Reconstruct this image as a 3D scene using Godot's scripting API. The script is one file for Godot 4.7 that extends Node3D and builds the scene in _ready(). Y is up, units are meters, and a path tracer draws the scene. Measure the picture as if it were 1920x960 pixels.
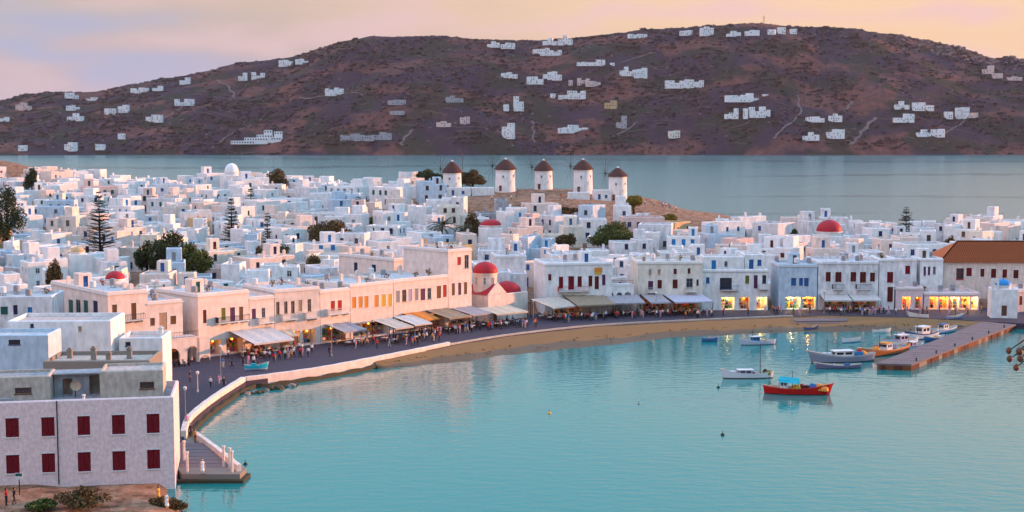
extends Node3D
# A harbour town at sunset: bay, seawall, waterfront houses, white town, windmills on a rise, and a hill across the water.
# Units are metres; the eye stands on a hillside 40 m above the sea and looks along -z.

const SUN_AZ := 73.0
const SUN_EL := 7.0
const EXPOSURE := 1.68
var SHORE := [Vector2(-28.0, 100.0), Vector2(-32.5, 130.0), Vector2(-35.5, 146.0), Vector2(-37.8, 151.5), Vector2(-38.6, 157.0), Vector2(-42.0, 174.0), Vector2(-43.5, 186.0), Vector2(-43.3, 200.0), Vector2(-42.0, 216.0), Vector2(-39.0, 219.0), Vector2(-31.5, 226.0), Vector2(-23.8, 236.0), Vector2(-15.5, 247.5), Vector2(-10.9, 254.0), Vector2(0.0, 266.0), Vector2(17.0, 279.0), Vector2(38.0, 287.0), Vector2(54.0, 292.0), Vector2(68.0, 296.0), Vector2(84.0, 293.0), Vector2(98.0, 287.0), Vector2(112.0, 280.0), Vector2(160.0, 268.0), Vector2(300.0, 235.0)]
const RISE := [[-97.8, 265, 4], [-121.8, 330, 5], [-147.7, 400, 7.5], [-173.5, 470, 11.5], [-195.7, 530, 16.5], [-214.2, 580, 20], [-236.3, 640, 8], [-258.5, 700, -3], [-128.4, 265, 4], [-159.9, 330, 6], [-193.8, 400, 9], [-227.8, 470, 14], [-261.7, 540, 20], [-290.8, 600, 24], [-329.5, 680, 10], [-368.3, 760, -3], [-46.4, 262, 3], [-58.4, 330, 4.5], [-70.8, 400, 7], [-83.2, 470, 11], [-93.8, 530, 15.5], [-101.7, 575, 18], [-113.2, 640, 5], [-123.8, 700, -3], [-12.7, 300, 3], [-14.8, 350, 4.5], [-16.9, 400, 7], [-18.6, 440, 12], [-20.3, 480, 18], [-21.8, 515, 20], [-23.7, 560, 8], [-25.4, 600, -3], [0, 310, 3], [0, 350, 4.5], [0, 400, 7.5], [0, 430, 13.5], [0, 470, 18.5], [0, 510, 20.5], [0, 560, 8], [0, 600, -3], [11.9, 310, 2.5], [13.8, 360, 4], [15.4, 400, 8], [16.5, 430, 13.5], [18.1, 470, 18.5], [19.4, 505, 20.8], [20.4, 530, 19], [21.9, 570, 2], [23.1, 600, -3], [38, 430, 12], [41.6, 470, 17], [44.7, 505, 18.5], [47.8, 540, 10], [51.3, 580, -3], [41.8, 320, 2.5], [48.4, 370, 4.5], [54.9, 420, 8], [59.5, 455, 12.5], [63.4, 485, 13.5], [68, 520, 5], [73.2, 560, -3], [59.1, 320, 2.3], [70.2, 380, 5], [79.4, 430, 7.5], [85.3, 462, 10], [92.3, 500, 2], [99.7, 540, -3], [78.8, 320, 2.3], [91.1, 370, 5], [103.4, 420, 7], [110.8, 450, 6], [118.2, 480, 2], [128, 520, -3], [115.7, 320, 2.3], [133.8, 370, 6], [151.8, 420, 8], [162.7, 450, 7], [177.2, 490, 1], [191.6, 530, -3], [164.9, 320, 2.3], [190.7, 370, 6], [216.5, 420, 8], [231.9, 450, 7], [252.5, 490, 1], [273.2, 530, -3], [-57.1, 140, 1.2], [-65.2, 160, 1.2], [-73.4, 180, 3], [-83.6, 205, 3.5], [-93.8, 230, 3.5], [-42.4, 145, 1.2], [-48.2, 165, 1.2], [-54.1, 185, 1.5], [-62.8, 215, 2.5], [-235.4, 612, 30], [-348.9, 720, -14], [-387.7, 800, -14], [-265.8, 720, -14], [-295.4, 800, -14], [-182.8, 720, -14], [-203.1, 800, -14], [-99.7, 720, -14], [-110.8, 800, -14], [-27.1, 640, -14], [-30.5, 720, -14], [-33.8, 800, -14], [24.6, 640, -14], [27.7, 720, -14], [30.8, 800, -14], [83.7, 640, -14], [94.2, 720, -14], [104.6, 800, -14], [157.5, 640, -14], [177.2, 720, -14], [196.9, 800, -14], [231.4, 640, -14], [260.3, 720, -14], [289.2, 800, -14], [329.8, 640, -14], [371.1, 720, -14], [412.3, 800, -14]]
const RIDGE := [[-1796.9, 85.5], [-1489.2, 104], [-1181.5, 116.3], [-1132.3, 128.6], [-1058.5, 137.2], [-935.4, 137.2], [-880, 147.1], [-812.3, 163.1], [-689.2, 186.5], [-640, 200], [-492.3, 223.4], [-393.8, 246.8], [-320, 261.5], [-246.2, 262.8], [-73.8, 257.8], [49.2, 254.2], [147.7, 260.3], [246.2, 268.9], [332.3, 281.2], [418.5, 287.4], [566.2, 289.8], [664.6, 284.9], [787.7, 276.3], [886.2, 267.7], [984.6, 251.7], [1058.5, 230.8], [1107.7, 211.1], [1144.6, 217.2], [1181.5, 204.9], [1403.1, 165.5], [1649.2, 116.3]]
const RIDGE_MAST := [565.2, 3146.0]
const VILLA := [-508.2, 2762.0]
const BUILDINGS := [
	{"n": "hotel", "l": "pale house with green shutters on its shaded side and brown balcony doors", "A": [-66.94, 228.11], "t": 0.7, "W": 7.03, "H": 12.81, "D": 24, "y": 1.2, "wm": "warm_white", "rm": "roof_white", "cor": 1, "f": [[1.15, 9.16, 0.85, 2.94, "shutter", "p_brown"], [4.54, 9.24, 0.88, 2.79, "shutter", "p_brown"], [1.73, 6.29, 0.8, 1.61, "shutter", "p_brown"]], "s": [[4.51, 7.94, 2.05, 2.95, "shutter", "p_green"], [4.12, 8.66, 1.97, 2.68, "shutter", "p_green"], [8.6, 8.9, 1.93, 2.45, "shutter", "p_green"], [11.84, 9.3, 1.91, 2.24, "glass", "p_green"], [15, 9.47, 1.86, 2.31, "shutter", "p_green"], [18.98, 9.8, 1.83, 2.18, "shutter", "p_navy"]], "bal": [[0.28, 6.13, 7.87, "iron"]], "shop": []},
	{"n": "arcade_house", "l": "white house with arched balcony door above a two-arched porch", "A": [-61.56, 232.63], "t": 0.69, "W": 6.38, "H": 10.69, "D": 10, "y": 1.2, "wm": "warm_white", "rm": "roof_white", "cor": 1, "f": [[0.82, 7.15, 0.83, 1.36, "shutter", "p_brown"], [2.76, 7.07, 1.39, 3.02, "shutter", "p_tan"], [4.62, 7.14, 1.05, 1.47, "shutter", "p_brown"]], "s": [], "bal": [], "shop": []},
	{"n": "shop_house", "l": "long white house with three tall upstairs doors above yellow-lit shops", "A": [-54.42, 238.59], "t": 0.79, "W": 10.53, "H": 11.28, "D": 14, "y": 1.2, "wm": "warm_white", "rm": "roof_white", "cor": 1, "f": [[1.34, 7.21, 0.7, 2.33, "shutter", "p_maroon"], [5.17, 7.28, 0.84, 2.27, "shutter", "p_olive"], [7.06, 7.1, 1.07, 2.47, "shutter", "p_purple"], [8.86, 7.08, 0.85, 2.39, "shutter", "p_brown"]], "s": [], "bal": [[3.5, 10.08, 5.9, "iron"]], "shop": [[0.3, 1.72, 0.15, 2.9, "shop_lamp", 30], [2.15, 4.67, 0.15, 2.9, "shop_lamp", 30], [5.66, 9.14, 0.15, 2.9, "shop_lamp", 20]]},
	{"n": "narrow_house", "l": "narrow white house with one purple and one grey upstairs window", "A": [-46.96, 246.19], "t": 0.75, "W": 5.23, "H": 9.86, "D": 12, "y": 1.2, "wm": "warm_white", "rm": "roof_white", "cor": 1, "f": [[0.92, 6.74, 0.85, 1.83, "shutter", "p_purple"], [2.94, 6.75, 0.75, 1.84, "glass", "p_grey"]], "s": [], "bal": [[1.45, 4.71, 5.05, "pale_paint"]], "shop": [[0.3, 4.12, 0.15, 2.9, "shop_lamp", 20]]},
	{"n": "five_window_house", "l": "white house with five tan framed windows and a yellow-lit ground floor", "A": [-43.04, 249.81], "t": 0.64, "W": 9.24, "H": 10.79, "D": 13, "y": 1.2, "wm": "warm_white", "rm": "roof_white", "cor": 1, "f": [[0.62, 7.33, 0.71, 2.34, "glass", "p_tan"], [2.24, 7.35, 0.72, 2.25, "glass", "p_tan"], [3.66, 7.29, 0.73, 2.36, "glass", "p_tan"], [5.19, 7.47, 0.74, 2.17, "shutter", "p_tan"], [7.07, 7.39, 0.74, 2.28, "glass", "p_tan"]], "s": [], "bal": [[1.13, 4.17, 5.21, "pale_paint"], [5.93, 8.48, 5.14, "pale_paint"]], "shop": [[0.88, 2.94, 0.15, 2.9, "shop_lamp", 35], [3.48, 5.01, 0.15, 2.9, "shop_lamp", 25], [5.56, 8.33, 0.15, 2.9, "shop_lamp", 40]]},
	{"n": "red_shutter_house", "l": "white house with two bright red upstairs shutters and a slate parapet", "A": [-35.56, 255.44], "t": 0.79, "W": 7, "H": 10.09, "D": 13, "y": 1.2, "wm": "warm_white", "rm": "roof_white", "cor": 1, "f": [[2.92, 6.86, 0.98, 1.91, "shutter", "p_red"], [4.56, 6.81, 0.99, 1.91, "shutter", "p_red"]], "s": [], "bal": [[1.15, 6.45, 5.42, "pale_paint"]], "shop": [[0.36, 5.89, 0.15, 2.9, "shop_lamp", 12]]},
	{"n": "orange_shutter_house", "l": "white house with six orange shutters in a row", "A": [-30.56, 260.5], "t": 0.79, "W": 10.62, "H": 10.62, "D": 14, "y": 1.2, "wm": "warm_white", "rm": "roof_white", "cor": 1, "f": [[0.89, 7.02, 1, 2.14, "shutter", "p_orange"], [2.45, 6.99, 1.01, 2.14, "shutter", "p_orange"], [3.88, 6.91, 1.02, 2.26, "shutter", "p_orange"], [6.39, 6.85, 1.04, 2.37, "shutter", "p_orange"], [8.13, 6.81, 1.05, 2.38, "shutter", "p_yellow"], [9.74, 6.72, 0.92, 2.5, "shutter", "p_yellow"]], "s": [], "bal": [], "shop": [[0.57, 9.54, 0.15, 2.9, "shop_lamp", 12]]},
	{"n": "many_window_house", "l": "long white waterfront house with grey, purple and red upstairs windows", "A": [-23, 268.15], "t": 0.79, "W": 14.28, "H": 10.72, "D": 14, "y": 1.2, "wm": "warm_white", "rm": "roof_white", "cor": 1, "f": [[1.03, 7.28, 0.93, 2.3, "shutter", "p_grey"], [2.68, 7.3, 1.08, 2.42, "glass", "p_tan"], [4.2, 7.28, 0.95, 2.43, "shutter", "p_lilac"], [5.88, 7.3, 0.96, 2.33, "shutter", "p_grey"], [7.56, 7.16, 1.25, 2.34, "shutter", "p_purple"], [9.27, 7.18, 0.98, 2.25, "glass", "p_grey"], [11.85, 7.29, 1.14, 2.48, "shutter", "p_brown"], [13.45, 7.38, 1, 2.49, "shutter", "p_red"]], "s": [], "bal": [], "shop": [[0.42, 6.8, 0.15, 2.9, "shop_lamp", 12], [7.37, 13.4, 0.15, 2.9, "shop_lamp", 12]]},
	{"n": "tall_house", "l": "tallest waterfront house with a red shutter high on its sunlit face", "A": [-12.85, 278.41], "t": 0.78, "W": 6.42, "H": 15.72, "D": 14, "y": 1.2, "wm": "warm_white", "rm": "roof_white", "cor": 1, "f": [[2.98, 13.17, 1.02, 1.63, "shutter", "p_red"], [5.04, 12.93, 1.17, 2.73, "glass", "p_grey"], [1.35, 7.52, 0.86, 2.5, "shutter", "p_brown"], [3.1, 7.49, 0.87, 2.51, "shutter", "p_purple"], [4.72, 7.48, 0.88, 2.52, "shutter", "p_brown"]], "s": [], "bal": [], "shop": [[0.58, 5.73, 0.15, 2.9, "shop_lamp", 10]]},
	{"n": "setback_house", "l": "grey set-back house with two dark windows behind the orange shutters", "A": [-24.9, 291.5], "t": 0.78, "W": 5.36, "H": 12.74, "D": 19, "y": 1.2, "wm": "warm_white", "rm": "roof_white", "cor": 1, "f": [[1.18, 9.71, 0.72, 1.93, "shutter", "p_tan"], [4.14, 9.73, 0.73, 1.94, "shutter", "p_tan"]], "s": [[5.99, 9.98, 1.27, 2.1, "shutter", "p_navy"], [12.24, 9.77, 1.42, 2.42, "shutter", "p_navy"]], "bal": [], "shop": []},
	{"n": "grey_house", "l": "plain grey-white house standing behind the red-domed chapel", "A": [-3.6, 312], "t": 0.15, "W": 6.6, "H": 11.63, "D": 9, "y": 1.2, "wm": "white_b", "rm": "roof_white", "cor": 1, "f": [[3.03, 6.25, 0.61, 1.82, "shutter", "p_grey"]], "s": [], "bal": [], "shop": []},
	{"n": "red_door_house", "l": "white house with six tall dark red upstairs doors and an orange sign", "A": [7.06, 296.09], "t": 0.2, "W": 14.86, "H": 11.33, "D": 11, "y": 1.2, "wm": "white", "rm": "roof_white", "cor": 1, "f": [[1.09, 8.22, 0.71, 1.38, "shutter", "p_maroon"], [3.57, 7.01, 0.95, 2.54, "shutter", "p_crimson"], [5.82, 6.91, 1.31, 2.89, "shutter", "p_crimson"], [7.71, 7.15, 0.96, 2.31, "shutter", "p_maroon"], [10.09, 7.22, 0.84, 2.32, "shutter", "p_maroon"], [11.52, 6.84, 0.97, 2.79, "shutter", "p_maroon"], [13.07, 7.39, 0.73, 2.32, "shutter", "p_purple"]], "s": [], "bal": [[2.87, 9.74, 5.22, "p_red"]], "shop": [[2.19, 8.11, 0.15, 2.9, "shop_lamp", 8]], "up": []},
	{"n": "cream_house", "l": "cream house with two rows of windows and two small stone balconies", "A": [27.55, 302.27], "t": 0.05, "W": 14.34, "H": 11.09, "D": 12, "y": 1.2, "wm": "cream", "rm": "roof_white", "cor": 1, "f": [[2.72, 8.7, 0.6, 1.29, "shutter", "p_tan"], [4.72, 8.75, 0.6, 1.17, "shutter", "p_tan"], [8.25, 8.85, 0.72, 1.18, "shutter", "p_maroon"], [11.32, 8.95, 0.6, 1.18, "shutter", "p_maroon"], [2.86, 5.82, 1.08, 1.88, "shutter", "p_purple"], [4.86, 6.05, 0.96, 1.88, "shutter", "p_maroon"], [8.28, 6.09, 1.08, 2, "shutter", "p_maroon"], [11.46, 6.25, 1.44, 2.12, "glass", "p_grey"], [13.23, 6.36, 0.5, 1.41, "shutter", "p_navy"]], "s": [], "bal": [[1.93, 4.05, 4.41, "pale_paint"], [10.42, 13.02, 4.48, "pale_paint"]], "shop": [[1.18, 6.5, 0.15, 2.9, "shop_lamp", 6], [7.91, 13, 0.15, 2.9, "shop_lamp", 6]]},
	{"n": "blue_door_house", "l": "white house with navy balcony and bright blue roof-terrace doors", "A": [41.88, 305], "t": 0, "W": 14.77, "H": 9.1, "D": 11, "y": 1.2, "wm": "white", "rm": "roof_white", "cor": 1, "f": [[1.41, 6.61, 0.73, 1.42, "shutter", "p_blue"], [5.42, 5.96, 2.63, 2.49, "glass", "p_navy"], [10.13, 6.79, 0.85, 1.78, "shutter", "p_olive"], [12.02, 6.31, 0.87, 2.96, "shutter", "p_purple"], [13.9, 6.9, 0.85, 1.78, "glass", "p_navy"]], "s": [], "bal": [[4.14, 8.16, 4.59, "p_navy"], [12.64, 14.72, 4.83, "pale_paint"]], "shop": [[4.5, 7.34, 0.15, 2.9, "white_lamp", 45], [8.41, 10.77, 0.15, 2.9, "shop_lamp", 12], [12.31, 14.47, 0.15, 2.9, "white_lamp", 40]], "up": [[0.6, 9.6, 1.4, 8, 2.7, "white", [[2.9, 0.85, 1, 2, "shutter", "p_bright_blue"], [5.6, 1.1, 0.7, 1.1, "glass", "p_grey"]]], [9.9, 14.3, 2.4, 9, 3.1, "white", [[11.4, 0.9, 1, 2.1, "shutter", "p_blue"], [13.2, 1.2, 0.9, 1.4, "shutter", "p_blue"]]]]},
	{"n": "blue_window_house", "l": "pale blue house with two blue windows above a brightly lit shop", "A": [59.11, 305.56], "t": 0, "W": 8.5, "H": 10.23, "D": 10, "y": 1.2, "wm": "pale_blue", "rm": "roof_white", "cor": 1, "f": [[3.28, 6.25, 1.1, 1.78, "shutter", "p_blue"], [4.93, 6.25, 0.86, 1.78, "shutter", "p_blue"], [6.12, 6.19, 0.98, 1.9, "shutter", "p_blue"]], "s": [], "bal": [], "shop": [[1.58, 4.89, 0.15, 2.9, "white_lamp", 90], [5.37, 8.2, 0.15, 2.9, "shop_lamp", 70]]},
	{"n": "five_shutter_house", "l": "grey-white house with five rust-red shutters above pale awnings", "A": [67.85, 305.72], "t": 0, "W": 13.35, "H": 10.81, "D": 13, "y": 1.2, "wm": "white_b", "rm": "roof_white", "cor": 1, "f": [[2.24, 7.36, 1.11, 2.14, "shutter", "p_maroon"], [4.49, 7.3, 1.35, 2.26, "shutter", "p_maroon"], [7.8, 7.36, 1.23, 2.14, "shutter", "p_maroon"], [9.93, 7.24, 1.35, 2.38, "shutter", "p_maroon"], [12.05, 7.3, 1.11, 2.02, "shutter", "p_maroon"]], "s": [], "bal": [[3.12, 5.72, 4.75, "iron"], [8.33, 11.64, 4.75, "iron"]], "shop": [[1.53, 6.87, 0.15, 2.9, "shop_lamp", 5], [7.82, 13.04, 0.15, 2.9, "shop_lamp", 5]]},
	{"n": "red_gate_house", "l": "narrow white house with crimson upstairs door beside the five shutters", "A": [81.44, 305.97], "t": -0.02, "W": 3.4, "H": 11.38, "D": 9, "y": 1.2, "wm": "white", "rm": "roof_white", "cor": 1, "f": [[2.42, 7.22, 1.35, 2.38, "shutter", "p_crimson"], [2.51, 3.41, 1.26, 3.34, "shutter", "p_maroon"]], "s": [], "bal": [], "shop": []},
	{"n": "lilac_shop", "l": "low lilac shop with an amber doorway at the beach end", "A": [85.19, 305.92], "t": -0.02, "W": 6.06, "H": 5.09, "D": 7, "y": 1.2, "wm": "mauve_wall", "rm": "roof_white", "cor": 1, "f": [], "s": [], "bal": [], "shop": [[1.44, 3.32, 0.15, 2.9, "shop_lamp", 35], [4.27, 5.76, 0.15, 2.9, "shop_lamp", 8]]},
	{"n": "lit_bazaar", "l": "long low shop with a row of brightly lit golden windows", "A": [91.48, 305.71], "t": -0.03, "W": 12.09, "H": 3.94, "D": 8, "y": 1.2, "wm": "mauve_wall", "rm": "roof_white", "cor": 1, "f": [], "s": [], "bal": [], "shop": [[1.13, 3.01, 0.15, 2.9, "shop_lamp", 40], [3.37, 5.36, 0.15, 2.9, "shop_lamp", 60], [5.72, 7.71, 0.15, 2.9, "white_lamp", 60], [8.06, 10.06, 0.15, 2.9, "shop_lamp", 70], [10.41, 11.79, 0.15, 2.9, "white_lamp", 60]]},
	{"n": "tile_roof_house", "l": "long house with a big red tiled roof and six red windows", "A": [98.6, 317], "t": -0.03, "W": 30, "H": 9.57, "D": 14, "y": 1.2, "wm": "warm_white", "rm": "roof_white", "cor": 0, "f": [[4.29, 6.89, 1.77, 2.58, "glass", "p_red"], [6.34, 7.33, 1.27, 1.97, "shutter", "p_crimson"], [9.37, 7.16, 0.9, 1.85, "shutter", "p_maroon"], [11.92, 7.04, 1.15, 2.09, "shutter", "p_maroon"], [14.47, 6.99, 1.03, 1.97, "shutter", "p_crimson"], [17.01, 6.87, 1.15, 1.97, "shutter", "p_maroon"]], "s": [], "bal": [], "shop": []},
	{"n": "small_terrace_house", "l": "small lilac house with a raspberry door above the lilac shop", "A": [87.3, 314.5], "t": 0.05, "W": 5, "H": 10.72, "D": 7, "y": 1.2, "wm": "white_b", "rm": "roof_white", "cor": 1, "f": [[2.92, 8.03, 1.16, 1.95, "shutter", "p_crimson"]], "s": [], "bal": [], "shop": []},
	{"n": "slit_window_house", "l": "small white house with three slit windows beside the tiled roof", "A": [93.2, 315], "t": 0.03, "W": 5.2, "H": 10.68, "D": 7, "y": 1.2, "wm": "white", "rm": "roof_white", "cor": 1, "f": [[1.03, 7.69, 0.55, 2.08, "shutter", "p_purple"], [2.02, 7.75, 0.54, 1.96, "shutter", "p_purple"], [3.24, 7.87, 0.66, 1.71, "glass", "p_grey"]], "s": [], "bal": [], "shop": []},
	{"n": "rose_house", "l": "sunlit pink house at the very edge beside the blue-domed chapel", "A": [110.5, 301], "t": 0.5, "W": 12, "H": 5.04, "D": 8, "y": 1.2, "wm": "rose", "rm": "roof_white", "cor": 1, "f": [[0.97, 2.58, 0.92, 2, "shutter", "p_maroon"]], "s": [], "bal": [], "shop": []},
	{"n": "red_shuttered_house", "l": "big pale mauve house with ten crimson shutters at the water's edge", "A": [-65.6, 149.2], "t": 0.18, "W": 27.9, "H": 11.4, "D": 10.5, "y": -0.8, "wm": "mauve_wall", "rm": "roof_grey", "cor": 0, "f": [[6.71, 8.63, 1.38, 2.14, "shutter", "p_crimson"], [6.63, 4.52, 1.38, 2.15, "shutter", "p_crimson"], [10.51, 8.49, 1.4, 2.15, "shutter", "p_crimson"], [14.3, 8.46, 1.41, 2.16, "shutter", "p_crimson"], [18.12, 8.44, 1.37, 2.17, "shutter", "p_crimson"], [21.86, 8.42, 1.39, 2.18, "shutter", "p_crimson"], [25.63, 8.4, 1.41, 2.19, "shutter", "p_crimson"], [10.45, 4.38, 1.4, 2.1, "shutter", "p_crimson"], [14.24, 4.37, 1.42, 2.17, "shutter", "p_crimson"], [18.07, 4.33, 1.38, 2.18, "shutter", "p_crimson"], [21.82, 4.29, 1.39, 2.19, "shutter", "p_crimson"], [25.6, 4.31, 1.41, 2.2, "shutter", "p_crimson"]], "s": [], "bal": [], "shop": [], "par": 0.8},
	{"n": "old_stone_house", "l": "derelict stone house with a weathered flat roof above the mauve house", "A": [-58.8, 172], "t": 0.06, "W": 13.2, "H": 10.69, "D": 8, "y": 1, "wm": "rubble", "rm": "old_plaster", "cor": 0, "f": [], "s": [], "bal": [], "shop": []},
	{"n": "terrace_house", "l": "broad white house with a bare terrace wall below the green shutters", "A": [-72, 196], "t": 0.05, "W": 14.6, "H": 12.01, "D": 9, "y": 1.5, "wm": "white", "rm": "roof_pink", "cor": 0, "f": [[3.54, 11.33, 0.51, 0.54, "glass", "p_navy"], [10.27, 10.78, 0.51, 0.77, "shutter", "p_tan"]], "s": [], "bal": [], "shop": []},
	{"n": "low_terrace_house", "l": "low white terrace house between the broad terrace and the arched porch", "A": [-56.8, 198.5], "t": 0.06, "W": 6.2, "H": 9.54, "D": 7, "y": 1.2, "wm": "white", "rm": "roof_pink", "cor": 0, "f": [[1.29, 8.62, 0.74, 0.62, "glass", "p_navy"]], "s": [], "bal": [], "shop": []},
	{"n": "low_blue_house", "l": "low pale blue house with one dark window at the photo edge", "A": [-75.5, 186], "t": 0.05, "W": 12.5, "H": 11.41, "D": 6.5, "y": 1.5, "wm": "pale_blue", "rm": "roof_white", "cor": 0, "f": [[8, 10.42, 1.55, 0.66, "glass", "p_navy"]], "s": [], "bal": [], "shop": []},
	{"n": "dark_shutter_house", "l": "white house with teal windows at the photo edge below the rooftops", "A": [-95, 226], "t": 0.1, "W": 19, "H": 11.37, "D": 9, "y": 2, "wm": "white_b", "rm": "roof_white", "cor": 0, "f": [[11.28, 9.03, 1.15, 1.33, "shutter", "p_green"], [13.08, 9.14, 0.72, 1.6, "shutter", "p_navy"], [15.39, 9.11, 0.74, 0.89, "shutter", "p_bright_blue"]], "s": [], "bal": [], "shop": []},
]
const CHAPELS := [
	{"l": "large chapel with a broad crimson dome on the skyline", "x": 91.69, "d": 400, "w": 9, "dp": 9, "r": 3.69, "drum": 1, "tall": 0.9, "t": 0, "m": "dome_red", "top": 10.97, "plain": true},
	{"l": "small chapel with a dark red dome among the near roofs", "x": -77.1, "d": 268, "w": 5, "dp": 5, "r": 1.86, "drum": 0.3, "tall": 0.8, "t": 0.6, "m": "dome_red", "top": 11.65, "plain": true},
	{"l": "chapel with a flat red dome beside the palm", "x": -6.03, "d": 392, "w": 7, "dp": 7, "r": 3.02, "drum": 0.5, "tall": 0.55, "t": 0.2, "m": "dome_red", "top": 13.77, "plain": true},
	{"l": "little chapel with an orange dome", "x": -101.18, "d": 322, "w": 4, "dp": 4, "r": 1.61, "drum": 0.3, "tall": 0.8, "t": 0.3, "m": "ochre", "top": 12.27, "plain": true, "wm": "white"},
	{"l": "white chapel with a tall white dome at the back of the town", "x": -113.08, "d": 560, "w": 8, "dp": 8, "r": 2.8, "drum": 1.2, "tall": 1.25, "t": 0.4, "m": "white", "top": 23.59, "plain": true},
	{"l": "tiny white chapel with a bright blue dome at the pier", "x": 104.53, "d": 293.5, "w": 5.4, "dp": 5, "r": 1.69, "drum": 0.5, "tall": 0.75, "t": -0.15, "m": "dome_blue", "top": 7.44, "y": 1.2, "bell": true},
]
const CANOPIES := [
	{"l": "big white retractable awning over the nearest shops", "A": [-49.95, 242.86], "t": 0.79, "W": 8.55, "D": 7.5, "yb": 4.2, "yf": 2.7, "m": "canvas_white", "fm": "iron", "k": "big white awning"},
	{"l": "short cream awning beside the yellow-lit doors", "A": [-43.21, 249.5], "t": 0.64, "W": 3.32, "D": 3, "yb": 3.3, "yf": 2.7, "m": "canvas_cream", "fm": "pale_paint", "k": "short cream awning"},
	{"l": "grey awning below the two red shutters", "A": [-34.77, 256.03], "t": 0.79, "W": 5.5, "D": 5.5, "yb": 3.6, "yf": 2.7, "m": "canvas_grey", "fm": "pale_paint", "k": "grey awning"},
	{"l": "first of two pale canopies below the orange shutters", "A": [-26.54, 259.59], "t": 0.79, "W": 4.44, "D": 7, "yb": 4, "yf": 3, "m": "canvas_beige", "fm": "wood", "k": "first pale canopy", "free": true},
	{"l": "second of two pale canopies below the orange shutters", "A": [-22.86, 263.31], "t": 0.79, "W": 4.43, "D": 6.4, "yb": 4.1, "yf": 3.1, "m": "canvas_white", "fm": "wood", "k": "second pale canopy", "free": true},
	{"l": "orange awning between the white canopies and the chapel", "A": [-21.46, 269.49], "t": 0.79, "W": 5.25, "D": 5, "yb": 3.9, "yf": 2.9, "m": "canvas_orange", "fm": "pale_paint", "k": "orange awning"},
	{"l": "brown slatted canopy below the grey and purple windows", "A": [-17.24, 273.69], "t": 0.79, "W": 5.71, "D": 7, "yb": 4, "yf": 3, "m": "canvas_brown", "fm": "wood", "k": "brown slatted canopy"},
	{"l": "grey canopy below the tallest house", "A": [-12.5, 278.47], "t": 0.79, "W": 5.6, "D": 6.5, "yb": 3.8, "yf": 3, "m": "canvas_grey", "fm": "wood", "k": "grey canopy by the tallest house"},
	{"l": "cream canopy in front of the red-domed chapel", "A": [-7.33, 282.11], "t": 0.65, "W": 8.04, "D": 7, "yb": 3.4, "yf": 2.8, "m": "canvas_cream", "fm": "wood", "k": "cream canopy", "free": true},
	{"l": "pale canopy just right of the chapel", "A": [3.84, 291.72], "t": 0.66, "W": 7.6, "D": 7.5, "yb": 4.1, "yf": 2.9, "m": "canvas_beige", "fm": "iron", "k": "pale canopy", "free": true},
	{"l": "long brown canopy below the dark red doors", "A": [10.82, 297.21], "t": 0.34, "W": 8.94, "D": 8.5, "yb": 4.4, "yf": 3, "m": "canvas_brown", "fm": "dark_wood", "k": "long brown canopy", "free": true},
	{"l": "long dark grey canopy below the small arches", "A": [19.93, 300.45], "t": 0.21, "W": 7.23, "D": 7.5, "yb": 4.2, "yf": 3, "m": "canvas_grey", "fm": "iron", "k": "dark grey canopy", "free": true},
	{"l": "green-edged grey canopy below the cream house", "A": [28.06, 302.16], "t": 0.19, "W": 4.47, "D": 8.2, "yb": 4, "yf": 3, "m": "canvas_grey", "fm": "iron", "k": "green-edged canopy", "free": true},
	{"l": "lilac canopy at the right end of the cream house", "A": [33.05, 303.11], "t": 0.19, "W": 8.66, "D": 9, "yb": 3.9, "yf": 3.1, "m": "canvas_lilac", "fm": "iron", "k": "lilac canopy", "free": true},
	{"l": "pale green-white awning below the five shutters", "A": [68.2, 305.58], "t": 0.02, "W": 6.14, "D": 4.5, "yb": 3.5, "yf": 2.7, "m": "canvas_white", "fm": "pale_paint", "k": "pale awning"},
	{"l": "second pale awning below the five shutters", "A": [74.58, 305.69], "t": 0.02, "W": 6.15, "D": 4.5, "yb": 3.5, "yf": 2.7, "m": "canvas_white", "fm": "pale_paint", "k": "second pale awning"},
]
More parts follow.
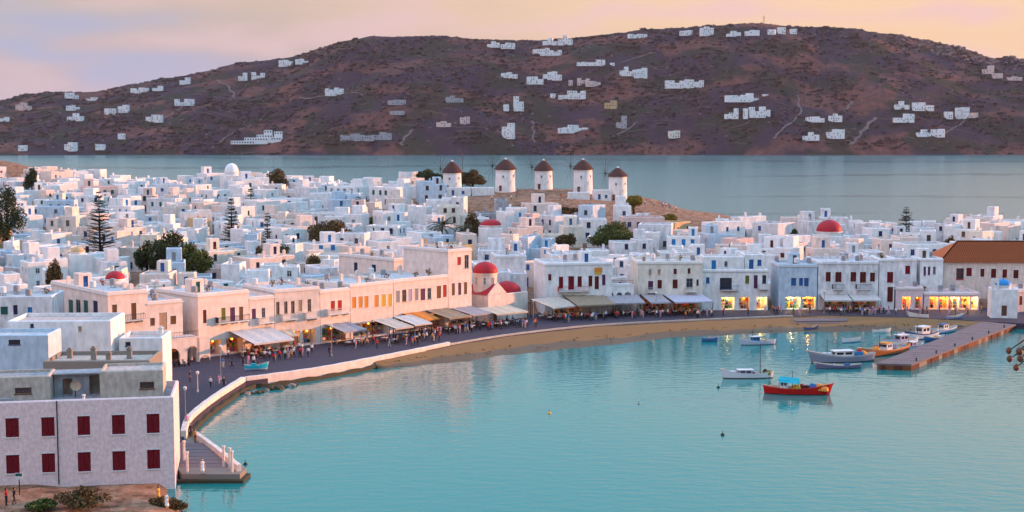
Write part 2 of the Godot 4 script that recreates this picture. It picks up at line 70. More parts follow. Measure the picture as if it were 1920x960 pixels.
const TREES := [
	["norfolk", "tall dark star-branched pine, largest in the town", -102.84, 345, 26.26, 10.08, 0],
	["norfolk", "star-branched pine in front of the blue houses", -81.48, 402, 22.13, 6.18, 0],
	["norfolk", "small star-branched pine highest up the town", -88.58, 470, 22.36, 6.15, 0],
	["norfolk", "slim star-branched pine beside the green shuttered long house", -66.35, 375, 19, 3.46, 0],
	["norfolk", "star-branched pine below the roofless mill", -48.74, 440, 20.78, 5.42, 0],
	["norfolk", "lone star-branched pine on the right skyline", 118.12, 415, 18.68, 6.7, 0],
	["broad", "big dark tree cut by the photo edge", -135.92, 372, 24.9, 11.16, 0],
	["broad", "wide dark green tree among the near roofs", -82.72, 335, 16.07, 10.05, 0],
	["broad", "low green tree just right of the wide dark one", -77.64, 332, 15, 6.64, 1],
	["broad", "brown rounded tree on the far roofs", -94.09, 556, 25.96, 9.84, 2],
	["broad", "wide brown-green tree below the long house", -50.44, 388, 16.48, 13.13, 2],
	["broad", "wide olive tree below the pale terrace", 28.21, 386, 15.7, 13.96, 1],
	["broad", "brown tree beside the palm", -11.75, 402, 17.18, 5.26, 2],
	["broad", "dark tree between the roofless mill and the first mill", -30.92, 512, 26.88, 10.24, 0],
	["broad", "reddish tree between the first two mills", -14.63, 514, 26.83, 9.88, 2],
	["broad", "dark low scrub tree on the slope under the mills", 6.77, 440, 17.73, 15.23, 0],
	["broad", "second dark scrub tree on the slope under the mills", 15.71, 444, 16.85, 10.25, 2],
	["broad", "yellow-green tree below the last mill", 39.64, 452, 20.95, 6.26, 3],
	["broad", "small yellow bush where the slope meets the roofs", 49.92, 440, 15.36, 5.08, 3],
	["broad", "dark bush cluster right of the wide dark tree", -59.05, 345, 13.49, 7.43, 0],
	["broad", "small dark tree at the top left of the town", -180, 520, 27.67, 5.2, 0],
	["broad", "small round tree behind the right-hand roofs", 69.47, 425, 11.28, 4.25, 2],
	["broad", "small dark bush right of the blue pines", 14.81, 385, 13.09, 5.92, 2],
	["broad", "dark ridge bush left of the crimson dome", 86.31, 440, 12.65, 7.45, 2],
	["broad", "dark bush at the left end of the wide dark tree", -89.97, 340, 13.87, 6.02, 0],
	["broad", "small green bush right of the low green tree", -73.42, 328, 13.27, 4.54, 1],
	["broad", "brown bush left of the dark bush cluster", -63.18, 348, 12.18, 4.82, 2],
	["broad", "brown bush right of the wide brown-green tree", -44.93, 392, 12.6, 5.13, 2],
	["broad", "small olive bush above the tallest house", -43.2, 432, 14.81, 4.32, 1],
	["broad", "brown bush among the near roofs below the tallest pine", -98.14, 296, 13.35, 3.42, 2],
	["broad", "small brown tree behind the two red shutters", -46.14, 326, 12.68, 4.26, 2],
	["broad", "small dark tree left of the crimson skyline dome", 80.52, 395, 12.7, 3.95, 0],
	["broad", "small bush behind the tiled roof", 118.75, 372, 13.14, 4.86, 2],
	["palm", "broad fan of the palm among the white roofs", -19.9, 392, 16.84, 9.35, 0],
	["palm", "small palm right of the broad palm", -14.08, 398, 14.95, 6.12, 0],
]
const MILLS := [
	["round white mill tower without a roof", -38.8, 520, 3.8, 26.07, 0],
	["first thatched windmill, nearest the roofless tower", -21.8, 506, 3.41, 26.26, 30.33],
	["second thatched windmill from the roofless tower", -2.31, 500, 3.75, 27.57, 31.21],
	["third thatched windmill from the roofless tower, glowing orange", 11.46, 505, 3.3, 27.06, 30.73],
	["fourth thatched windmill, tallest of the row", 25.47, 498, 3.45, 27.62, 31.05],
	["last thatched windmill, lowest on the ridge", 37.32, 490, 3.3, 25.37, 28.38],
]
const HILL_HOUSES := [
	[-1066.41, 2926, 22.51, 9, "white"],
	[-974.51, 3090, 30.9, 11.88, "white"],
	[-1055.02, 3014, 37.1, 15.07, "rose"],
	[-936.97, 2976, 32.05, 10.3, "white"],
	[-901.84, 2880, 37.66, 14.4, "white"],
	[-932.17, 3094, 28.56, 7.14, "white"],
	[-842.56, 2928, 22.52, 11.26, "white"],
	[-820.04, 2944, 24.91, 15.85, "white"],
	[-736.7, 2872, 37.56, 14.36, "white"],
	[-693.19, 2952, 45.42, 12.49, "white"],
	[-822.62, 3084, 47.45, 10.68, "white"],
	[-779.4, 3072, 25.99, 9.45, "white"],
	[-731.43, 3124, 26.43, 14.42, "white"],
	[-777.65, 2772, 15.99, 9.6, "white"],
	[-946.77, 2692, 18.64, 9.32, "white"],
	[-858.92, 2708, 27.08, 15.62, "white"],
	[-804.25, 2720, 18.83, 9.42, "white"],
	[-573.92, 3080, 63.97, 16.58, "white"],
	[-511.81, 3164, 34.07, 13.39, "white"],
	[-472.53, 3144, 31.44, 10.88, "white"],
	[-371.65, 2920, 42.68, 15.72, "white"],
	[-41.93, 3144, 31.44, 12.09, "white"],
	[-9.59, 3146, 36.3, 12.1, "white"],
	[78.71, 3128, 72.18, 15.64, "white"],
	[87.34, 3184, 36.74, 14.7, "white"],
	[121.08, 3178, 36.67, 20.78, "white"],
	[182.08, 3040, 91.2, 11.69, "white"],
	[238.73, 2978, 41.23, 18.33, "white"],
	[277.42, 2978, 45.82, 20.62, "white"],
	[360.81, 2924, 89.97, 16.87, "white"],
	[-5.71, 2990, 39.1, 11.5, "white"],
	[48.84, 2974, 38.89, 14.87, "white"],
	[91.58, 2998, 55.35, 17.3, "white"],
	[142.84, 2968, 50.23, 13.7, "rose"],
	[171.29, 2950, 34.04, 10.21, "rose"],
	[116.89, 2912, 82.88, 15.68, "white"],
	[3.27, 2852, 46.07, 28.52, "white"],
	[-7.36, 2744, 27.44, 29.55, "white"],
	[117.24, 2782, 79.18, 14.98, "white"],
	[202.25, 2858, 28.58, 15.39, "ochre"],
	[219.05, 2790, 23.61, 23.61, "grey_wall"],
	[320.84, 2754, 25.42, 13.77, "cream"],
	[-302.78, 2724, 73.34, 12.57, "grey_wall"],
	[-253.21, 2730, 37.8, 13.65, "grey_wall"],
	[-122.31, 2856, 50.53, 12.08, "grey_wall"],
	[-93.54, 2776, 21.35, 13.88, "rose"],
	[-135.49, 2764, 31.89, 9.57, "rose"],
	[-235.26, 2848, 39.43, 8.76, "grey_wall"],
	[-231.68, 2816, 32.49, 6.5, "grey_wall"],
	[397.32, 3162, 41.35, 10.95, "white"],
	[437.25, 3146, 33.88, 19.36, "white"],
	[492.74, 3118, 33.58, 10.79, "white"],
	[533.58, 3114, 35.93, 10.78, "white"],
	[577.78, 3116, 19.18, 9.59, "white"],
	[601.04, 3126, 19.24, 13.23, "white"],
	[630.04, 3140, 16.91, 9.66, "white"],
	[477.8, 2840, 104.86, 16.38, "white"],
	[448.52, 2790, 51.51, 19.32, "white"],
	[495.12, 2788, 47.18, 20.37, "white"],
	[603.21, 2774, 40.54, 9.6, "white"],
	[646.35, 2786, 30, 15, "white"],
	[582.96, 2716, 35.52, 14.62, "white"],
	[634.48, 2732, 37.83, 16.81, "white"],
	[789.15, 2826, 30.43, 15.22, "white"],
	[823.83, 2826, 28.26, 15.22, "white"],
	[849.64, 2840, 19.66, 9.83, "white"],
	[782.34, 2784, 44.97, 16.06, "white"],
	[886.07, 2830, 19.59, 13.06, "white"],
	[918.31, 2846, 28.46, 21.89, "white"],
	[939.61, 2848, 24.1, 8.76, "rose"],
	[812.34, 2746, 31.68, 12.67, "white"],
	[840.31, 2748, 29.59, 14.8, "white"],
	[1043.19, 3064, 25.93, 16.5, "rose"],
	[1054.8, 3036, 23.35, 9.34, "rose"],
	[1087.72, 3024, 34.89, 6.98, "rose"],
	[283.35, 3166, 48.71, 8.52, "white"],
]
const ROADS := [
	[6, "steep pale road climbing the far hill", [656.29, 2708], [675.38, 2732], [698.28, 2762], [728.78, 2800]],
	[5, "b", [672.23, 2820], [683.9, 2838], [697.83, 2856]],
	[5, "c", [-215.98, 2708], [-212.41, 2730], [-195.45, 2758]],
	[4, "d", [42.05, 2742], [42.72, 2788], [41.02, 2820]],
	[4, "e", [-659.55, 3112], [-618.43, 3054], [-591.2, 2974]],
	[3.5, "f", [508.95, 2710], [536.75, 2748], [578.19, 2798], [588.52, 2878]],
	[3.5, "g", [-446.22, 2918], [-400.72, 2912], [-356.64, 2916], [-308.65, 2884]],
	[3.5, "h", [840.14, 2740], [888.16, 2794], [930.73, 2844]],
	[3.5, "i", [189.72, 2750], [223.33, 2776], [252.46, 2806]],
	[3.5, "j", [238.34, 3048], [269.26, 3070], [317.42, 3084]],
	[3.5, "k", [-727.19, 2878], [-708.51, 2916], [-692.97, 2946]],
	[3, "l", [-580.7, 2754], [-558.18, 2802], [-522.71, 2844]],
]
const TOWN_MARKS := [
	["the tallest pine", -775, 110],
	["the broad palm", -132, 60],
	["the skyline dome", 596, 55],
	["the tallest house", -120, 0],
	["the roofless mill", -194, 140],
	["the wide olive tree", 190, 50],
	["the tiled roof", 890, 10],
	["the white-domed chapel", -525, 160],
	["the blue terrace doors", 430, -15],
	["the dark red dome", -748, -40],
	["the edge tree", -948, 80],
	["the two red shutters", -330, -65],
	["the last mill", 198, 130],
	["the middle pine", -527, 90],
	["the dark near tree", -642, 25],
	["the skyline pine", 740, 75],
	["the brown-green tree", -338, 55],
	["the cream house", 296, -10],
]
const HILL_MARKS := [
	["the hilltop mast", 472, 430],
	["the steep pale road", 655, 230],
	["the terraced villa", -480, 225],
	["the middle cluster", 90, 315],
	["the far right rocks", 910, 370],
	["the long grey ruin", -270, 222],
	["the low ridge end", -825, 300],
	["the windmill row", 60, 190],
]
const TOWN_BACK := [
	[-200, 590],
	[700, 585],
	[760, 515],
	[850, 455],
	[900, 430],
	[1230, 428],
	[1300, 425],
	[1450, 440],
	[2100, 448],
]
const PIER := [
	[62.35, 234.16],
	[67.77, 233.06],
	[98.12, 286.95],
	[103.55, 282.87],
]
const BOATS := [
	{"l": "red wooden fishing boat with blue tarpaulin and orange nets", "p": [43.98, 211.91], "t": -0.14, "L": 9.56, "y": 0, "b": 0.27, "fb": 1, "col": [0.45, 0.01, 0.01], "low": [0.16, 0.02, 0.03], "stripe": [0.5, 0.02, 0.01], "cabin": [-2.6, 1.3, 1.5, 0.5, "p_white", "p_teal"], "mast": [[-0.6, 3.6, "p_tan"]], "load": [["wheelhouse_tarp", -1.1, 0, 1.1, "p_teal"], ["net_heap", 0.2, 0.2, 0.6, "p_yellow"], ["crate", 1.3, 0, 0.4, "p_maroon"], ["net_heap", 2.4, 0, 0.8, "p_blue"], ["net_heap", 3.9, 0, 0.9, "p_orange"], ["buoy", 4.3, 0.3, 0.35, "p_orange"], ["net_heap", -3.6, 0, 0.5, "p_tan"], ["buoy", 0.9, -0.5, 0.3, "p_red"]]},
	{"l": "white fishing boat with dark red bottom and tall tan mast", "p": [38.93, 226.06], "t": -3.08, "L": 7.93, "y": 0, "b": 0.27, "fb": 0.85, "col": [0.62, 0.62, 0.64], "low": [0.16, 0.02, 0.03], "stripe": [0.55, 0.56, 0.6], "cabin": [-0.6, 2.2, 0.9, 0.55, "p_lilac", "p_white"], "mast": [[-2, 5.6, "p_tan"]], "load": [["net_heap", -3.2, 0, 0.6, "p_olive"], ["crate", 2.6, 0, 0.35, "p_white"], ["buoy", -3, 0.5, 0.3, "black"], ["net_heap", -0.8, 0.5, 0.4, "p_crimson"]]},
	{"l": "long grey caique with a white cabin moored off the pier end", "p": [58.47, 242.51], "t": -2.94, "L": 11.34, "y": 0, "b": 0.26, "fb": 1.15, "col": [0.22, 0.22, 0.28], "low": [0.05, 0.02, 0.03], "stripe": [0.3, 0.31, 0.36], "cabin": [-1.6, 3.4, 1.2, 0.6, "p_white", "p_white"], "mast": [[3, 4, "p_white"]], "load": [["net_heap", -4, 0, 0.8, "p_orange"], ["crate", -3, 0, 0.5, "p_bright_blue"], ["buoy", -3.3, 0.5, 0.45, "p_red"], ["crate", 3, 0, 0.5, "p_white"]]},
	{"l": "low violet-grey dinghy lying alongside the grey caique", "p": [56.05, 235.49], "t": -3.07, "L": 7.47, "y": 0, "b": 0.26, "fb": 0.6, "col": [0.15, 0.14, 0.22], "low": [0.09, 0.08, 0.13], "stripe": [0.2, 0.19, 0.3], "load": [["crate", -1.5, 0, 0.3, "p_blue"], ["net_heap", 1, 0, 0.4, "p_grey"]]},
	{"l": "orange fishing boat tied to the pier", "p": [68.19, 251.23], "t": -2.48, "L": 13.11, "y": 0, "b": 0.3, "fb": 1, "col": [0.5, 0.14, 0.04], "low": [0.16, 0.02, 0.03], "stripe": [0.6, 0.25, 0.1], "cabin": [-1, 1.6, 1.4, 0.5, "p_white", "p_orange"], "mast": [[1.6, 3.6, "p_tan"]], "load": [["net_heap", 2.4, 0, 0.7, "p_orange"], ["crate", -2.4, 0, 0.45, "p_blue"], ["buoy", 2, 0.4, 0.4, "p_red"]]},
	{"l": "white boat with lilac cabin tied beside the orange one", "p": [74.23, 262.17], "t": -2.56, "L": 8.62, "y": 0, "b": 0.3, "fb": 0.9, "col": [0.62, 0.62, 0.64], "low": [0.03, 0.12, 0.3], "stripe": [0.5, 0.5, 0.62], "cabin": [-1.2, 2.2, 1.4, 0.6, "p_lilac", "p_white"], "mast": [[1.4, 3.4, "p_white"]], "load": [["net_heap", -2, 0, 0.5, "p_tan"]]},
	{"l": "white boat with a navy stripe halfway along the pier", "p": [80.82, 270.87], "t": -2.5, "L": 9.59, "y": 0, "b": 0.3, "fb": 1, "col": [0.62, 0.62, 0.64], "low": [0.03, 0.12, 0.3], "stripe": [0.05, 0.08, 0.25], "cabin": [-1.4, 2.4, 1.7, 0.6, "p_white", "p_white"], "mast": [[1.5, 4.2, "p_white"]], "load": [["crate", -2.2, 0, 0.4, "p_navy"]]},
	{"l": "small white and blue boat near the foot of the pier", "p": [87.31, 278.62], "t": -2.46, "L": 8.4, "y": 0, "b": 0.3, "fb": 0.8, "col": [0.35, 0.45, 0.6], "low": [0.03, 0.12, 0.3], "stripe": [0.6, 0.6, 0.62], "cabin": [-1, 1.6, 1.3, 0.55, "p_white", "p_blue"], "mast": [[1.2, 3, "p_white"]], "load": []},
	{"l": "light grey boat with a blue canopy in the inner bay", "p": [47.04, 262.48], "t": -2.94, "L": 6.6, "y": 0, "b": 0.27, "fb": 0.75, "col": [0.42, 0.45, 0.55], "low": [0.1, 0.1, 0.14], "stripe": [0.5, 0.52, 0.6], "cabin": [-0.2, 1.5, 1.2, 0.6, "p_bright_blue", "p_white"], "mast": [[1.2, 2.8, "p_tan"]], "load": [["net_heap", -1.8, 0, 0.4, "p_tan"]]},
	{"l": "small blue rowing boat below the cream house", "p": [38.34, 266.59], "t": 0, "L": 3, "y": 0, "b": 0.34, "fb": 0.6, "col": [0.03, 0.12, 0.3], "low": [0.02, 0.05, 0.1], "stripe": [0.05, 0.2, 0.42], "load": [["crate", 0, 0, 0.28, "p_tan"], ["net_heap", -0.7, 0, 0.3, "p_brown"]]},
	{"l": "small blue boat drawn up at the landing steps", "p": [61.27, 282.05], "t": 0.48, "L": 3.34, "y": 0, "b": 0.36, "fb": 0.6, "col": [0.03, 0.12, 0.3], "low": [0.02, 0.05, 0.1], "stripe": [0.4, 0.05, 0.04], "load": [["crate", 0, 0, 0.2, "p_tan"]]},
	{"l": "flat white skiff at the sand edge", "p": [74.85, 278.59], "t": 0.21, "L": 3.63, "y": 0, "b": 0.34, "fb": 0.5, "col": [0.62, 0.62, 0.64], "low": [0.4, 0.4, 0.4], "stripe": [0.7, 0.68, 0.62], "load": [["crate", 0, 0, 0.2, "p_white"]]},
	{"l": "small white launch third from the pier foot", "p": [74.65, 256.56], "t": -2.47, "L": 6.24, "y": 0, "b": 0.34, "fb": 0.7, "col": [0.62, 0.62, 0.64], "low": [0.16, 0.02, 0.03], "stripe": [0.3, 0.3, 0.45], "cabin": [-0.8, 1.3, 1.1, 0.55, "p_lilac", "p_white"], "mast": [[1, 2.6, "p_tan"]], "load": [["net_heap", -1.2, 0, 0.3, "p_crimson"]]},
	{"l": "small dark blue boat between the white ones at the pier", "p": [82.45, 267.65], "t": -2.52, "L": 6.03, "y": 0, "b": 0.34, "fb": 0.7, "col": [0.03, 0.12, 0.3], "low": [0.05, 0.02, 0.03], "stripe": [0.6, 0.58, 0.56], "load": [["net_heap", 0, 0, 0.4, "p_orange"], ["crate", -1, 0, 0.3, "p_white"]]},
	{"l": "little tan rowing boat nearest the pier foot", "p": [94.13, 286], "t": -2.47, "L": 5.15, "y": 0, "b": 0.36, "fb": 0.6, "col": [0.4, 0.25, 0.15], "low": [0.05, 0.02, 0.03], "stripe": [0.6, 0.5, 0.4], "load": [["crate", 0, 0, 0.22, "p_tan"]]},
	{"l": "small white boat between the landing and the pier boats", "p": [65.57, 265.56], "t": -2.64, "L": 4.33, "y": 0, "b": 0.34, "fb": 0.65, "col": [0.62, 0.62, 0.64], "low": [0.05, 0.15, 0.3], "stripe": [0.5, 0.52, 0.6], "load": [["net_heap", 0.4, 0, 0.3, "p_tan"]]},
	{"l": "white boat pulled up on the sand by the lit bazaar", "p": [86.58, 293.13], "t": 2.6, "L": 4, "y": 1.2, "b": 0.36, "fb": 0.6, "col": [0.62, 0.62, 0.64], "low": [0.4, 0.38, 0.4], "stripe": [0.6, 0.55, 0.55], "load": [["crate", 0, 0, 0.22, "p_tan"]]},
	{"l": "small blue-white boat pulled up on the sand near the pier foot", "p": [93.49, 290.57], "t": 0.4, "L": 4, "y": 1.2, "b": 0.36, "fb": 0.6, "col": [0.2, 0.25, 0.45], "low": [0.2, 0.1, 0.1], "stripe": [0.6, 0.6, 0.62], "load": [["crate", 0, 0, 0.22, "p_orange"]]},
	{"l": "turquoise rowing boat set on the promenade as a display", "p": [-42.3, 226.59], "t": 0.25, "L": 3.6, "y": 1.45, "b": 0.36, "fb": 0.6, "col": [0.02, 0.42, 0.55], "low": [0.3, 0.45, 0.55], "stripe": [0.03, 0.5, 0.6], "load": [["crate", -0.4, 0, 0.3, "p_teal"], ["net_heap", 0.8, 0, 0.35, "p_olive"]]},
]
const BUOYS := [
	[5.37, 196.87, "p_yellow", "small yellow buoy alone in the middle of the bay", 0.28],
	[28.12, 182.31, "black", "black buoy nearest the camera", 0.3],
	[18.92, 204.02, "p_grey", "small grey buoy left of the fishing boats", 0.22],
	[32.71, 217.12, "black", "black buoy just below the white fishing boat", 0.3],
	[41.26, 203.61, "p_grey", "grey buoy below the red boat", 0.22],
	[-32.43, 165.8, "black", "dark float close to the jetty", 0.28],
]
const PEOPLE := [
	["stand", 2, -53.05, 1.2, 142.65, 2.4, "person in red top nearest the bottom corner"],
	["walk", 0, -52.44, 1.2, 143.29, 2.6, "person in dark clothes walking beside the red top"],
	["dress", 8, -38.28, 1, 147.29, 1.2, "person in amber dress by the corner of the mauve house"],
	["dress", 7, -36.38, 0.9, 143.34, -0.5, "person in pale dress on the bare ground near the water"],
	["dress", 7, -35.6, 1.05, 156.79, 0.3, "person in white dress on the jetty"],
	["stand", 4, -39.92, 1.3, 172.03, 2.5, "person in orange top at the end of the seawall"],
	["stand", 0, -41.5, 1.2, 176.2, 1, "person in dark clothes at the start of the seawall"],
	["walk", 6, -43.36, 1.2, 182.1, 0.5, "person in pink at the street corner by the seawall"],
	["walk", 5, -46.33, 1.2, 210.61, 3, "person in striped top alone on the dark paving"],
	["stand", 0, -50.7, 1.2, 215.68, 1.5, "person in black alone near the pale street post"],
	["walk", 6, -45.5, 1.2, 212.89, -0.4, "person in pink top and dark skirt on the paving"],
	["walk", 0, -44.19, 1.2, 210.16, 0.4, "person in dark clothes close behind the near seawall"],
	["stand", 1, -49.34, 1.2, 238.64, 0.6, "person in white shirt before the big awning"],
	["walk", 3, -47.28, 1.2, 240.96, 1.7, "person in blue shirt before the big awning"],
]
const POSTS := [
	[-44.31, 185.55, 4.2, "reddish street lamp by the corner of the mauve house", "lamp"],
	[-47.5, 207.06, 2.6, "short pale street post on the dark paving", "post"],
	[-46.23, 217.59, 5, "tall street lamp in front of the nearest shops", "lamp"],
	[-31.65, 240.96, 5, "street lamp by the seawall below the red shutters", "lamp"],
	[4.39, 282.95, 4.5, "street lamp right of the chapel", "lamp"],
	[30.93, 295.59, 4.5, "street lamp below the cream house", "lamp"],
	[67.81, 299.14, 4.5, "street lamp by the five shutters", "lamp"],
]
const SCOOTERS := [
	[-58.69, 228.69, 1.9],
	[-58, 229.11, 2],
	[-57.3, 229.54, 2.1],
	[-56.6, 229.97, 1.9],
	[-55.9, 230.4, 2],
	[-55.19, 230.83, 2.1],
	[-54.49, 231.26, 1.9],
]

var rng := RandomNumberGenerator.new()
var M := {}
var T := {}
var taken := {}
var cache := {}

class MB:
	var v := PackedVector3Array()
	var n := PackedVector3Array()
	var c := PackedColorArray()
	var tint := Color(1, 1, 1)
	func tri(a: Vector3, b: Vector3, d: Vector3) -> void:
		var nn := (b - a).cross(d - a).normalized()
		v.append(a); v.append(d); v.append(b)
		n.append(nn); n.append(nn); n.append(nn)
		c.append(tint); c.append(tint); c.append(tint)
	func quad(a: Vector3, b: Vector3, d: Vector3, e: Vector3) -> void:
		tri(a, b, d)
		tri(a, d, e)
	func stri(a: Vector3, b: Vector3, d: Vector3, na: Vector3, nb: Vector3, nd: Vector3) -> void:
		v.append(a); v.append(d); v.append(b)
		n.append(na); n.append(nd); n.append(nb)
		c.append(tint); c.append(tint); c.append(tint)
	func box(lo: Vector3, hi: Vector3, xf := Transform3D()) -> void:
		var p := []
		for k in 8:
			p.append(xf * Vector3(hi.x if k & 1 else lo.x, hi.y if k & 2 else lo.y, hi.z if k & 4 else lo.z))
		quad(p[4], p[5], p[7], p[6])
		quad(p[1], p[0], p[2], p[3])
		quad(p[5], p[1], p[3], p[7])
		quad(p[0], p[4], p[6], p[2])
		quad(p[6], p[7], p[3], p[2])
		quad(p[0], p[1], p[5], p[4])
	func bar(a: Vector3, b: Vector3, r: float, r2 := -1.0, sides := 6) -> void:
		if r2 < 0: r2 = r
		var d := (b - a).normalized()
		var s := d.cross(Vector3.UP if absf(d.y) < 0.9 else Vector3.RIGHT).normalized()
		var t := d.cross(s)
		for k in sides:
			var a0 := TAU * k / sides
			var a1 := TAU * (k + 1) / sides
			var n0 := s * cos(a0) + t * sin(a0)
			var n1 := s * cos(a1) + t * sin(a1)
			stri(a + n0 * r, b + n0 * r2, b + n1 * r2, n0, n0, n1)
			stri(a + n0 * r, b + n1 * r2, a + n1 * r, n0, n1, n1)
			tri(b, b + n1 * r2, b + n0 * r2)
			tri(a, a + n0 * r, a + n1 * r)
	func lathe(prof: Array, sides: int, at := Vector3.ZERO, smooth := true) -> void:
		for i in prof.size() - 1:
			var p: Vector2 = prof[i]
			var q: Vector2 = prof[i + 1]
			var e := q - p
			var nr := Vector2(e.y, -e.x).normalized()
			for k in sides:
				var a0 := TAU * k / sides
				var a1 := TAU * (k + 1) / sides
				var c0 := Vector3(cos(a0), 0, sin(a0))
				var c1 := Vector3(cos(a1), 0, sin(a1))
				var A := at + c0 * p.x + Vector3.UP * p.y
				var B := at + c1 * p.x + Vector3.UP * p.y
				var C := at + c1 * q.x + Vector3.UP * q.y
				var D := at + c0 * q.x + Vector3.UP * q.y
				if smooth:
					var n0 := c0 * nr.x + Vector3.UP * nr.y
					var n1 := c1 * nr.x + Vector3.UP * nr.y
					if p.x > 0.0001: stri(A, C, B, n0, n1, n1)
					if q.x > 0.0001: stri(A, D, C, n0, n0, n1)
				else:
					quad(A, D, C, B)
	# an upright wall face with openings: o lower corner seen from outside, r unit vector along it, W wide, Hh high; holes are [x0, y0, x1, y1]
	func face(o: Vector3, r: Vector3, W: float, Hh: float, holes: Array, deep := 0.22) -> void:
		var out := r.cross(Vector3.UP)
		var xs := [0.0, W]
		var ys := [0.0, Hh]
		for h in holes:
			xs.append(h[0]); xs.append(h[2])
			ys.append(h[1]); ys.append(h[3])
		xs.sort()
		ys.sort()
		for i in xs.size() - 1:
			if xs[i + 1] - xs[i] < 0.001: continue
			for j in ys.size() - 1:
				if ys[j + 1] - ys[j] < 0.001: continue
				var cx: float = (xs[i] + xs[i + 1]) / 2
				var cy: float = (ys[j] + ys[j + 1]) / 2
				var open := false
				for h in holes:
					if cx > h[0] and cx < h[2] and cy > h[1] and cy < h[3]:
						open = true
						break
				if not open:
					quad(o + r * xs[i] + Vector3.UP * ys[j], o + r * xs[i + 1] + Vector3.UP * ys[j], o + r * xs[i + 1] + Vector3.UP * ys[j + 1], o + r * xs[i] + Vector3.UP * ys[j + 1])
		for h in holes:
			var dp: float = h[4] if h.size() > 4 else deep
			var a: Vector3 = o + r * h[0] + Vector3.UP * h[1]
			var b: Vector3 = o + r * h[2] + Vector3.UP * h[1]
			var d: Vector3 = o + r * h[2] + Vector3.UP * h[3]
			var e: Vector3 = o + r * h[0] + Vector3.UP * h[3]
			var q := -out * dp
			quad(a, a + q, e + q, e)
			quad(b + q, b, d, d + q)
			quad(a, b, b + q, a + q)
			quad(e + q, d + q, d, e)
	func mesh(m: Material = null, into: ArrayMesh = null) -> ArrayMesh:
		var am := into if into else ArrayMesh.new()
		var arr := []
		arr.resize(Mesh.ARRAY_MAX)
		arr[Mesh.ARRAY_VERTEX] = v
		arr[Mesh.ARRAY_NORMAL] = n
		arr[Mesh.ARRAY_COLOR] = c
		am.add_surface_from_arrays(Mesh.PRIMITIVE_TRIANGLES, arr)
		if m: am.surface_set_material(am.get_surface_count() - 1, m)
		return am

func numbered(called: String) -> String:
	if taken.has(called):
		taken[called] += 1
		return "%s_%03d" % [called, taken[called]]
	taken[called] = 0
	return called

func tag(o: Node, label: String, category: String, group := "") -> Node:
	o.set_meta("label", label)
	o.set_meta("category", category)
	if group != "": o.set_meta("group", group)
	return o

func thing(called: String, at: Vector3, turn: float, label: String, category: String, group := "") -> Node3D:
	var o := Node3D.new()
	o.name = numbered(called)
	add_child(o)
	o.position = at
	o.rotation.y = turn
	tag(o, label, category, group)
	return o

func part(called: String, mesh: Mesh, m: Material, parent: Node, at := Vector3.ZERO, turn := 0.0) -> MeshInstance3D:
	var o := MeshInstance3D.new()
	o.name = numbered(called) if parent == self else called
	o.mesh = mesh
	if m: o.material_override = m
	parent.add_child(o, true)
	o.position = at
	o.rotation.y = turn
	return o

func struct(called: String, mesh: Mesh, m: Material) -> MeshInstance3D:
	var o := part(called, mesh, m, self)
	o.set_meta("kind", "structure")
	return o

func lin(r: float, g: float, b: float) -> Color:
	return Color(r, g, b).linear_to_srgb()

func noise_tex(freq: float, lo: float, hi: float, oct := 4, size := 512, sd := 1, normal := false, strength := 4.0, warp := false) -> NoiseTexture2D:
	var fn := FastNoiseLite.new()
	fn.noise_type = FastNoiseLite.TYPE_SIMPLEX_SMOOTH
	fn.frequency = freq
	fn.fractal_octaves = oct
	fn.seed = sd
	fn.domain_warp_enabled = warp
	var t := NoiseTexture2D.new()
	t.width = size
	t.height = size
	t.seamless = true
	t.noise = fn
	if normal:
		t.as_normal_map = true
		t.bump_strength = strength
	else:
		var g := Gradient.new()
		g.set_color(0, Color(lo, lo, lo))
		g.set_color(1, Color(hi, hi, hi))
		t.color_ramp = g
	return t

func mat(called: String, col: Color, rough := 0.9, tex: Texture2D = null, scale := 0.2, bump := 0.0, stretch := 1.0) -> StandardMaterial3D:
	var m := StandardMaterial3D.new()
	m.resource_name = called
	m.albedo_color = col
	m.roughness = rough
	m.metallic_specular = 0.3
	if tex:
		m.albedo_texture = tex
		m.uv1_triplanar = true
		m.uv1_world_triplanar = true
		m.uv1_scale = Vector3(scale, scale * stretch, scale)
		if bump > 0:
			m.heightmap_enabled = true
			m.heightmap_texture = T.rough
			m.heightmap_scale = bump
	M[called] = m
	return m

func vmat(called: String, rough := 0.9) -> StandardMaterial3D:
	var m := mat(called, Color(1, 1, 1), rough)
	m.vertex_color_use_as_albedo = true
	return m

func glow(called: String, col: Color, e: float) -> StandardMaterial3D:
	var m := mat(called, col, 0.6)
	m.emission_enabled = true
	m.emission = col
	m.emission_energy_multiplier = e
	return m

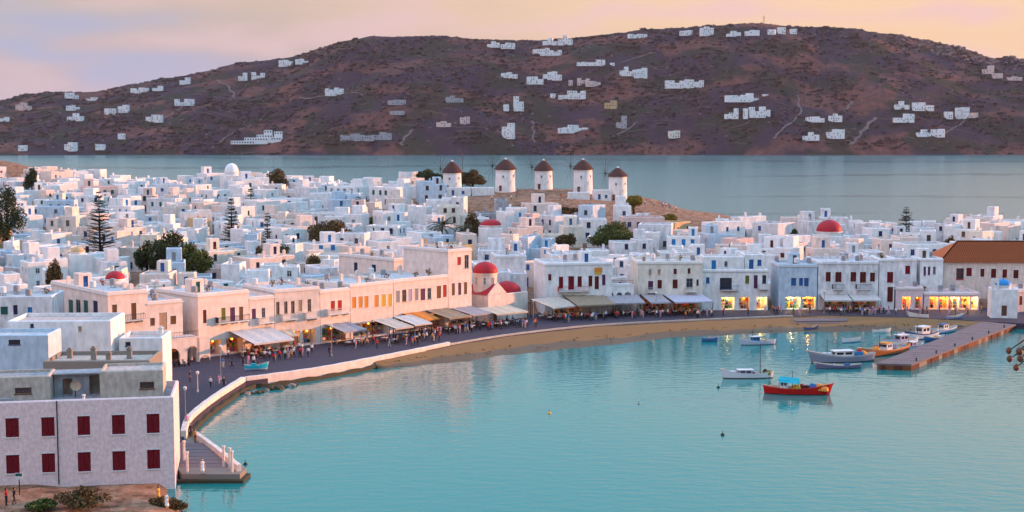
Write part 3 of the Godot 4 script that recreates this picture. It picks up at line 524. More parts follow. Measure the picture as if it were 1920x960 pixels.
func make_materials() -> void:
	T.plaster = noise_tex(0.012, 0.82, 1.0, 5, 512, 3)
	T.stain = noise_tex(0.02, 0.74, 1.0, 5, 512, 5, false, 4, true)
	T.rough = noise_tex(0.05, 0.0, 1.0, 4, 512, 7)
	T.speck = noise_tex(0.09, 0.55, 1.0, 4, 512, 9)
	T.earth = noise_tex(0.02, 0.45, 1.0, 6, 1024, 11, false, 4, true)
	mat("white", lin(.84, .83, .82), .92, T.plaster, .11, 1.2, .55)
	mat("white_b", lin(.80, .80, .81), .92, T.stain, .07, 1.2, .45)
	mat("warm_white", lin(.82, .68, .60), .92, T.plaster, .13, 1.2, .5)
	mat("pale_blue", lin(.52, .64, .74), .92, T.plaster, .12, 1.2, .5)
	mat("cream", lin(.80, .73, .62), .92, T.plaster, .09, 1.2, .5)
	mat("ochre", lin(.62, .44, .24), .92, T.stain, .09, 1.2, .5)
	mat("rose", lin(.72, .54, .50), .92, T.plaster, .1, 1.2, .5)
	mat("mauve_wall", lin(.84, .66, .65), .92, T.plaster, .35, 1.6, .6)
	mat("grey_wall", lin(.42, .42, .44), .95, T.stain, .1, 2.0, .5)
	mat("old_plaster", lin(.56, .49, .41), .95, T.stain, .12, 3.0, .5)
	mat("rubble", lin(.44, .37, .31), .95, T.speck, .3, 5.0)
	mat("roof_white", lin(.62, .62, .63), .95, T.stain, .1)
	mat("roof_grey", lin(.36, .36, .38), .95, T.stain, .12)
	mat("roof_pink", lin(.60, .50, .46), .95, T.stain, .12)
	mat("tile_red", lin(.78, .20, .07), .85, T.speck, .35, 4.0)
	mat("dome_red", lin(.42, .02, .03), .55, T.plaster, .3)
	mat("dome_blue", lin(.03, .25, .60), .5, T.plaster, .3)
	mat("paving", lin(.105, .085, .12), .85, T.earth, .12, 1.0)
	mat("sand", lin(.38, .205, .085), .95, T.speck, .45, 1.0)
	mat("earth", lin(.23, .12, .07), .95, T.earth, .04, 4.0)
	mat("wet_sand", lin(.20, .105, .045), .45, T.speck, .45)
	mat("town_ground", lin(.26, .24, .23), .95, T.earth, .05, 2.0)
	mat("stone", lin(.40, .34, .29), .95, T.speck, .25, 5.0)
	mat("wet_stone", lin(.10, .085, .05), .7, T.speck, .3, 6.0)
	mat("pier_stone", lin(.30, .23, .235), .9, T.speck, .2, 4.0)
	mat("pier_side", lin(.17, .055, .035), .85, T.earth, .15, 4.0)
	mat("pier_rust", lin(.30, .11, .05), .9, T.speck, .25, 4.0)
	mat("wood", lin(.16, .09, .05), .8, T.stain, .5)
	mat("dark_wood", lin(.05, .03, .02), .8, T.stain, .5)
	mat("thatch", lin(.13, .065, .055), .95, T.speck, .6, 5.0)
	mat("metal", lin(.25, .25, .26), .5)
	mat("iron", lin(.03, .03, .035), .6)
	mat("pale_paint", lin(.70, .66, .62), .7, T.plaster, .4)
	mat("black", lin(.015, .015, .017), .6)
	mat("glass", lin(.02, .025, .035), .12)
	M.glass.metallic_specular = .6
	mat("canvas_beige", lin(.56, .48, .40), .9, T.plaster, .2)
	mat("canvas_white", lin(.62, .58, .55), .9, T.plaster, .2)
	mat("canvas_cream", lin(.66, .55, .42), .9, T.plaster, .2)
	mat("canvas_grey", lin(.40, .37, .39), .9, T.plaster, .2)
	mat("canvas_brown", lin(.34, .26, .18), .9, T.plaster, .2)
	mat("canvas_orange", lin(.70, .26, .06), .9, T.plaster, .2)
	mat("canvas_lilac", lin(.55, .53, .62), .9, T.plaster, .2)
	for k in ["canvas_white", "canvas_cream", "canvas_grey", "canvas_lilac", "canvas_orange"]:
		M[k].backlight_enabled = true
		M[k].backlight = Color(.3, .28, .26)
	var paints := {"p_red": [.42, .02, .015], "p_crimson": [.18, .006, .016], "p_maroon": [.12, .014, .012], "p_brown": [.16, .075, .04], "p_orange": [.70, .27, .04], "p_yellow": [.68, .42, .06], "p_green": [.02, .12, .10], "p_blue": [.03, .12, .34], "p_bright_blue": [.02, .22, .52], "p_navy": [.025, .03, .085], "p_grey": [.30, .30, .32], "p_white": [.74, .73, .72], "p_tan": [.45, .30, .20], "p_purple": [.10, .03, .10], "p_lilac": [.42, .40, .58], "p_teal": [.02, .42, .52], "p_olive": [.16, .17, .03]}
	for k in paints:
		mat(k, lin(paints[k][0], paints[k][1], paints[k][2]), .55, T.plaster, .5)
	glow("shop_lamp", Color(1, .66, .24), 3.0)
	glow("white_lamp", Color(1, .86, .5), 4.0)
	vmat("tinted", .9)
	vmat("leafy", .75)
	M.leafy.backlight_enabled = true
	M.leafy.backlight = Color(.25, .25, .2)
	vmat("boat_paint", .4)

# ---- windows and doors: a frame, and leaves or panes set back in it; meshes are shared between alike ones
func window_mesh(w: float, h: float, style: String, paint: String) -> ArrayMesh:
	w = snappedf(w, .05)
	h = snappedf(h, .05)
	var key := "%s %s %.2f %.2f" % [style, paint, w, h]
	if cache.has(key): return cache[key]
	var fr := MB.new()
	var pn := MB.new()
	var x := w / 2
	var y := h / 2
	var f := minf(.09, w * .12)
	if style == "shutter":
		# two louvred leaves with a gap between, standing in the reveal
		for s in [-1, 1]:
			var x0: float = -x + .01 if s < 0 else .015
			var x1: float = -.015 if s < 0 else x - .01
			pn.box(Vector3(x0, -y + .01, -.14), Vector3(x1, y - .01, -.07))
			var k := 9 if h > 1.9 else 5
			for i in k:
				var yy := -y + h * (i + .5) / k
				pn.box(Vector3(x0 + .06, yy - h * .17 / k, -.07), Vector3(x1 - .06, yy + h * .17 / k, -.04))
		fr.box(Vector3(-x - .10, -y - .12, -.1), Vector3(x + .10, -y - .003, .09))
		fr.box(Vector3(-x - .10, y + .003, -.02), Vector3(x + .10, y + .12, .05))
	else:
		pn.box(Vector3(-x + .005, -y + .005, -.19), Vector3(x - .005, y - .005, -.16))
		fr.box(Vector3(-x + .002, -y + .002, -.16), Vector3(-x + f, y - .002, -.06))
		fr.box(Vector3(x - f, -y + .002, -.16), Vector3(x - .002, y - .002, -.06))
		fr.box(Vector3(-x + f, y - f, -.16), Vector3(x - f, y - .002, -.06))
		fr.box(Vector3(-x + f, -y + .002, -.16), Vector3(x - f, -y + f, -.06))
		fr.box(Vector3(-f * .35, -y + f, -.16), Vector3(f * .35, y - f, -.08))
		if h > w * 1.2 and style != "door":
			fr.box(Vector3(-x + f, y * .25 - f * .3, -.16), Vector3(-f * .35, y * .25 + f * .3, -.09))
			fr.box(Vector3(f * .35, y * .25 - f * .3, -.16), Vector3(x - f, y * .25 + f * .3, -.09))
		if style == "door":
			pn.box(Vector3(-x + f, -y + .01, -.16), Vector3(-f * .35, -y + h * .45, -.1))
			pn.box(Vector3(f * .35, -y + .01, -.16), Vector3(x - f, -y + h * .45, -.1))
		else:
			fr.box(Vector3(-x - .08, -y - .12, -.1), Vector3(x + .08, -y - .003, .07))
	var am := ArrayMesh.new()
	if style == "shutter":
		fr.mesh(M.p_white, am)
		pn.mesh(M[paint], am)
	elif style == "door":
		fr.mesh(M[paint], am)
		pn.mesh(M[paint], am)
	else:
		fr.mesh(M[paint], am)
		pn.mesh(M.glass, am)
	cache[key] = am
	return am

# a block of walls with a parapet round a flat roof; faces f, l, r, b take lists of holes
func block(wm: MB, rm: MB, x0: float, x1: float, z0: float, z1: float, y0: float, y1: float, hf := [], hl := [], hr := [], hb := [], par := .45) -> void:
	# the upper edge is worn round
	var e := .13
	var ye := y1 - y0 - e
	wm.face(Vector3(x0, y0, z1), Vector3.RIGHT, x1 - x0, ye, hf)
	wm.face(Vector3(x0, y0, z0), Vector3.BACK, z1 - z0, ye, hl)
	wm.face(Vector3(x1, y0, z1), Vector3.FORWARD, z1 - z0, ye, hr)
	wm.face(Vector3(x1, y0, z0), Vector3.LEFT, x1 - x0, ye, hb)
	var t := .34
	var o := [Vector3(x0, y1 - e, z1), Vector3(x1, y1 - e, z1), Vector3(x1, y1 - e, z0), Vector3(x0, y1 - e, z0)]
	var a := [Vector3(x0 + e, y1, z1 - e), Vector3(x1 - e, y1, z1 - e), Vector3(x1 - e, y1, z0 + e), Vector3(x0 + e, y1, z0 + e)]
	var b := [Vector3(x0 + t, y1, z1 - t), Vector3(x1 - t, y1, z1 - t), Vector3(x1 - t, y1, z0 + t), Vector3(x0 + t, y1, z0 + t)]
	for i in 4:
		var j := (i + 1) % 4
		wm.quad(o[i], o[j], a[j], a[i])
		wm.quad(a[i], a[j], b[j], b[i])
		wm.quad(b[i], b[j], b[j] - Vector3.UP * par, b[i] - Vector3.UP * par)
	rm.quad(b[0] - Vector3.UP * par, b[1] - Vector3.UP * par, b[2] - Vector3.UP * par, b[3] - Vector3.UP * par)

# ---- camera, sky, sun
func sm(a: float, b: float, x: float) -> float:
	var t := clampf((x - a) / (b - a), 0, 1)
	return t * t * (3 - 2 * t)

func sky_colour(az: float, el: float, streak: float) -> Vector3:
	var ds := absf(wrapf(az - SUN_AZ, -180, 180))
	var w := 1.0 - sm(60, 97, ds)
	var w2 := 1.0 - sm(46, 74, ds)
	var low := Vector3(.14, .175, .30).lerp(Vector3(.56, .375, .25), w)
	low = low.lerp(Vector3(.72, .55, .62), sm(108, 150, ds))  # sky behind the eye, here and below: added pink fill for camera-facing walls
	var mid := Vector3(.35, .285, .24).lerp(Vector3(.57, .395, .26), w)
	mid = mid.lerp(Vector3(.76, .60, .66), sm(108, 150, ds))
	var c := low.lerp(mid, sm(1.8, 6.5, el + streak * 3.0))
	c = c.lerp(Vector3(.40, .315, .33).lerp(Vector3(.53, .34, .35), w), .8 * sm(-.08, .4, streak) * sm(-1, 2, el))
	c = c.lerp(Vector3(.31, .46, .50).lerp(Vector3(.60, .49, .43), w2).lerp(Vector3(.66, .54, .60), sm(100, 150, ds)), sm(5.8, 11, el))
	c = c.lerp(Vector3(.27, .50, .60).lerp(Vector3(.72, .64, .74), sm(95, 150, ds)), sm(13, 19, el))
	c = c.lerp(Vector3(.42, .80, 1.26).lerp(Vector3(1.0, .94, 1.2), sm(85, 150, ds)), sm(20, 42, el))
	return c

func make_world() -> void:
	var cam := Camera3D.new()
	cam.name = "camera"
	cam.position = Vector3(0, 40, 0)
	cam.rotation.x = -atan(228.0 / 2600.0)
	cam.fov = rad_to_deg(2.0 * atan(480.0 / 2600.0))
	cam.near = 0.3
	cam.far = 20000
	add_child(cam)
	cam.current = true
	var fn := FastNoiseLite.new()
	fn.seed = 4
	fn.frequency = .05
	fn.fractal_octaves = 4
	var W := 1536
	var Hh := 768
	var im := Image.create(W, Hh, false, Image.FORMAT_RGBF)
	for j in Hh:
		var el := (0.5 - (j + .5) / Hh) * 180.0
		if el < -3:
			im.fill_rect(Rect2i(0, j, W, Hh - j), Color(.42, .40, .44))
			break
		var step := 1 if el < 30 else 16
		for i in range(0, W, step):
			var az := wrapf((i + .5) / W * 360.0, -180, 180)
			var a := deg_to_rad(az)
			var s := 0.0
			if el < 30: s = fn.get_noise_3d(cos(a) * 90, el * 11.0, sin(a) * 90)
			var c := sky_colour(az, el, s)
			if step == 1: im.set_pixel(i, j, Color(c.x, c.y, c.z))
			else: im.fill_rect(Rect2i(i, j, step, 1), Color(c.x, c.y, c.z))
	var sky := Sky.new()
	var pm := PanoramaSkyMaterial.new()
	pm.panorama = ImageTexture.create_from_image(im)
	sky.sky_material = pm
	var env := Environment.new()
	env.background_mode = Environment.BG_SKY
	env.sky = sky
	env.tonemap_mode = Environment.TONE_MAPPER_LINEAR
	env.tonemap_exposure = EXPOSURE
	env.sdfgi_enabled = true
	env.ssao_enabled = true
	env.ssil_enabled = true
	env.fog_enabled = true
	env.fog_density = 0.000016
	env.fog_light_color = Color(1.0, .93, .97)
	var we := WorldEnvironment.new()
	we.name = "environment"
	we.environment = env
	add_child(we)
	var sun := DirectionalLight3D.new()
	sun.name = "sun"
	sun.light_energy = 1.6
	sun.light_color = lin(1.0, .42, .20)
	sun.light_angular_distance = 0.6
	sun.shadow_enabled = true
	add_child(sun)
	var a := deg_to_rad(SUN_AZ)
	var e := deg_to_rad(SUN_EL)
	var to_sun := Vector3(sin(a) * cos(e), sin(e), -cos(a) * cos(e))
	sun.look_at_from_position(to_sun * 100, Vector3.ZERO, Vector3.UP)

# ---- land
var grid := PackedFloat32Array()
const GX0 := -300.0
const GD0 := -30.0
const GS := 4.0
const GNX := 151
const GND := 191

func poly_side(x: float, d: float) -> float:
	# signed distance to the shore line: positive on land
	var best := 1e9
	var sg := 1.0
	for i in SHORE.size() - 1:
		var p: Vector2 = SHORE[i]
		var q: Vector2 = SHORE[i + 1]
		var e := q - p
		var t := clampf((Vector2(x, d) - p).dot(e) / e.length_squared(), 0, 1)
		var r := Vector2(x, d) - (p + e * t)
		var l := r.length()
		if l < best - .001:
			best = l
			sg = 1.0 if e.cross(r) > 0 else -1.0
	return best * sg

var QUAY := [Vector2(-30, 150), Vector2(-26, 200), Vector2(20, 255), Vector2(120, 270), Vector2(119, 313), Vector2(42, 312), Vector2(0, 303), Vector2(-40, 266), Vector2(-78, 234), Vector2(-60, 200), Vector2(-50, 158)]

func make_grid() -> void:
	grid.resize(GNX * GND)
	for j in GND:
		for i in GNX:
			var x := GX0 + i * GS
			var d := GD0 + j * GS
			var ws := 0.0
			var es := 0.0
			for p in RISE:
				var r2: float = (p[0] - x) * (p[0] - x) * .6 + (p[1] - d) * (p[1] - d)
				var w := 1.0 / ((r2 + 150.0) * (r2 + 150.0))
				ws += w
				es += w * p[2]
			var e := es / ws
			var s := poly_side(x, d)
			if Geometry2D.is_point_in_polygon(Vector2(x, d), PackedVector2Array(QUAY)): e = minf(e, .7)
			if s < 14.0:
				e = minf(e, .8)
				if s < 1.0: e = maxf(-5.0, .6 + (s - 1.0) * .9)
			if d < 135:
				e = maxf(e, 38.1 - maxf(0.0, d) * .37)
			grid[j * GNX + i] = e

func ground(x: float, d: float) -> float:
	var fx := clampf((x - GX0) / GS, 0, GNX - 1.001)
	var fd := clampf((d - GD0) / GS, 0, GND - 1.001)
	var i := int(fx)
	var j := int(fd)
	fx -= i
	fd -= j
	var a := lerpf(grid[j * GNX + i], grid[j * GNX + i + 1], fx)
	var b := lerpf(grid[(j + 1) * GNX + i], grid[(j + 1) * GNX + i + 1], fx)
	return lerpf(a, b, fd)

func hill(x: float, d: float) -> float:
	var r := 0.0
	for i in RIDGE.size() - 1:
		if x <= RIDGE[i + 1][0] or i == RIDGE.size() - 2:
			var t0: float = clampf((x - RIDGE[i][0]) / (RIDGE[i + 1][0] - RIDGE[i][0]), 0, 1)
			r = lerpf(RIDGE[i][1], RIDGE[i + 1][1], t0)
			break
	var t := (d - 2690.0 - 18.0 * sin(x / 120.0) - 9.0 * sin(x / 47.0)) / 510.0
	if t < 0: return t * 60.0
	var pr := t * (1.22 - .22 * t) if t < 1 else 1.0 - .4 * sm(1, 2.6, t)
	var n := 5.0 * sin(x / 83.0 + 1.3 * sin(d / 140.0)) * sin(d / 97.0 + .7) + 3.5 * sin(x / 37.0 + d / 51.0) + 2.2 * sin(x / 17.0 - d / 23.0 + 2.0 * sin(x / 61.0))
	n -= 15.0 * pow(1.0 - absf(sin(x / 105.0 + 1.1 * sin(d / 190.0))), 3.0) * sin(PI * clampf(t, 0, 1))
	return r * pr + n * minf(1.0, t * 3.0) * (.45 if t > .9 else .8)

func sheet(nx: int, nd: int, pos: Callable, keep: Callable) -> ArrayMesh:
	var v := PackedVector3Array()
	var n := PackedVector3Array()
	var idx := PackedInt32Array()
	v.resize(nx * nd)
	n.resize(nx * nd)
	for j in nd:
		for i in nx:
			v[j * nx + i] = pos.call(i, j)
	for j in nd:
		for i in nx:
			var a := v[j * nx + mini(i + 1, nx - 1)] - v[j * nx + maxi(i - 1, 0)]
			var b := v[mini(j + 1, nd - 1) * nx + i] - v[maxi(j - 1, 0) * nx + i]
			n[j * nx + i] = a.cross(b).normalized()
			if i < nx - 1 and j < nd - 1 and keep.call(v[j * nx + i]):
				var k := j * nx + i
				idx.append_array([k, k + nx, k + 1, k + 1, k + nx, k + nx + 1])
	var arr := []
	arr.resize(Mesh.ARRAY_MAX)
	arr[Mesh.ARRAY_VERTEX] = v
	arr[Mesh.ARRAY_NORMAL] = n
	arr[Mesh.ARRAY_INDEX] = idx
	var am := ArrayMesh.new()
	am.add_surface_from_arrays(Mesh.PRIMITIVE_TRIANGLES, arr)
	return am

func ramp_tex(freq: float, cols: Array, oct: int, sd: int, warp := true) -> NoiseTexture2D:
	var t := noise_tex(freq, 0, 1, oct, 1024, sd, false, 4, warp)
	var g := Gradient.new()
	g.offsets = PackedFloat32Array(range(cols.size()).map(func(k): return .26 + .48 * float(k) / (cols.size() - 1)))
	g.colors = PackedColorArray(cols)
	t.color_ramp = g
	return t

func make_land() -> void:
	# sea
	var w := StandardMaterial3D.new()
	w.albedo_color = lin(.005, .165, .158)
	w.roughness = .045
	w.metallic_specular = .5
	w.normal_enabled = true
	w.normal_texture = noise_tex(.018, 0, 1, 5, 1024, 21, true, 5.0)
	w.normal_scale = .34
	w.uv1_triplanar = true
	w.uv1_world_triplanar = true
	w.uv1_scale = Vector3(1 / 95.0, 1 / 20.0, 1 / 36.0)
	w.normal_scale = .2
	M.water = w
	var rough: StandardMaterial3D = w.duplicate()
	rough.normal_scale = .55
	rough.metallic_specular = .72
	rough.albedo_color = lin(.06, .17, .18)
	rough.roughness = .17
	rough.uv1_scale = Vector3(1 / 17.0, 1 / 20.0, 1 / 23.0)
	var bay := PlaneMesh.new()
	bay.size = Vector2(12000, 680)
	struct("bay_water", bay, w).position = Vector3(0, 0, 10)
	var sea := PlaneMesh.new()
	sea.size = Vector2(14000, 9000)
	struct("sea", sea, rough).position = Vector3(0, 0, -4830)
	# long slicks of calmer water lying across the strait
	var calm: StandardMaterial3D = rough.duplicate()
	calm.normal_scale = .38
	calm.roughness = .14
	for q in [[-250, 240, 700, 16], [120, 520, 880, 26], [-420, 60, 1050, 40], [200, 760, 1350, 60], [-620, 160, 1750, 110], [-100, 900, 2150, 130], [60, 330, 620, 8], [-900, -200, 2350, 120]]:
		var mb := MB.new()
		var n := 60
		for i in n:
			var e := []
			for k in [i, i + 1]:
				var t: float = float(k) / n
				var x := lerpf(q[0], q[1], t)
				var hw: float = q[3] * .5 * pow(sin(PI * t), .6) * (1.0 + .4 * sin(k * .9) + .3 * sin(k * 2.3))
				var dd: float = q[2] + q[3] * .8 * sin(t * 5.0 + q[2])
				e.append([Vector3(x, .012, -(dd - hw)), Vector3(x, .012, -(dd + hw))])
			mb.quad(e[0][0], e[1][0], e[1][1], e[0][1])
		struct("calm_water", mb.mesh(), calm)
	# town and hillside under the eye
	make_grid()
	var tm := mat("land", Color(1, 1, 1), .95, ramp_tex(.012, [lin(.10, .055, .035), lin(.26, .13, .075), lin(.17, .085, .05), lin(.34, .19, .12), lin(.22, .14, .09)], 6, 31), .025, 6.0)
	struct("ground", sheet(GNX, GND, func(i, j): return Vector3(GX0 + i * GS, grid[j * GNX + i], -(GD0 + j * GS)), func(p): return p.y > -4.5), tm)
	# hill across the water
	var hm := mat("hillside_scrub", Color(1, 1, 1), .95, ramp_tex(.016, [lin(.35, .35, .42), lin(.75, .7, .75), lin(.45, .42, .45), lin(1.0, .92, .9), lin(.55, .5, .5), lin(1.0, .9, .82)], 6, 33), 1 / 260.0)
	hm.vertex_color_use_as_albedo = true
	hm.detail_enabled = true
	hm.detail_blend_mode = BaseMaterial3D.BLEND_MODE_MUL
	hm.detail_albedo = ramp_tex(.012, [lin(.5, .5, .58), lin(.95, .88, .9), lin(.62, .62, .58), lin(1, .92, .86)], 4, 35)
	hm.detail_uv_layer = BaseMaterial3D.DETAIL_UV_2
	hm.uv2_triplanar = true
	hm.uv2_world_triplanar = true
	hm.uv2_scale = Vector3.ONE / 1100.0
	var fn := FastNoiseLite.new()
	fn.frequency = .004
	fn.fractal_octaves = 5
	fn.seed = 12
	# heath, scrub and bare earth lie in patches
	var am := sheet(473, 190, func(i, j): return Vector3(-1650 + i * 7.0, hill(-1650 + i * 7.0, 2640 + j * 7.0), -(2640 + j * 7.0)), func(_p): return true)
	var arr := am.surface_get_arrays(0)
	var vs: PackedVector3Array = arr[Mesh.ARRAY_VERTEX]
	var cs := PackedColorArray()
	cs.resize(vs.size())
	for k in vs.size():
		var p := vs[k]
		var nz := fn.get_noise_2d(p.x, p.z * 2.0)
		var bare := sm(.0, .22, nz)
		var olive := sm(.02, .2, fn.get_noise_2d(p.x * 1.7 + 900, p.z * 2.6))
		var c := Color(.056, .036, .056).lerp(Color(.20, .090, .070), bare)
		cs[k] = c.lerp(Color(.030, .044, .022), olive * .85)
	arr[Mesh.ARRAY_COLOR] = cs
	var hmesh := ArrayMesh.new()
	hmesh.add_surface_from_arrays(Mesh.PRIMITIVE_TRIANGLES, arr)
	struct("hill", hmesh, hm)

# ---- footprints, so that nothing stands in anything else
var plots := []

func plot(x: float, d: float, hw: float, hd: float, turn: float) -> Array:
	return [x, d, hw, hd, cos(turn), sin(turn), sqrt(hw * hw + hd * hd)]

func clear_of(p: Array, gap := .3) -> bool:
	for q in plots:
		var dx: float = q[0] - p[0]
		var dd: float = q[1] - p[1]
		var rr: float = p[6] + q[6] + gap
		if dx * dx + dd * dd > rr * rr: continue
		var apart := false
		for pair in [[p, q], [q, p]]:
			var a: Array = pair[0]
			var b: Array = pair[1]
			for k in 2:
				var ax: float = a[4] if k == 0 else -a[5]
				var ad: float = a[5] if k == 0 else a[4]
				var ha: float = a[2] if k == 0 else a[3]
				var hb := absf(b[2] * (b[4] * ax + b[5] * ad)) + absf(b[3] * (-b[5] * ax + b[4] * ad))
				if absf(dx * ax + dd * ad) > ha + hb + gap:
					apart = true
					break
			if apart: break
		if not apart: return false
	return true

func put_window(w: Array, parent: Node, at: Vector3, turn: float) -> void:
	# w = [x, y, width, height, style, paint]
	part("door" if w[4] == "door" else "window", window_mesh(w[2], w[3], w[4], w[5]), null, parent, at, turn)

func hole(w: Array) -> Array:
	var hw := snappedf(w[2], .05) / 2
	var hh := snappedf(w[3], .05) / 2
	return [w[0] - hw, w[1] - hh, w[0] + hw, w[1] + hh]

func railing(x0: float, x1: float, y: float, z: float, h := .95) -> MB:
	var mb := MB.new()
	mb.box(Vector3(x0, y + h, z - .03), Vector3(x1, y + h + .06, z + .03))
	mb.box(Vector3(x0, y + .08, z - .02), Vector3(x1, y + .12, z + .02))
	var n := maxi(2, int((x1 - x0) / .28))
	for i in n + 1:
		var x := lerpf(x0 + .02, x1 - .02, float(i) / n)
		mb.box(Vector3(x - .018, y, z - .018), Vector3(x + .018, y + h, z + .018))
	return mb

func lamp(called: String, parent: Node3D, at: Vector3, r: float, m: String, energy: float) -> void:
	var mb := MB.new()
	mb.lathe([Vector2(0, -r), Vector2(r * .8, -r * .55), Vector2(r, 0), Vector2(r * .7, r * .6), Vector2(0, r)], 10)
	part(called, mb.mesh(), M[m], parent, at)
	var l := OmniLight3D.new()
	l.name = "lamp_light"
	l.light_color = M[m].emission
	l.light_energy = energy
	l.light_size = r
	l.omni_range = 40
	l.omni_attenuation = 2
	l.shadow_enabled = true
	parent.add_child(l, true)
	l.position = at

func building(b: Dictionary) -> Node3D:
	var o := thing(b.n, Vector3(b.A[0], b.y, -b.A[1]), b.t, b.l, b.get("c", "building"), b.get("g", ""))
	var W: float = b.W
	var Hh: float = b.H
	var D: float = b.D
	var wm := MB.new()
	var rm := MB.new()
	var hf: Array = b.f.map(hole)
	var hs: Array = b.s.map(hole)
	var hr: Array = b.get("r", []).map(hole)
	for s in b.shop: hf.append([s[0], s[2], s[1], s[3], 2.2])
	block(wm, rm, 0, W, -D, 0, 0, Hh, hf, hs, hr, [], b.get("par", .5))
	part("wall", wm.mesh(), M[b.wm], o)
	part("roof", rm.mesh(), M[b.rm], o)
	for w in b.f: put_window(w, o, Vector3(w[0], w[1], 0), 0)
	for w in b.s: put_window(w, o, Vector3(0, w[1], -D + w[0]), -PI / 2)
	for w in b.get("r", []): put_window(w, o, Vector3(W, w[1], -w[0]), PI / 2)
	if b.cor:
		var cm := MB.new()
		cm.box(Vector3(-.14, Hh - .62, .003), Vector3(W + .14, Hh - .38, .16))
		cm.box(Vector3(-.16, Hh - .62, -D), Vector3(-.003, Hh - .38, .003))
		part("cornice", cm.mesh(), M.p_white, o)
	for q in b.bal:
		var sm_ := MB.new()
		sm_.box(Vector3(q[0], q[2] - .14, .003), Vector3(q[1], q[2], 1.0))
		var k := maxi(2, int((q[1] - q[0]) / 1.4))
		for i in k:
			var x := lerpf(q[0] + .2, q[1] - .2, float(i) / (k - 1))
			sm_.box(Vector3(x - .07, q[2] - .5, .003), Vector3(x + .07, q[2] - .143, .6))
		var s := part("balcony", sm_.mesh(), M.p_white, o)
		var rl := railing(q[0], q[1], q[2], .95)
		rl.box(Vector3(q[0] - .02, q[2], .01), Vector3(q[0] + .02, q[2] + 1, .97))
		rl.box(Vector3(q[1] - .02, q[2] + .95, .01), Vector3(q[1] + .02, q[2] + 1, .97))
		part("railing", rl.mesh(), M[q[3]], s)
	for s in b.shop:
		# a shop niche: back, shelves of goods, a hanging lamp
		var im := MB.new()
		im.box(Vector3(s[0], s[2], -2.3), Vector3(s[1], s[3], -2.203))
		var sh := part("shop_back", im.mesh(), M.cream, o)
		var pal := [Color(.5, .07, .04), Color(.6, .35, .05), Color(.05, .12, .3), Color(.55, .5, .42), Color(.08, .2, .1), Color(.3, .1, .2), Color(.03, .03, .04), Color(.65, .2, .05)]
		var gm := MB.new()
		var x: float = s[0] + .1
		while x < s[1] - .5:
			var w := rng.randf_range(.25, .6)
			var lv := 0
			while lv < 3:
				gm.tint = pal[rng.randi() % pal.size()]
				var yy: float = s[2] + .15 + lv * .75
				gm.box(Vector3(x, yy, -2.2 + lv * .003), Vector3(minf(x + w, s[1] - .05), yy + rng.randf_range(.3, .62), -1.75))
				lv += 1
			x += w + rng.randf_range(.03, .3)
		part("goods", gm.mesh(), M.tinted, sh)
		lamp("lamp", o, Vector3((s[0] + s[1]) / 2, s[3] - .35, -.9), .2, s[4], s[5] * .09)
	var ct := Vector2(b.A[0], b.A[1]) + Vector2(cos(b.t), sin(b.t)) * W / 2 + Vector2(-sin(b.t), cos(b.t)) * D / 2
	plots.append(plot(ct.x, ct.y, W / 2 + .2, D / 2 + .2, b.t))
	if not b.get("up", []).size() and b.n != "red_shuttered_house" and b.n != "tile_roof_house" and b.n != "terrace_house" and b.n != "low_blue_house": roof_clutter(o, W, D, Hh - b.get("par", .5), b.wm)
	for e in b.get("up", []):
		# set-back block or box on the roof: [x0, x1, z0, z1, h, wall, windows on its front, its roof]
		var um := MB.new()
		var ur := MB.new()
		var y0: float = Hh - .5
		block(um, ur, e[0], e[1], -e[3], -e[2], y0, Hh + e[4], e[6].map(func(w): return hole([w[0] - e[0], w[1] + .5, w[2], w[3]])))
		var un := part("upper_storey", um.mesh(), M[e[5]], o)
		part("roof", ur.mesh(), M[b.rm], un)
		for w in e[6]: put_window(w, un, Vector3(w[0], Hh + w[1], -e[2]), 0)
	return o

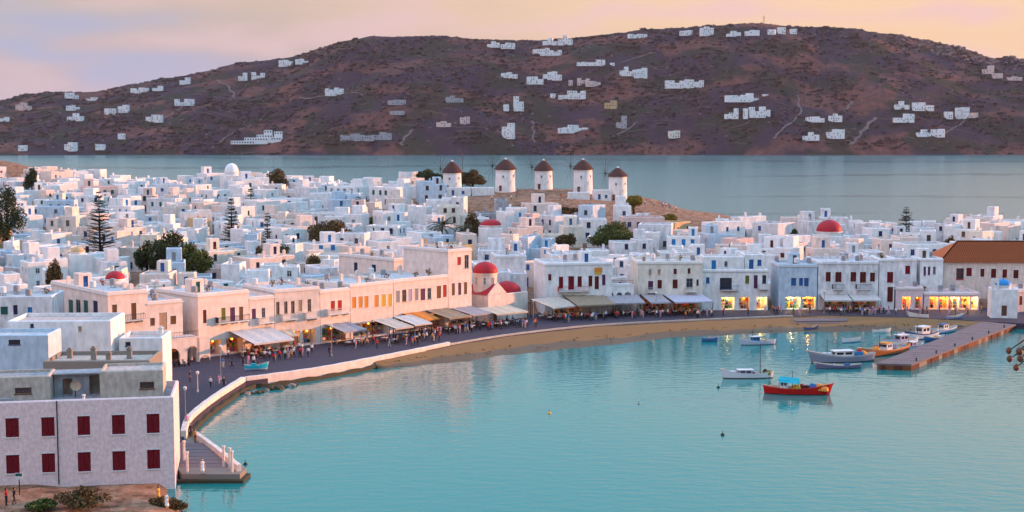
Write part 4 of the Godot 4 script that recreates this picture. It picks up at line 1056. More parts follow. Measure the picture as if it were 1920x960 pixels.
func roof_clutter(o: Node3D, W: float, D: float, y: float, wall: String) -> void:
	var spots := []
	for k in int(W * D / 16.0) + 1:
		var x := rng.randf_range(1.0, W - 1.0)
		var z := rng.randf_range(-D + 1.0, -1.2)
		var free := true
		for s in spots:
			if Vector2(x - s.x, z - s.y).length() < 2.4: free = false
		if not free: continue
		spots.append(Vector2(x, z))
		var q := rng.randf()
		if q < .3: part("chimney", chimney(snappedf(rng.randf_range(.8, 1.6), .2)), M[wall], o, Vector3(x, y, z))
		elif q < .5 and W > 5 and x < W - 3.4 and z < -2.6 and x > 1.6 and z > -D + 2.6:
			var um := MB.new()
			var ur := MB.new()
			var w := [[1.2, 1.05, .85, 1.9, "door", ["p_blue", "p_green", "p_brown"][rng.randi() % 3]]]
			block(um, ur, x - 1.2, x + 1.2, z - 1.2, z + 1.2, y, y + 2.5, w.map(hole), [], [], [], .2)
			var up := part("stair_house", um.mesh(), M[wall], o)
			part("roof", ur.mesh(), M.roof_white, up)
			put_window(w[0], up, Vector3(x, y + 1.05, z + 1.2), 0)
		elif q < .75:
			var tm := MB.new()
			tm.lathe([Vector2(.5, .5), Vector2(.55, .55), Vector2(.55, 1.5), Vector2(.2, 1.62), Vector2(0, 1.62)], 12)
			for a in 4: tm.bar(Vector3(cos(a * PI / 2) * .4, 0, sin(a * PI / 2) * .4), Vector3(cos(a * PI / 2) * .4, .55, sin(a * PI / 2) * .4), .04, .04, 4)
			part("water_tank", tm.mesh(), M[["metal", "p_white", "p_grey"][rng.randi() % 3]], o, Vector3(x, y, z))
		else:
			var pm := MB.new()
			pm.lathe([Vector2(.22, 0), Vector2(.3, .45), Vector2(.26, .46), Vector2(0, .42)], 10)
			var pot := part("plant_pot", pm.mesh(), M.p_tan, o, Vector3(x, y, z))
			var lm := MB.new()
			for i in 60:
				lm.tint = LEAF[i % 2][0].lerp(LEAF[1][1], rng.randf()) if rng.randf() < .8 else Color(.4, .03, .12)
				leaf(lm, Vector3(rng.randfn() * .3, .8 + rng.randfn() * .25, rng.randfn() * .3), .16)
			part("leaves", lm.mesh(), M.leafy, pot)

func chimney(h: float) -> ArrayMesh:
	var key := "chimney %.1f" % h
	if not cache.has(key):
		var mb := MB.new()
		mb.box(Vector3(-.3, 0, -.3), Vector3(.3, h, .3))
		mb.box(Vector3(-.38, h + .003, -.38), Vector3(.38, h + .12, .38))
		mb.box(Vector3(-.2, h + .123, -.2), Vector3(.2, h + .35, .2))
		cache[key] = mb.mesh()
	return cache[key]

func dome_mesh(r: float, tall := 1.0) -> ArrayMesh:
	var mb := MB.new()
	var pr := []
	for i in 11:
		var a := PI / 2 * i / 10
		pr.append(Vector2(maxf(0.0, cos(a) * r), sin(a) * r * tall))
	var sides := 28
	for i in 10:
		for k in sides:
			var pts := []
			for q in [[i, k], [i, k + 1], [i + 1, k + 1], [i + 1, k]]:
				var p: Vector2 = pr[q[0]]
				var t: float = TAU * q[1] / sides
				pts.append(Vector3(cos(t) * p.x, p.y, sin(t) * p.x))
			var nn := pts.map(func(p): return Vector3(p.x, p.y / tall / tall, p.z).normalized())
			mb.stri(pts[0], pts[2], pts[1], nn[0], nn[2], nn[1])
			if i < 9: mb.stri(pts[0], pts[3], pts[2], nn[0], nn[3], nn[2])
	return mb.mesh()

# a domed chapel: walls, drum, dome, cross, bell gable
func chapel(q: Dictionary) -> void:
	var y := ground(q.x, q.d) - .6 if q.get("y") == null else float(q.y)
	var o := thing("chapel", Vector3(q.x, y, -q.d), q.t, q.l, "chapel")
	var w: float = q.w / 2
	var dp: float = q.dp / 2
	var wm := MB.new()
	var rm := MB.new()
	var y1: float = q.top - y
	var dw := [[w, 1.6, 1.1, 2.2, "door", "p_brown"]]
	if q.get("plain"): dw = []
	block(wm, rm, -w, w, -dp, dp, 0, y1, dw.map(hole), [], [], [], .25)
	part("wall", wm.mesh(), M[q.get("wm", "white")], o)
	part("roof", rm.mesh(), M.roof_white, o)
	for e in dw: put_window(e, o, Vector3(e[0] - w, e[1], dp), 0)
	var r: float = q.r
	var dr := MB.new()
	dr.lathe([Vector2(r * .96, y1 - .3), Vector2(r * .96, y1 + q.drum), Vector2(r * 1.06, y1 + q.drum), Vector2(r * 1.06, y1 + q.drum + .15), Vector2(r, y1 + q.drum + .16)], 24)
	var drum := part("drum", dr.mesh(), M[q.get("wm", "white")], o)
	if q.drum > 1.2:
		for k in 8:
			var a := TAU * (k + .5) / 8
			var wn := part("window", window_mesh(.4, q.drum * .55, "glass", "p_white"), null, drum, Vector3(sin(a) * (r * .96 + .17), y1 + q.drum * .5, cos(a) * (r * .96 + .17)), a)
	part("dome", dome_mesh(r, q.get("tall", .85)), M[q.m], o, Vector3(0, y1 + q.drum + .15, 0))
	var cr := MB.new()
	var ty: float = y1 + q.drum + .15 + r * q.get("tall", .85)
	cr.bar(Vector3(0, ty - .1, 0), Vector3(0, ty + .9, 0), .05)
	cr.bar(Vector3(-.3, ty + .6, 0), Vector3(.3, ty + .6, 0), .045)
	part("cross", cr.mesh(), M.iron, o)
	if q.get("bell"):
		var bm := MB.new()
		arch_face(bm, Vector3(-w, y1, dp), Vector3.RIGHT, 1.5, 2.1, [[.75, .8, .9]], .35)
		part("bell_gable", bm.mesh(), M.white, o)
	plots.append(plot(q.x, q.d, w + .3, dp + .3, q.t))

# a wall slab with round-headed openings: arches [centre, width, height of the springing]
func arch_face(mb: MB, o: Vector3, r: Vector3, W: float, Hh: float, arches: Array, thick: float) -> void:
	var out := r.cross(Vector3.UP)
	var x := 0.0
	var bk := -out * thick
	var up := Vector3.UP
	for a in arches + [[W + 1.0, 2.0, 0.0]]:
		var x0: float = minf(W, a[0] - a[1] / 2)
		if x0 > x:
			mb.quad(o + r * x, o + r * x0, o + r * x0 + up * Hh, o + r * x + up * Hh)
			mb.quad(o + r * x0 + bk, o + r * x + bk, o + r * x + up * Hh + bk, o + r * x0 + up * Hh + bk)
		if x0 >= W: break
		var rad: float = a[1] / 2
		var K := 10
		for k in K:
			var t0 := PI - PI * k / K
			var t1 := PI - PI * (k + 1) / K
			var p0: Vector3 = o + r * (a[0] + cos(t0) * rad) + up * (a[2] + sin(t0) * rad)
			var p1: Vector3 = o + r * (a[0] + cos(t1) * rad) + up * (a[2] + sin(t1) * rad)
			var h0: Vector3 = o + r * (a[0] + cos(t0) * rad) + up * Hh
			var h1: Vector3 = o + r * (a[0] + cos(t1) * rad) + up * Hh
			mb.quad(p0, p1, h1, h0)
			mb.quad(p1 + bk, p0 + bk, h0 + bk, h1 + bk)
			mb.quad(p0 + bk, p1 + bk, p1, p0)
		for s in [-1, 1]:
			var e: Vector3 = o + r * (a[0] + s * rad)
			if s < 0: mb.quad(e, e + bk, e + bk + up * a[2], e + up * a[2])
			else: mb.quad(e + bk, e, e + up * a[2], e + bk + up * a[2])
		x = a[0] + rad
	mb.quad(o + up * Hh, o + r * W + up * Hh, o + r * W + up * Hh + bk, o + up * Hh + bk)
	mb.quad(o + bk, o, o + up * Hh, o + up * Hh + bk)
	mb.quad(o + r * W, o + r * W + bk, o + r * W + up * Hh + bk, o + r * W + up * Hh)

# a canopy stretched from a back beam down to a front beam on posts
func canopy(q: Dictionary) -> void:
	var o := thing("canopy", Vector3(q.A[0], 1.2, -q.A[1]), q.t, q.l, "awning", "canopies along the waterfront")
	var W: float = q.W
	var D: float = q.D
	var fb := MB.new()
	var n := maxi(2, int(W / 2.2))
	for i in n:
		# each bay sags a little between its rafters
		var x0 := W * i / n
		var x1 := W * (i + 1) / n
		var xm := (x0 + x1) / 2
		var K := 3
		for k in K:
			var z0 := D * k / K
			var z1 := D * (k + 1) / K
			var ya: float = lerpf(q.yb, q.yf, float(k) / K)
			var yc: float = lerpf(q.yb, q.yf, float(k + 1) / K)
			var sg := Vector3(0, -.1, 0)
			fb.quad(Vector3(x0, ya, z0), Vector3(x0, yc, z1), Vector3(xm, yc, z1) + sg, Vector3(xm, ya, z0) + sg)
			fb.quad(Vector3(xm, ya, z0) + sg, Vector3(xm, yc, z1) + sg, Vector3(x1, yc, z1), Vector3(x1, ya, z0))
	# hanging edge
	fb.quad(Vector3(0, q.yf - .3, D + .02), Vector3(W, q.yf - .3, D + .02), Vector3(W, q.yf, D + .02), Vector3(0, q.yf, D + .02))
	part("fabric", fb.mesh(), M[q.m], o)
	for i in n + 1:
		var x := W * i / n
		var rf := MB.new()
		rf.bar(Vector3(x, q.yb - .09, .05), Vector3(x, q.yf - .09, D - .03), .045)
		part("rafter", rf.mesh(), M[q.get("fm", "pale_paint")], o)
	var np := maxi(2, int(W / 4.5) + 1)
	for i in np:
		var x := lerpf(.1, W - .1, float(i) / (np - 1))
		var ps := MB.new()
		ps.bar(Vector3(x, 0, D - .1), Vector3(x, q.yf - .1, D - .1), .06)
		part("post", ps.mesh(), M[q.get("fm", "pale_paint")], o)
		if q.get("free"):
			var pb := MB.new()
			pb.bar(Vector3(x, 0, .1), Vector3(x, q.yb - .1, .1), .06)
			part("post", pb.mesh(), M[q.get("fm", "pale_paint")], o)

# ---- the white houses behind the waterfront
const WINDOW_PAINTS := ["p_navy", "p_blue", "p_bright_blue", "p_green", "p_brown", "p_grey", "p_maroon", "p_white", "p_navy", "p_blue"]
const PAINT_WORDS := {"p_navy": "navy", "p_blue": "blue", "p_bright_blue": "bright blue", "p_green": "green", "p_brown": "brown", "p_grey": "grey", "p_maroon": "dark red", "p_white": "white"}
const WALL_WORDS := {"white": "white", "white_b": "white", "warm_white": "warm white", "pale_blue": "pale blue", "cream": "cream", "ochre": "ochre", "rose": "rose", "grey_wall": "grey"}

func row_of_windows(x0: float, x1: float, y: float, chance: float, style: String, paint: String, ww: float, wh: float) -> Array:
	var out := []
	var L := x1 - x0
	var n := int(L / 2.7)
	for i in n:
		if rng.randf() < chance:
			var x := x0 + L * (i + .5) / n + rng.randf_range(-.2, .2)
			out.append([x, y, ww, wh, style, paint])
	return out

func town_house(x: float, d: float, W: float, D: float, turn: float) -> Dictionary:
	var y := ground(x, d)
	var low := y
	for s in [Vector2(-1, -1), Vector2(1, -1), Vector2(-1, 1), Vector2(1, 1)]:
		low = minf(low, ground(x + s.x * W * .5, d + s.y * D * .5))
	var o := Node3D.new()
	o.name = numbered("town_house")
	add_child(o)
	o.position = Vector3(x, low - .4, -d)
	o.rotation.y = turn
	var wmn: String = ["white", "white", "white", "white", "white_b", "white_b", "white_b", "warm_white", "warm_white", "pale_blue", "white"][rng.randi() % 11]
	var q := rng.randf()
	if q > .95: wmn = "cream"
	if q < .03: wmn = "rose"
	elif q < .05: wmn = "ochre"
	elif q < .07: wmn = "grey_wall"
	var paint: String = WINDOW_PAINTS[rng.randi() % WINDOW_PAINTS.size()]
	var style: String = "shutter" if rng.randf() < .55 else "glass"
	var wm := MB.new()
	var rm := MB.new()
	var put := []
	# two or three cubes of different height, side by side or stacked
	var base := y - low + .4
	var cut := rng.randf_range(.38, .62) * W
	var spans := [[-W / 2, -W / 2 + cut], [-W / 2 + cut, W / 2]]
	if rng.randf() < .3: spans = [[-W / 2, W / 2]]
	var k := 0
	var twos := 0
	var tall := 0.0
	for sp in spans:
		var back: float = -D / 2
		var front: float = D / 2 - (rng.randf_range(0, 1.8) if k else 0.0)
		var hh := base + (rng.randf_range(3.0, 3.7) if rng.randf() < .42 else rng.randf_range(5.7, 7.2))
		if k and absf(hh - tall) < .25: hh += .4
		tall = hh
		var x0: float = sp[0] + (.004 if k else 0.0)
		var x1: float = sp[1]
		var w: float = x1 - x0
		var hf := []
		var hl := []
		var hr := []
		var lv := 0
		while base + lv * 3.0 + 2.6 < hh:
			var yy := base + lv * 3.0 + 1.65
			hf += row_of_windows(.5, w - .5, yy, .74, style, paint, rng.randf_range(.85, 1.15), rng.randf_range(1.2, 1.75))
			if not (k == 1): hl += row_of_windows(.6, front - back - .6, yy, .4, style, paint, .85, 1.2)
			if k == spans.size() - 1: hr += row_of_windows(.6, front - back - .6, yy, .4, style, paint, .85, 1.2)
			lv += 1
		if lv > 1: twos += 1
		if hf.size() and rng.randf() < .5:
			var f0: Array = hf[0].duplicate()
			if f0[1] < base + 2.0:
				hf[0] = [f0[0], base + 1.1, 1.0, 2.2, "door", paint if paint != "p_white" else "p_brown"]
		block(wm, rm, x0, x1, back, front, 0, hh, hf.map(hole), hl.map(hole), hr.map(hole))
		for e in hf: put.append([e, Vector3(x0 + e[0], e[1], front), 0.0])
		for e in hl: put.append([e, Vector3(x0, e[1], back + e[0]), -PI / 2])
		for e in hr: put.append([e, Vector3(x1, e[1], front - e[0]), PI / 2])
		if rng.randf() < .6: put.append(["chimney", Vector3(rng.randf_range(x0 + .8, x1 - .8), hh - .45, rng.randf_range(back + .8, front - .8)), rng.randf_range(.8, 1.6)])
		# a small stair house or store on some roofs
		if rng.randf() < .45 and w > 4.5:
			var um := MB.new()
			var ur := MB.new()
			var uw := rng.randf_range(2.4, minf(w - 1.2, 4.6))
			var ux := rng.randf_range(x0 + .4, x1 - uw - .4)
			var ud := minf(rng.randf_range(2.4, 4.0), front - back - 1.0)
			var uh := rng.randf_range(2.3, 2.8)
			var hw := [[uw / 2, .9 + .5, .85, 1.9, "door", paint if paint != "p_white" else "p_blue"]] if rng.randf() < .6 else []
			block(um, ur, ux, ux + uw, back + .35, back + .35 + ud, hh - .45, hh + uh, hw.map(hole), [], [], [], .2)
			var up := part("upper_storey", um.mesh(), M[wmn], o)
			part("roof", ur.mesh(), M.roof_white, up)
			for e in hw: put_window(e, up, Vector3(ux + e[0], hh - .45 + e[1], back + .35 + ud), 0)
		k += 1
	if rng.randf() < .35:
		var am := MB.new()
		am.bar(Vector3(0, 0, 0), Vector3(0, 2.4, 0), .03, .03, 4)
		am.bar(Vector3(-.6, 2.2, 0), Vector3(.6, 2.2, 0), .025, .025, 4)
		am.bar(Vector3(-.4, 1.9, 0), Vector3(.4, 1.9, 0), .025, .025, 4)
		part("aerial", am.mesh(), M.metal, o, Vector3(rng.randf_range(-W * .2, W * .2), tall - .5, -D / 2 + .6), rng.randf())
	if rng.randf() < .3 and spans.size() > 1:
		# outside stair up the front
		var stm := MB.new()
		var ns := 9
		for i in ns: stm.box(Vector3(-W / 2 + .3 + i * .34, base - .3, D / 2 + .003), Vector3(-W / 2 + .3 + (i + 1) * .34, base + (i + 1) * .3, D / 2 + .95))
		part("outside_stair", stm.mesh(), M[wmn], o)
	part("wall", wm.mesh(), M[wmn], o)
	part("roof", rm.mesh(), M[["roof_white", "roof_white", "roof_grey", "roof_pink", "roof_white"][rng.randi() % 5]], o)
	for p in put:
		if p[0] is String: part("chimney", chimney(snappedf(p[2], .2)), M[wmn], o, p[1])
		else: put_window(p[0], o, p[1], p[2])
	var nw := put.filter(func(p): return not p[0] is String).size()
	return {"o": o, "p": Vector3(x, low + tall, -d), "look": "%s %s house with %s %s" % [WALL_WORDS[wmn], "two-storey" if twos else "low", PAINT_WORDS[paint], "shutters" if style == "shutter" else "windows"] if nw else "%s windowless flat-roofed house" % WALL_WORDS[wmn]}

func seen(p: Vector3) -> Vector2:
	# picture direction of a point, for telling which thing stands left or right of which
	var pt := atan(228.0 / 2600.0)
	var y := p.y - 40.0
	var f := -sin(pt) * y - cos(pt) * p.z
	return Vector2(p.x / f, (cos(pt) * y - sin(pt) * p.z) / f) * 2600.0

const NTH := ["first", "second", "third", "fourth", "fifth", "sixth", "seventh", "eighth", "ninth", "tenth", "eleventh", "twelfth", "thirteenth", "fourteenth", "fifteenth", "sixteenth", "seventeenth", "eighteenth", "nineteenth", "twentieth"]

# every house of a crowd gets a label of its own: its look, and how many houses it stands from a landmark
func label_by_landmarks(list: Array, marks: Array, category: String, group: String, kind: String) -> void:
	var bins := {}
	for h in list:
		var s := seen(h.p)
		var best := 1e9
		var key := ""
		for m in marks:
			var r := s - Vector2(m[1], m[2])
			var l := Vector2(r.x, r.y * 1.6).length()
			if l < best:
				best = l
				var side := "left of" if r.x < 0 else "right of"
				if absf(r.y) * 1.6 > absf(r.x): side = "above" if r.y > 0 else "below"
				key = side + " " + m[0]
		h.far = best
		if not bins.has(key): bins[key] = []
		bins[key].append(h)
	for key in bins:
		var b: Array = bins[key]
		b.sort_custom(func(p, q): return p.far < q.far)
		for i in b.size():
			var nth: String = NTH[i] if i < NTH.size() else "%dth" % (i + 1)
			tag(b[i].o, "%s, %s %s" % [b[i].look, nth, key], category, group)

func make_town() -> void:
	var plan := []
	for z in [[8.5, 12.5, 7, 10, 2200], [7, 9.5, 6, 8, 3600], [5, 7.5, 5, 6.5, 5200]]:
		for k in z[4]:
			var u := rng.randf_range(-120, 2020)
			var d0 := lerpf(248, 306, clampf((u - 100) / 900.0, 0, 1)) if u < 1000 else 318.0
			var d1 := 445.0
			for i in TOWN_BACK.size() - 1:
				if u >= TOWN_BACK[i][0] and u <= TOWN_BACK[i + 1][0]:
					d1 = lerpf(TOWN_BACK[i][1], TOWN_BACK[i + 1][1], (u - TOWN_BACK[i][0]) / (TOWN_BACK[i + 1][0] - TOWN_BACK[i][0]))
			var d := sqrt(rng.randf_range(d0 * d0, d1 * d1))
			var x := (u - 960) / 2600.0 * d
			if ground(x, d) < 1.5: continue
			var W := rng.randf_range(z[0], z[1])
			var D := rng.randf_range(z[2], z[3])
			var turn := lerpf(.70, .0, clampf((u - 500) / 700.0, 0, 1)) + rng.randf_range(-.3, .3)
			if rng.randf() < .3: turn -= PI / 4
			var p := plot(x, d, W / 2 + .15, D / 2 + .15, turn)
			if not clear_of(p, .25): continue
			plots.append(p)
			plan.append([x, d, W, D, turn])
	plan.sort_custom(func(a, b): return a[2] / a[1] > b[2] / b[1])
	var list := []
	for q in plan.slice(0, 300): list.append(town_house(q[0], q[1], q[2], q[3], q[4]))
	label_by_landmarks(list, TOWN_MARKS, "house", "white houses of the town", "house")
	# what lies beyond those three hundred reads as one mass of small far houses
	var o := Node3D.new()
	o.name = "far_houses"
	o.set_meta("kind", "stuff")
	tag(o, "mass of small white far-off houses between the larger ones", "houses")
	add_child(o)
	var walls := [MB.new(), MB.new(), MB.new()]
	var roofs := MB.new()
	var wins := MB.new()
	var cols := [Color(.03, .035, .07), Color(.03, .10, .30), Color(.02, .20, .5), Color(.12, .06, .04), Color(.02, .1, .09), Color(.25, .25, .27), Color(.15, .02, .02)]
	for q in plan.slice(300):
		var low := ground(q[0], q[1])
		for s in [Vector2(-1, -1), Vector2(1, -1), Vector2(-1, 1), Vector2(1, 1)]: low = minf(low, ground(q[0] + s.x * q[2] * .5, q[1] + s.y * q[3] * .5))
		var xf := Transform3D(Basis(Vector3.UP, q[4]), Vector3(q[0], low - .4, -q[1]))
		var wm := MB.new()
		var rm := MB.new()
		var W: float = q[2]
		var D: float = q[3]
		var base := ground(q[0], q[1]) - low + .4
		var cut := W * rng.randf_range(.35, .65) - W / 2
		var k := 0
		var col: Color = cols[rng.randi() % cols.size()]
		for sp in [[-W / 2, cut], [cut + .004, W / 2]]:
			var hh := base + (rng.randf_range(2.8, 3.6) if rng.randf() < .5 else rng.randf_range(5.2, 6.6)) + k * .07
			var front := D / 2 - (rng.randf_range(0, 1.5) if k else 0.0)
			var hf := []
			var lv := 0
			while base + lv * 2.9 + 2.5 < hh:
				for e in row_of_windows(.3, sp[1] - sp[0] - .3, base + lv * 2.9 + 1.6, .7, "", "", .8, rng.randf_range(1.0, 1.5)): hf.append(e)
				lv += 1
			block(wm, rm, sp[0], sp[1], -D / 2, front, 0, hh, hf.map(hole))
			wins.tint = col
			for e in hf: wins.box(Vector3(sp[0] + e[0] - .4, e[1] - e[3] / 2, front - .2), Vector3(sp[0] + e[0] + .4, e[1] + e[3] / 2, front - .1), xf)
			if rng.randf() < .5: wm.box(Vector3(sp[0] + .7, hh - .5, -D / 2 + .8), Vector3(sp[0] + 1.3, hh + .9, -D / 2 + 1.4))
			k += 1
		for pair in [[wm, walls[0 if rng.randf() < .6 else 1 if rng.randf() < .6 else 2]], [rm, roofs]]:
			for i in pair[0].v.size():
				pair[1].v.append(xf * pair[0].v[i])
				pair[1].n.append(xf.basis * pair[0].n[i])
				pair[1].c.append(Color(1, 1, 1))
	part("wall", walls[0].mesh(), M.white, o)
	part("wall", walls[1].mesh(), M.white_b, o)
	part("wall", walls[2].mesh(), M.warm_white, o)
	part("roof", roofs.mesh(), M.roof_white, o)
	part("window", wins.mesh(), M.tinted, o)
	print("houses ", plan.size())

func hill_house(q: Array) -> Dictionary:
	# q = [x, d, width, height, wall]
	var x: float = q[0]
	var d: float = q[1]
	var W: float = q[2]
	var y := hill(x, d) - 2.0
	var o := Node3D.new()
	o.name = numbered("hillside_house")
	add_child(o)
	o.position = Vector3(x, y, -d)
	o.rotation.y = rng.randf_range(-.35, .35)
	W *= .9
	var n := clampi(int(W / 9.0), 1, 8)
	for i in n:
		var x0 := -W / 2 + W * i / n + (.01 if i else 0.0)
		var x1 := -W / 2 + W * (i + 1) / n
		if n > 3 and i != n / 2 and rng.randf() < .22: continue
		var hh: float = 2.0 + q[3] * (rng.randf_range(.4, 1.0) if n > 1 else 1.0)
		if i == n / 2: hh = 2.0 + q[3]
		var front := rng.randf_range(2.0, 9.0)
		var hf := []
		var lv := 0
		while 2.0 + lv * 3.6 + 2.9 < hh:
			var m := maxi(1, int((x1 - x0) / 4.0))
			for j in m:
				if rng.randf() < .4: hf.append([(x1 - x0) * (j + rng.randf_range(.3, .7)) / m, 2.0 + lv * 3.6 + 1.6, rng.randf_range(1.2, 2.4), 2.0, "glass", "p_navy" if rng.randf() < .5 else "p_brown"])
			lv += 1
		var wm := MB.new()
		var rm := MB.new()
		block(wm, rm, x0, x1, -5.0, front, 0, hh, hf.map(hole), [], [], [], .5)
		var bl := part("wall", wm.mesh(), M[q[4]], o)
		part("roof", rm.mesh(), M.roof_white, bl)
		for e in hf: put_window(e, bl, Vector3(x0 + e[0], e[1], front), 0)
	return {"o": o, "p": Vector3(x, y + 2, -d), "look": "%s %s" % [WALL_WORDS[q[4]], "long villa" if n > 3 else "villa" if n > 1 else "small house"]}

# ---- waterfront works
func prism(pts: Array, y0: float, y1: float) -> MB:
	# pts are Vector2(x, d) round the outline
	var mb := MB.new()
	var poly := PackedVector2Array(pts)
	if Geometry2D.is_polygon_clockwise(poly): poly.reverse()
	var n := poly.size()
	var idx := Geometry2D.triangulate_polygon(poly)
	for k in range(0, idx.size(), 3):
		var a := poly[idx[k]]
		var b := poly[idx[k + 1]]
		var c := poly[idx[k + 2]]
		if (b - a).cross(c - a) < 0:
			var t := b
			b = c
			c = t
		mb.tri(Vector3(a.x, y1, -a.y), Vector3(b.x, y1, -b.y), Vector3(c.x, y1, -c.y))
	for k in n:
		var a := poly[k]
		var b := poly[(k + 1) % n]
		mb.quad(Vector3(a.x, y0, -a.y), Vector3(b.x, y0, -b.y), Vector3(b.x, y1, -b.y), Vector3(a.x, y1, -a.y))
	return mb

# a wall swept along a line: width w to the left of travel, from y0 to y1
func sweep(pts: Array, w: float, y0: float, y1: float, wob := 0.0) -> MB:
	var mb := MB.new()
	var fine := []
	for i in pts.size() - 1:
		var n := maxi(1, int((pts[i + 1] - pts[i]).length() / 1.2))
		for k in n:
			# smooth the corners
			var p0: Vector2 = pts[maxi(0, i - 1)]
			var p3: Vector2 = pts[mini(pts.size() - 1, i + 2)]
			fine.append(pts[i].cubic_interpolate(pts[i + 1], p0, p3, float(k) / n))
	fine.append(pts[-1])
	var L := []
	var R := []
	for i in fine.size():
		var t: Vector2 = (fine[mini(i + 1, fine.size() - 1)] - fine[maxi(i - 1, 0)]).normalized()
		var nn := Vector2(-t.y, t.x)
		R.append(fine[i])
		L.append(fine[i] + nn * w)
	for i in fine.size() - 1:
		var h0 := y1 + wob * sin(i * 1.7)
		var h1 := y1 + wob * sin((i + 1) * 1.7)
		var a := Vector3(R[i].x, h0, -R[i].y)
		var b := Vector3(R[i + 1].x, h1, -R[i + 1].y)
		var c := Vector3(L[i + 1].x, h1, -L[i + 1].y)
		var d := Vector3(L[i].x, h0, -L[i].y)
		var dn0 := Vector3.UP * (h0 - y0)
		var dn1 := Vector3.UP * (h1 - y0)
		mb.quad(a, b, c, d)
		mb.quad(a - dn0, b - dn1, b, a)
		mb.quad(c - dn1, d - dn0, d, c)
		if i == 0: mb.quad(d - dn0, a - dn0, a, d)
		if i == fine.size() - 2: mb.quad(b - dn1, c - dn1, c, b)
	return mb

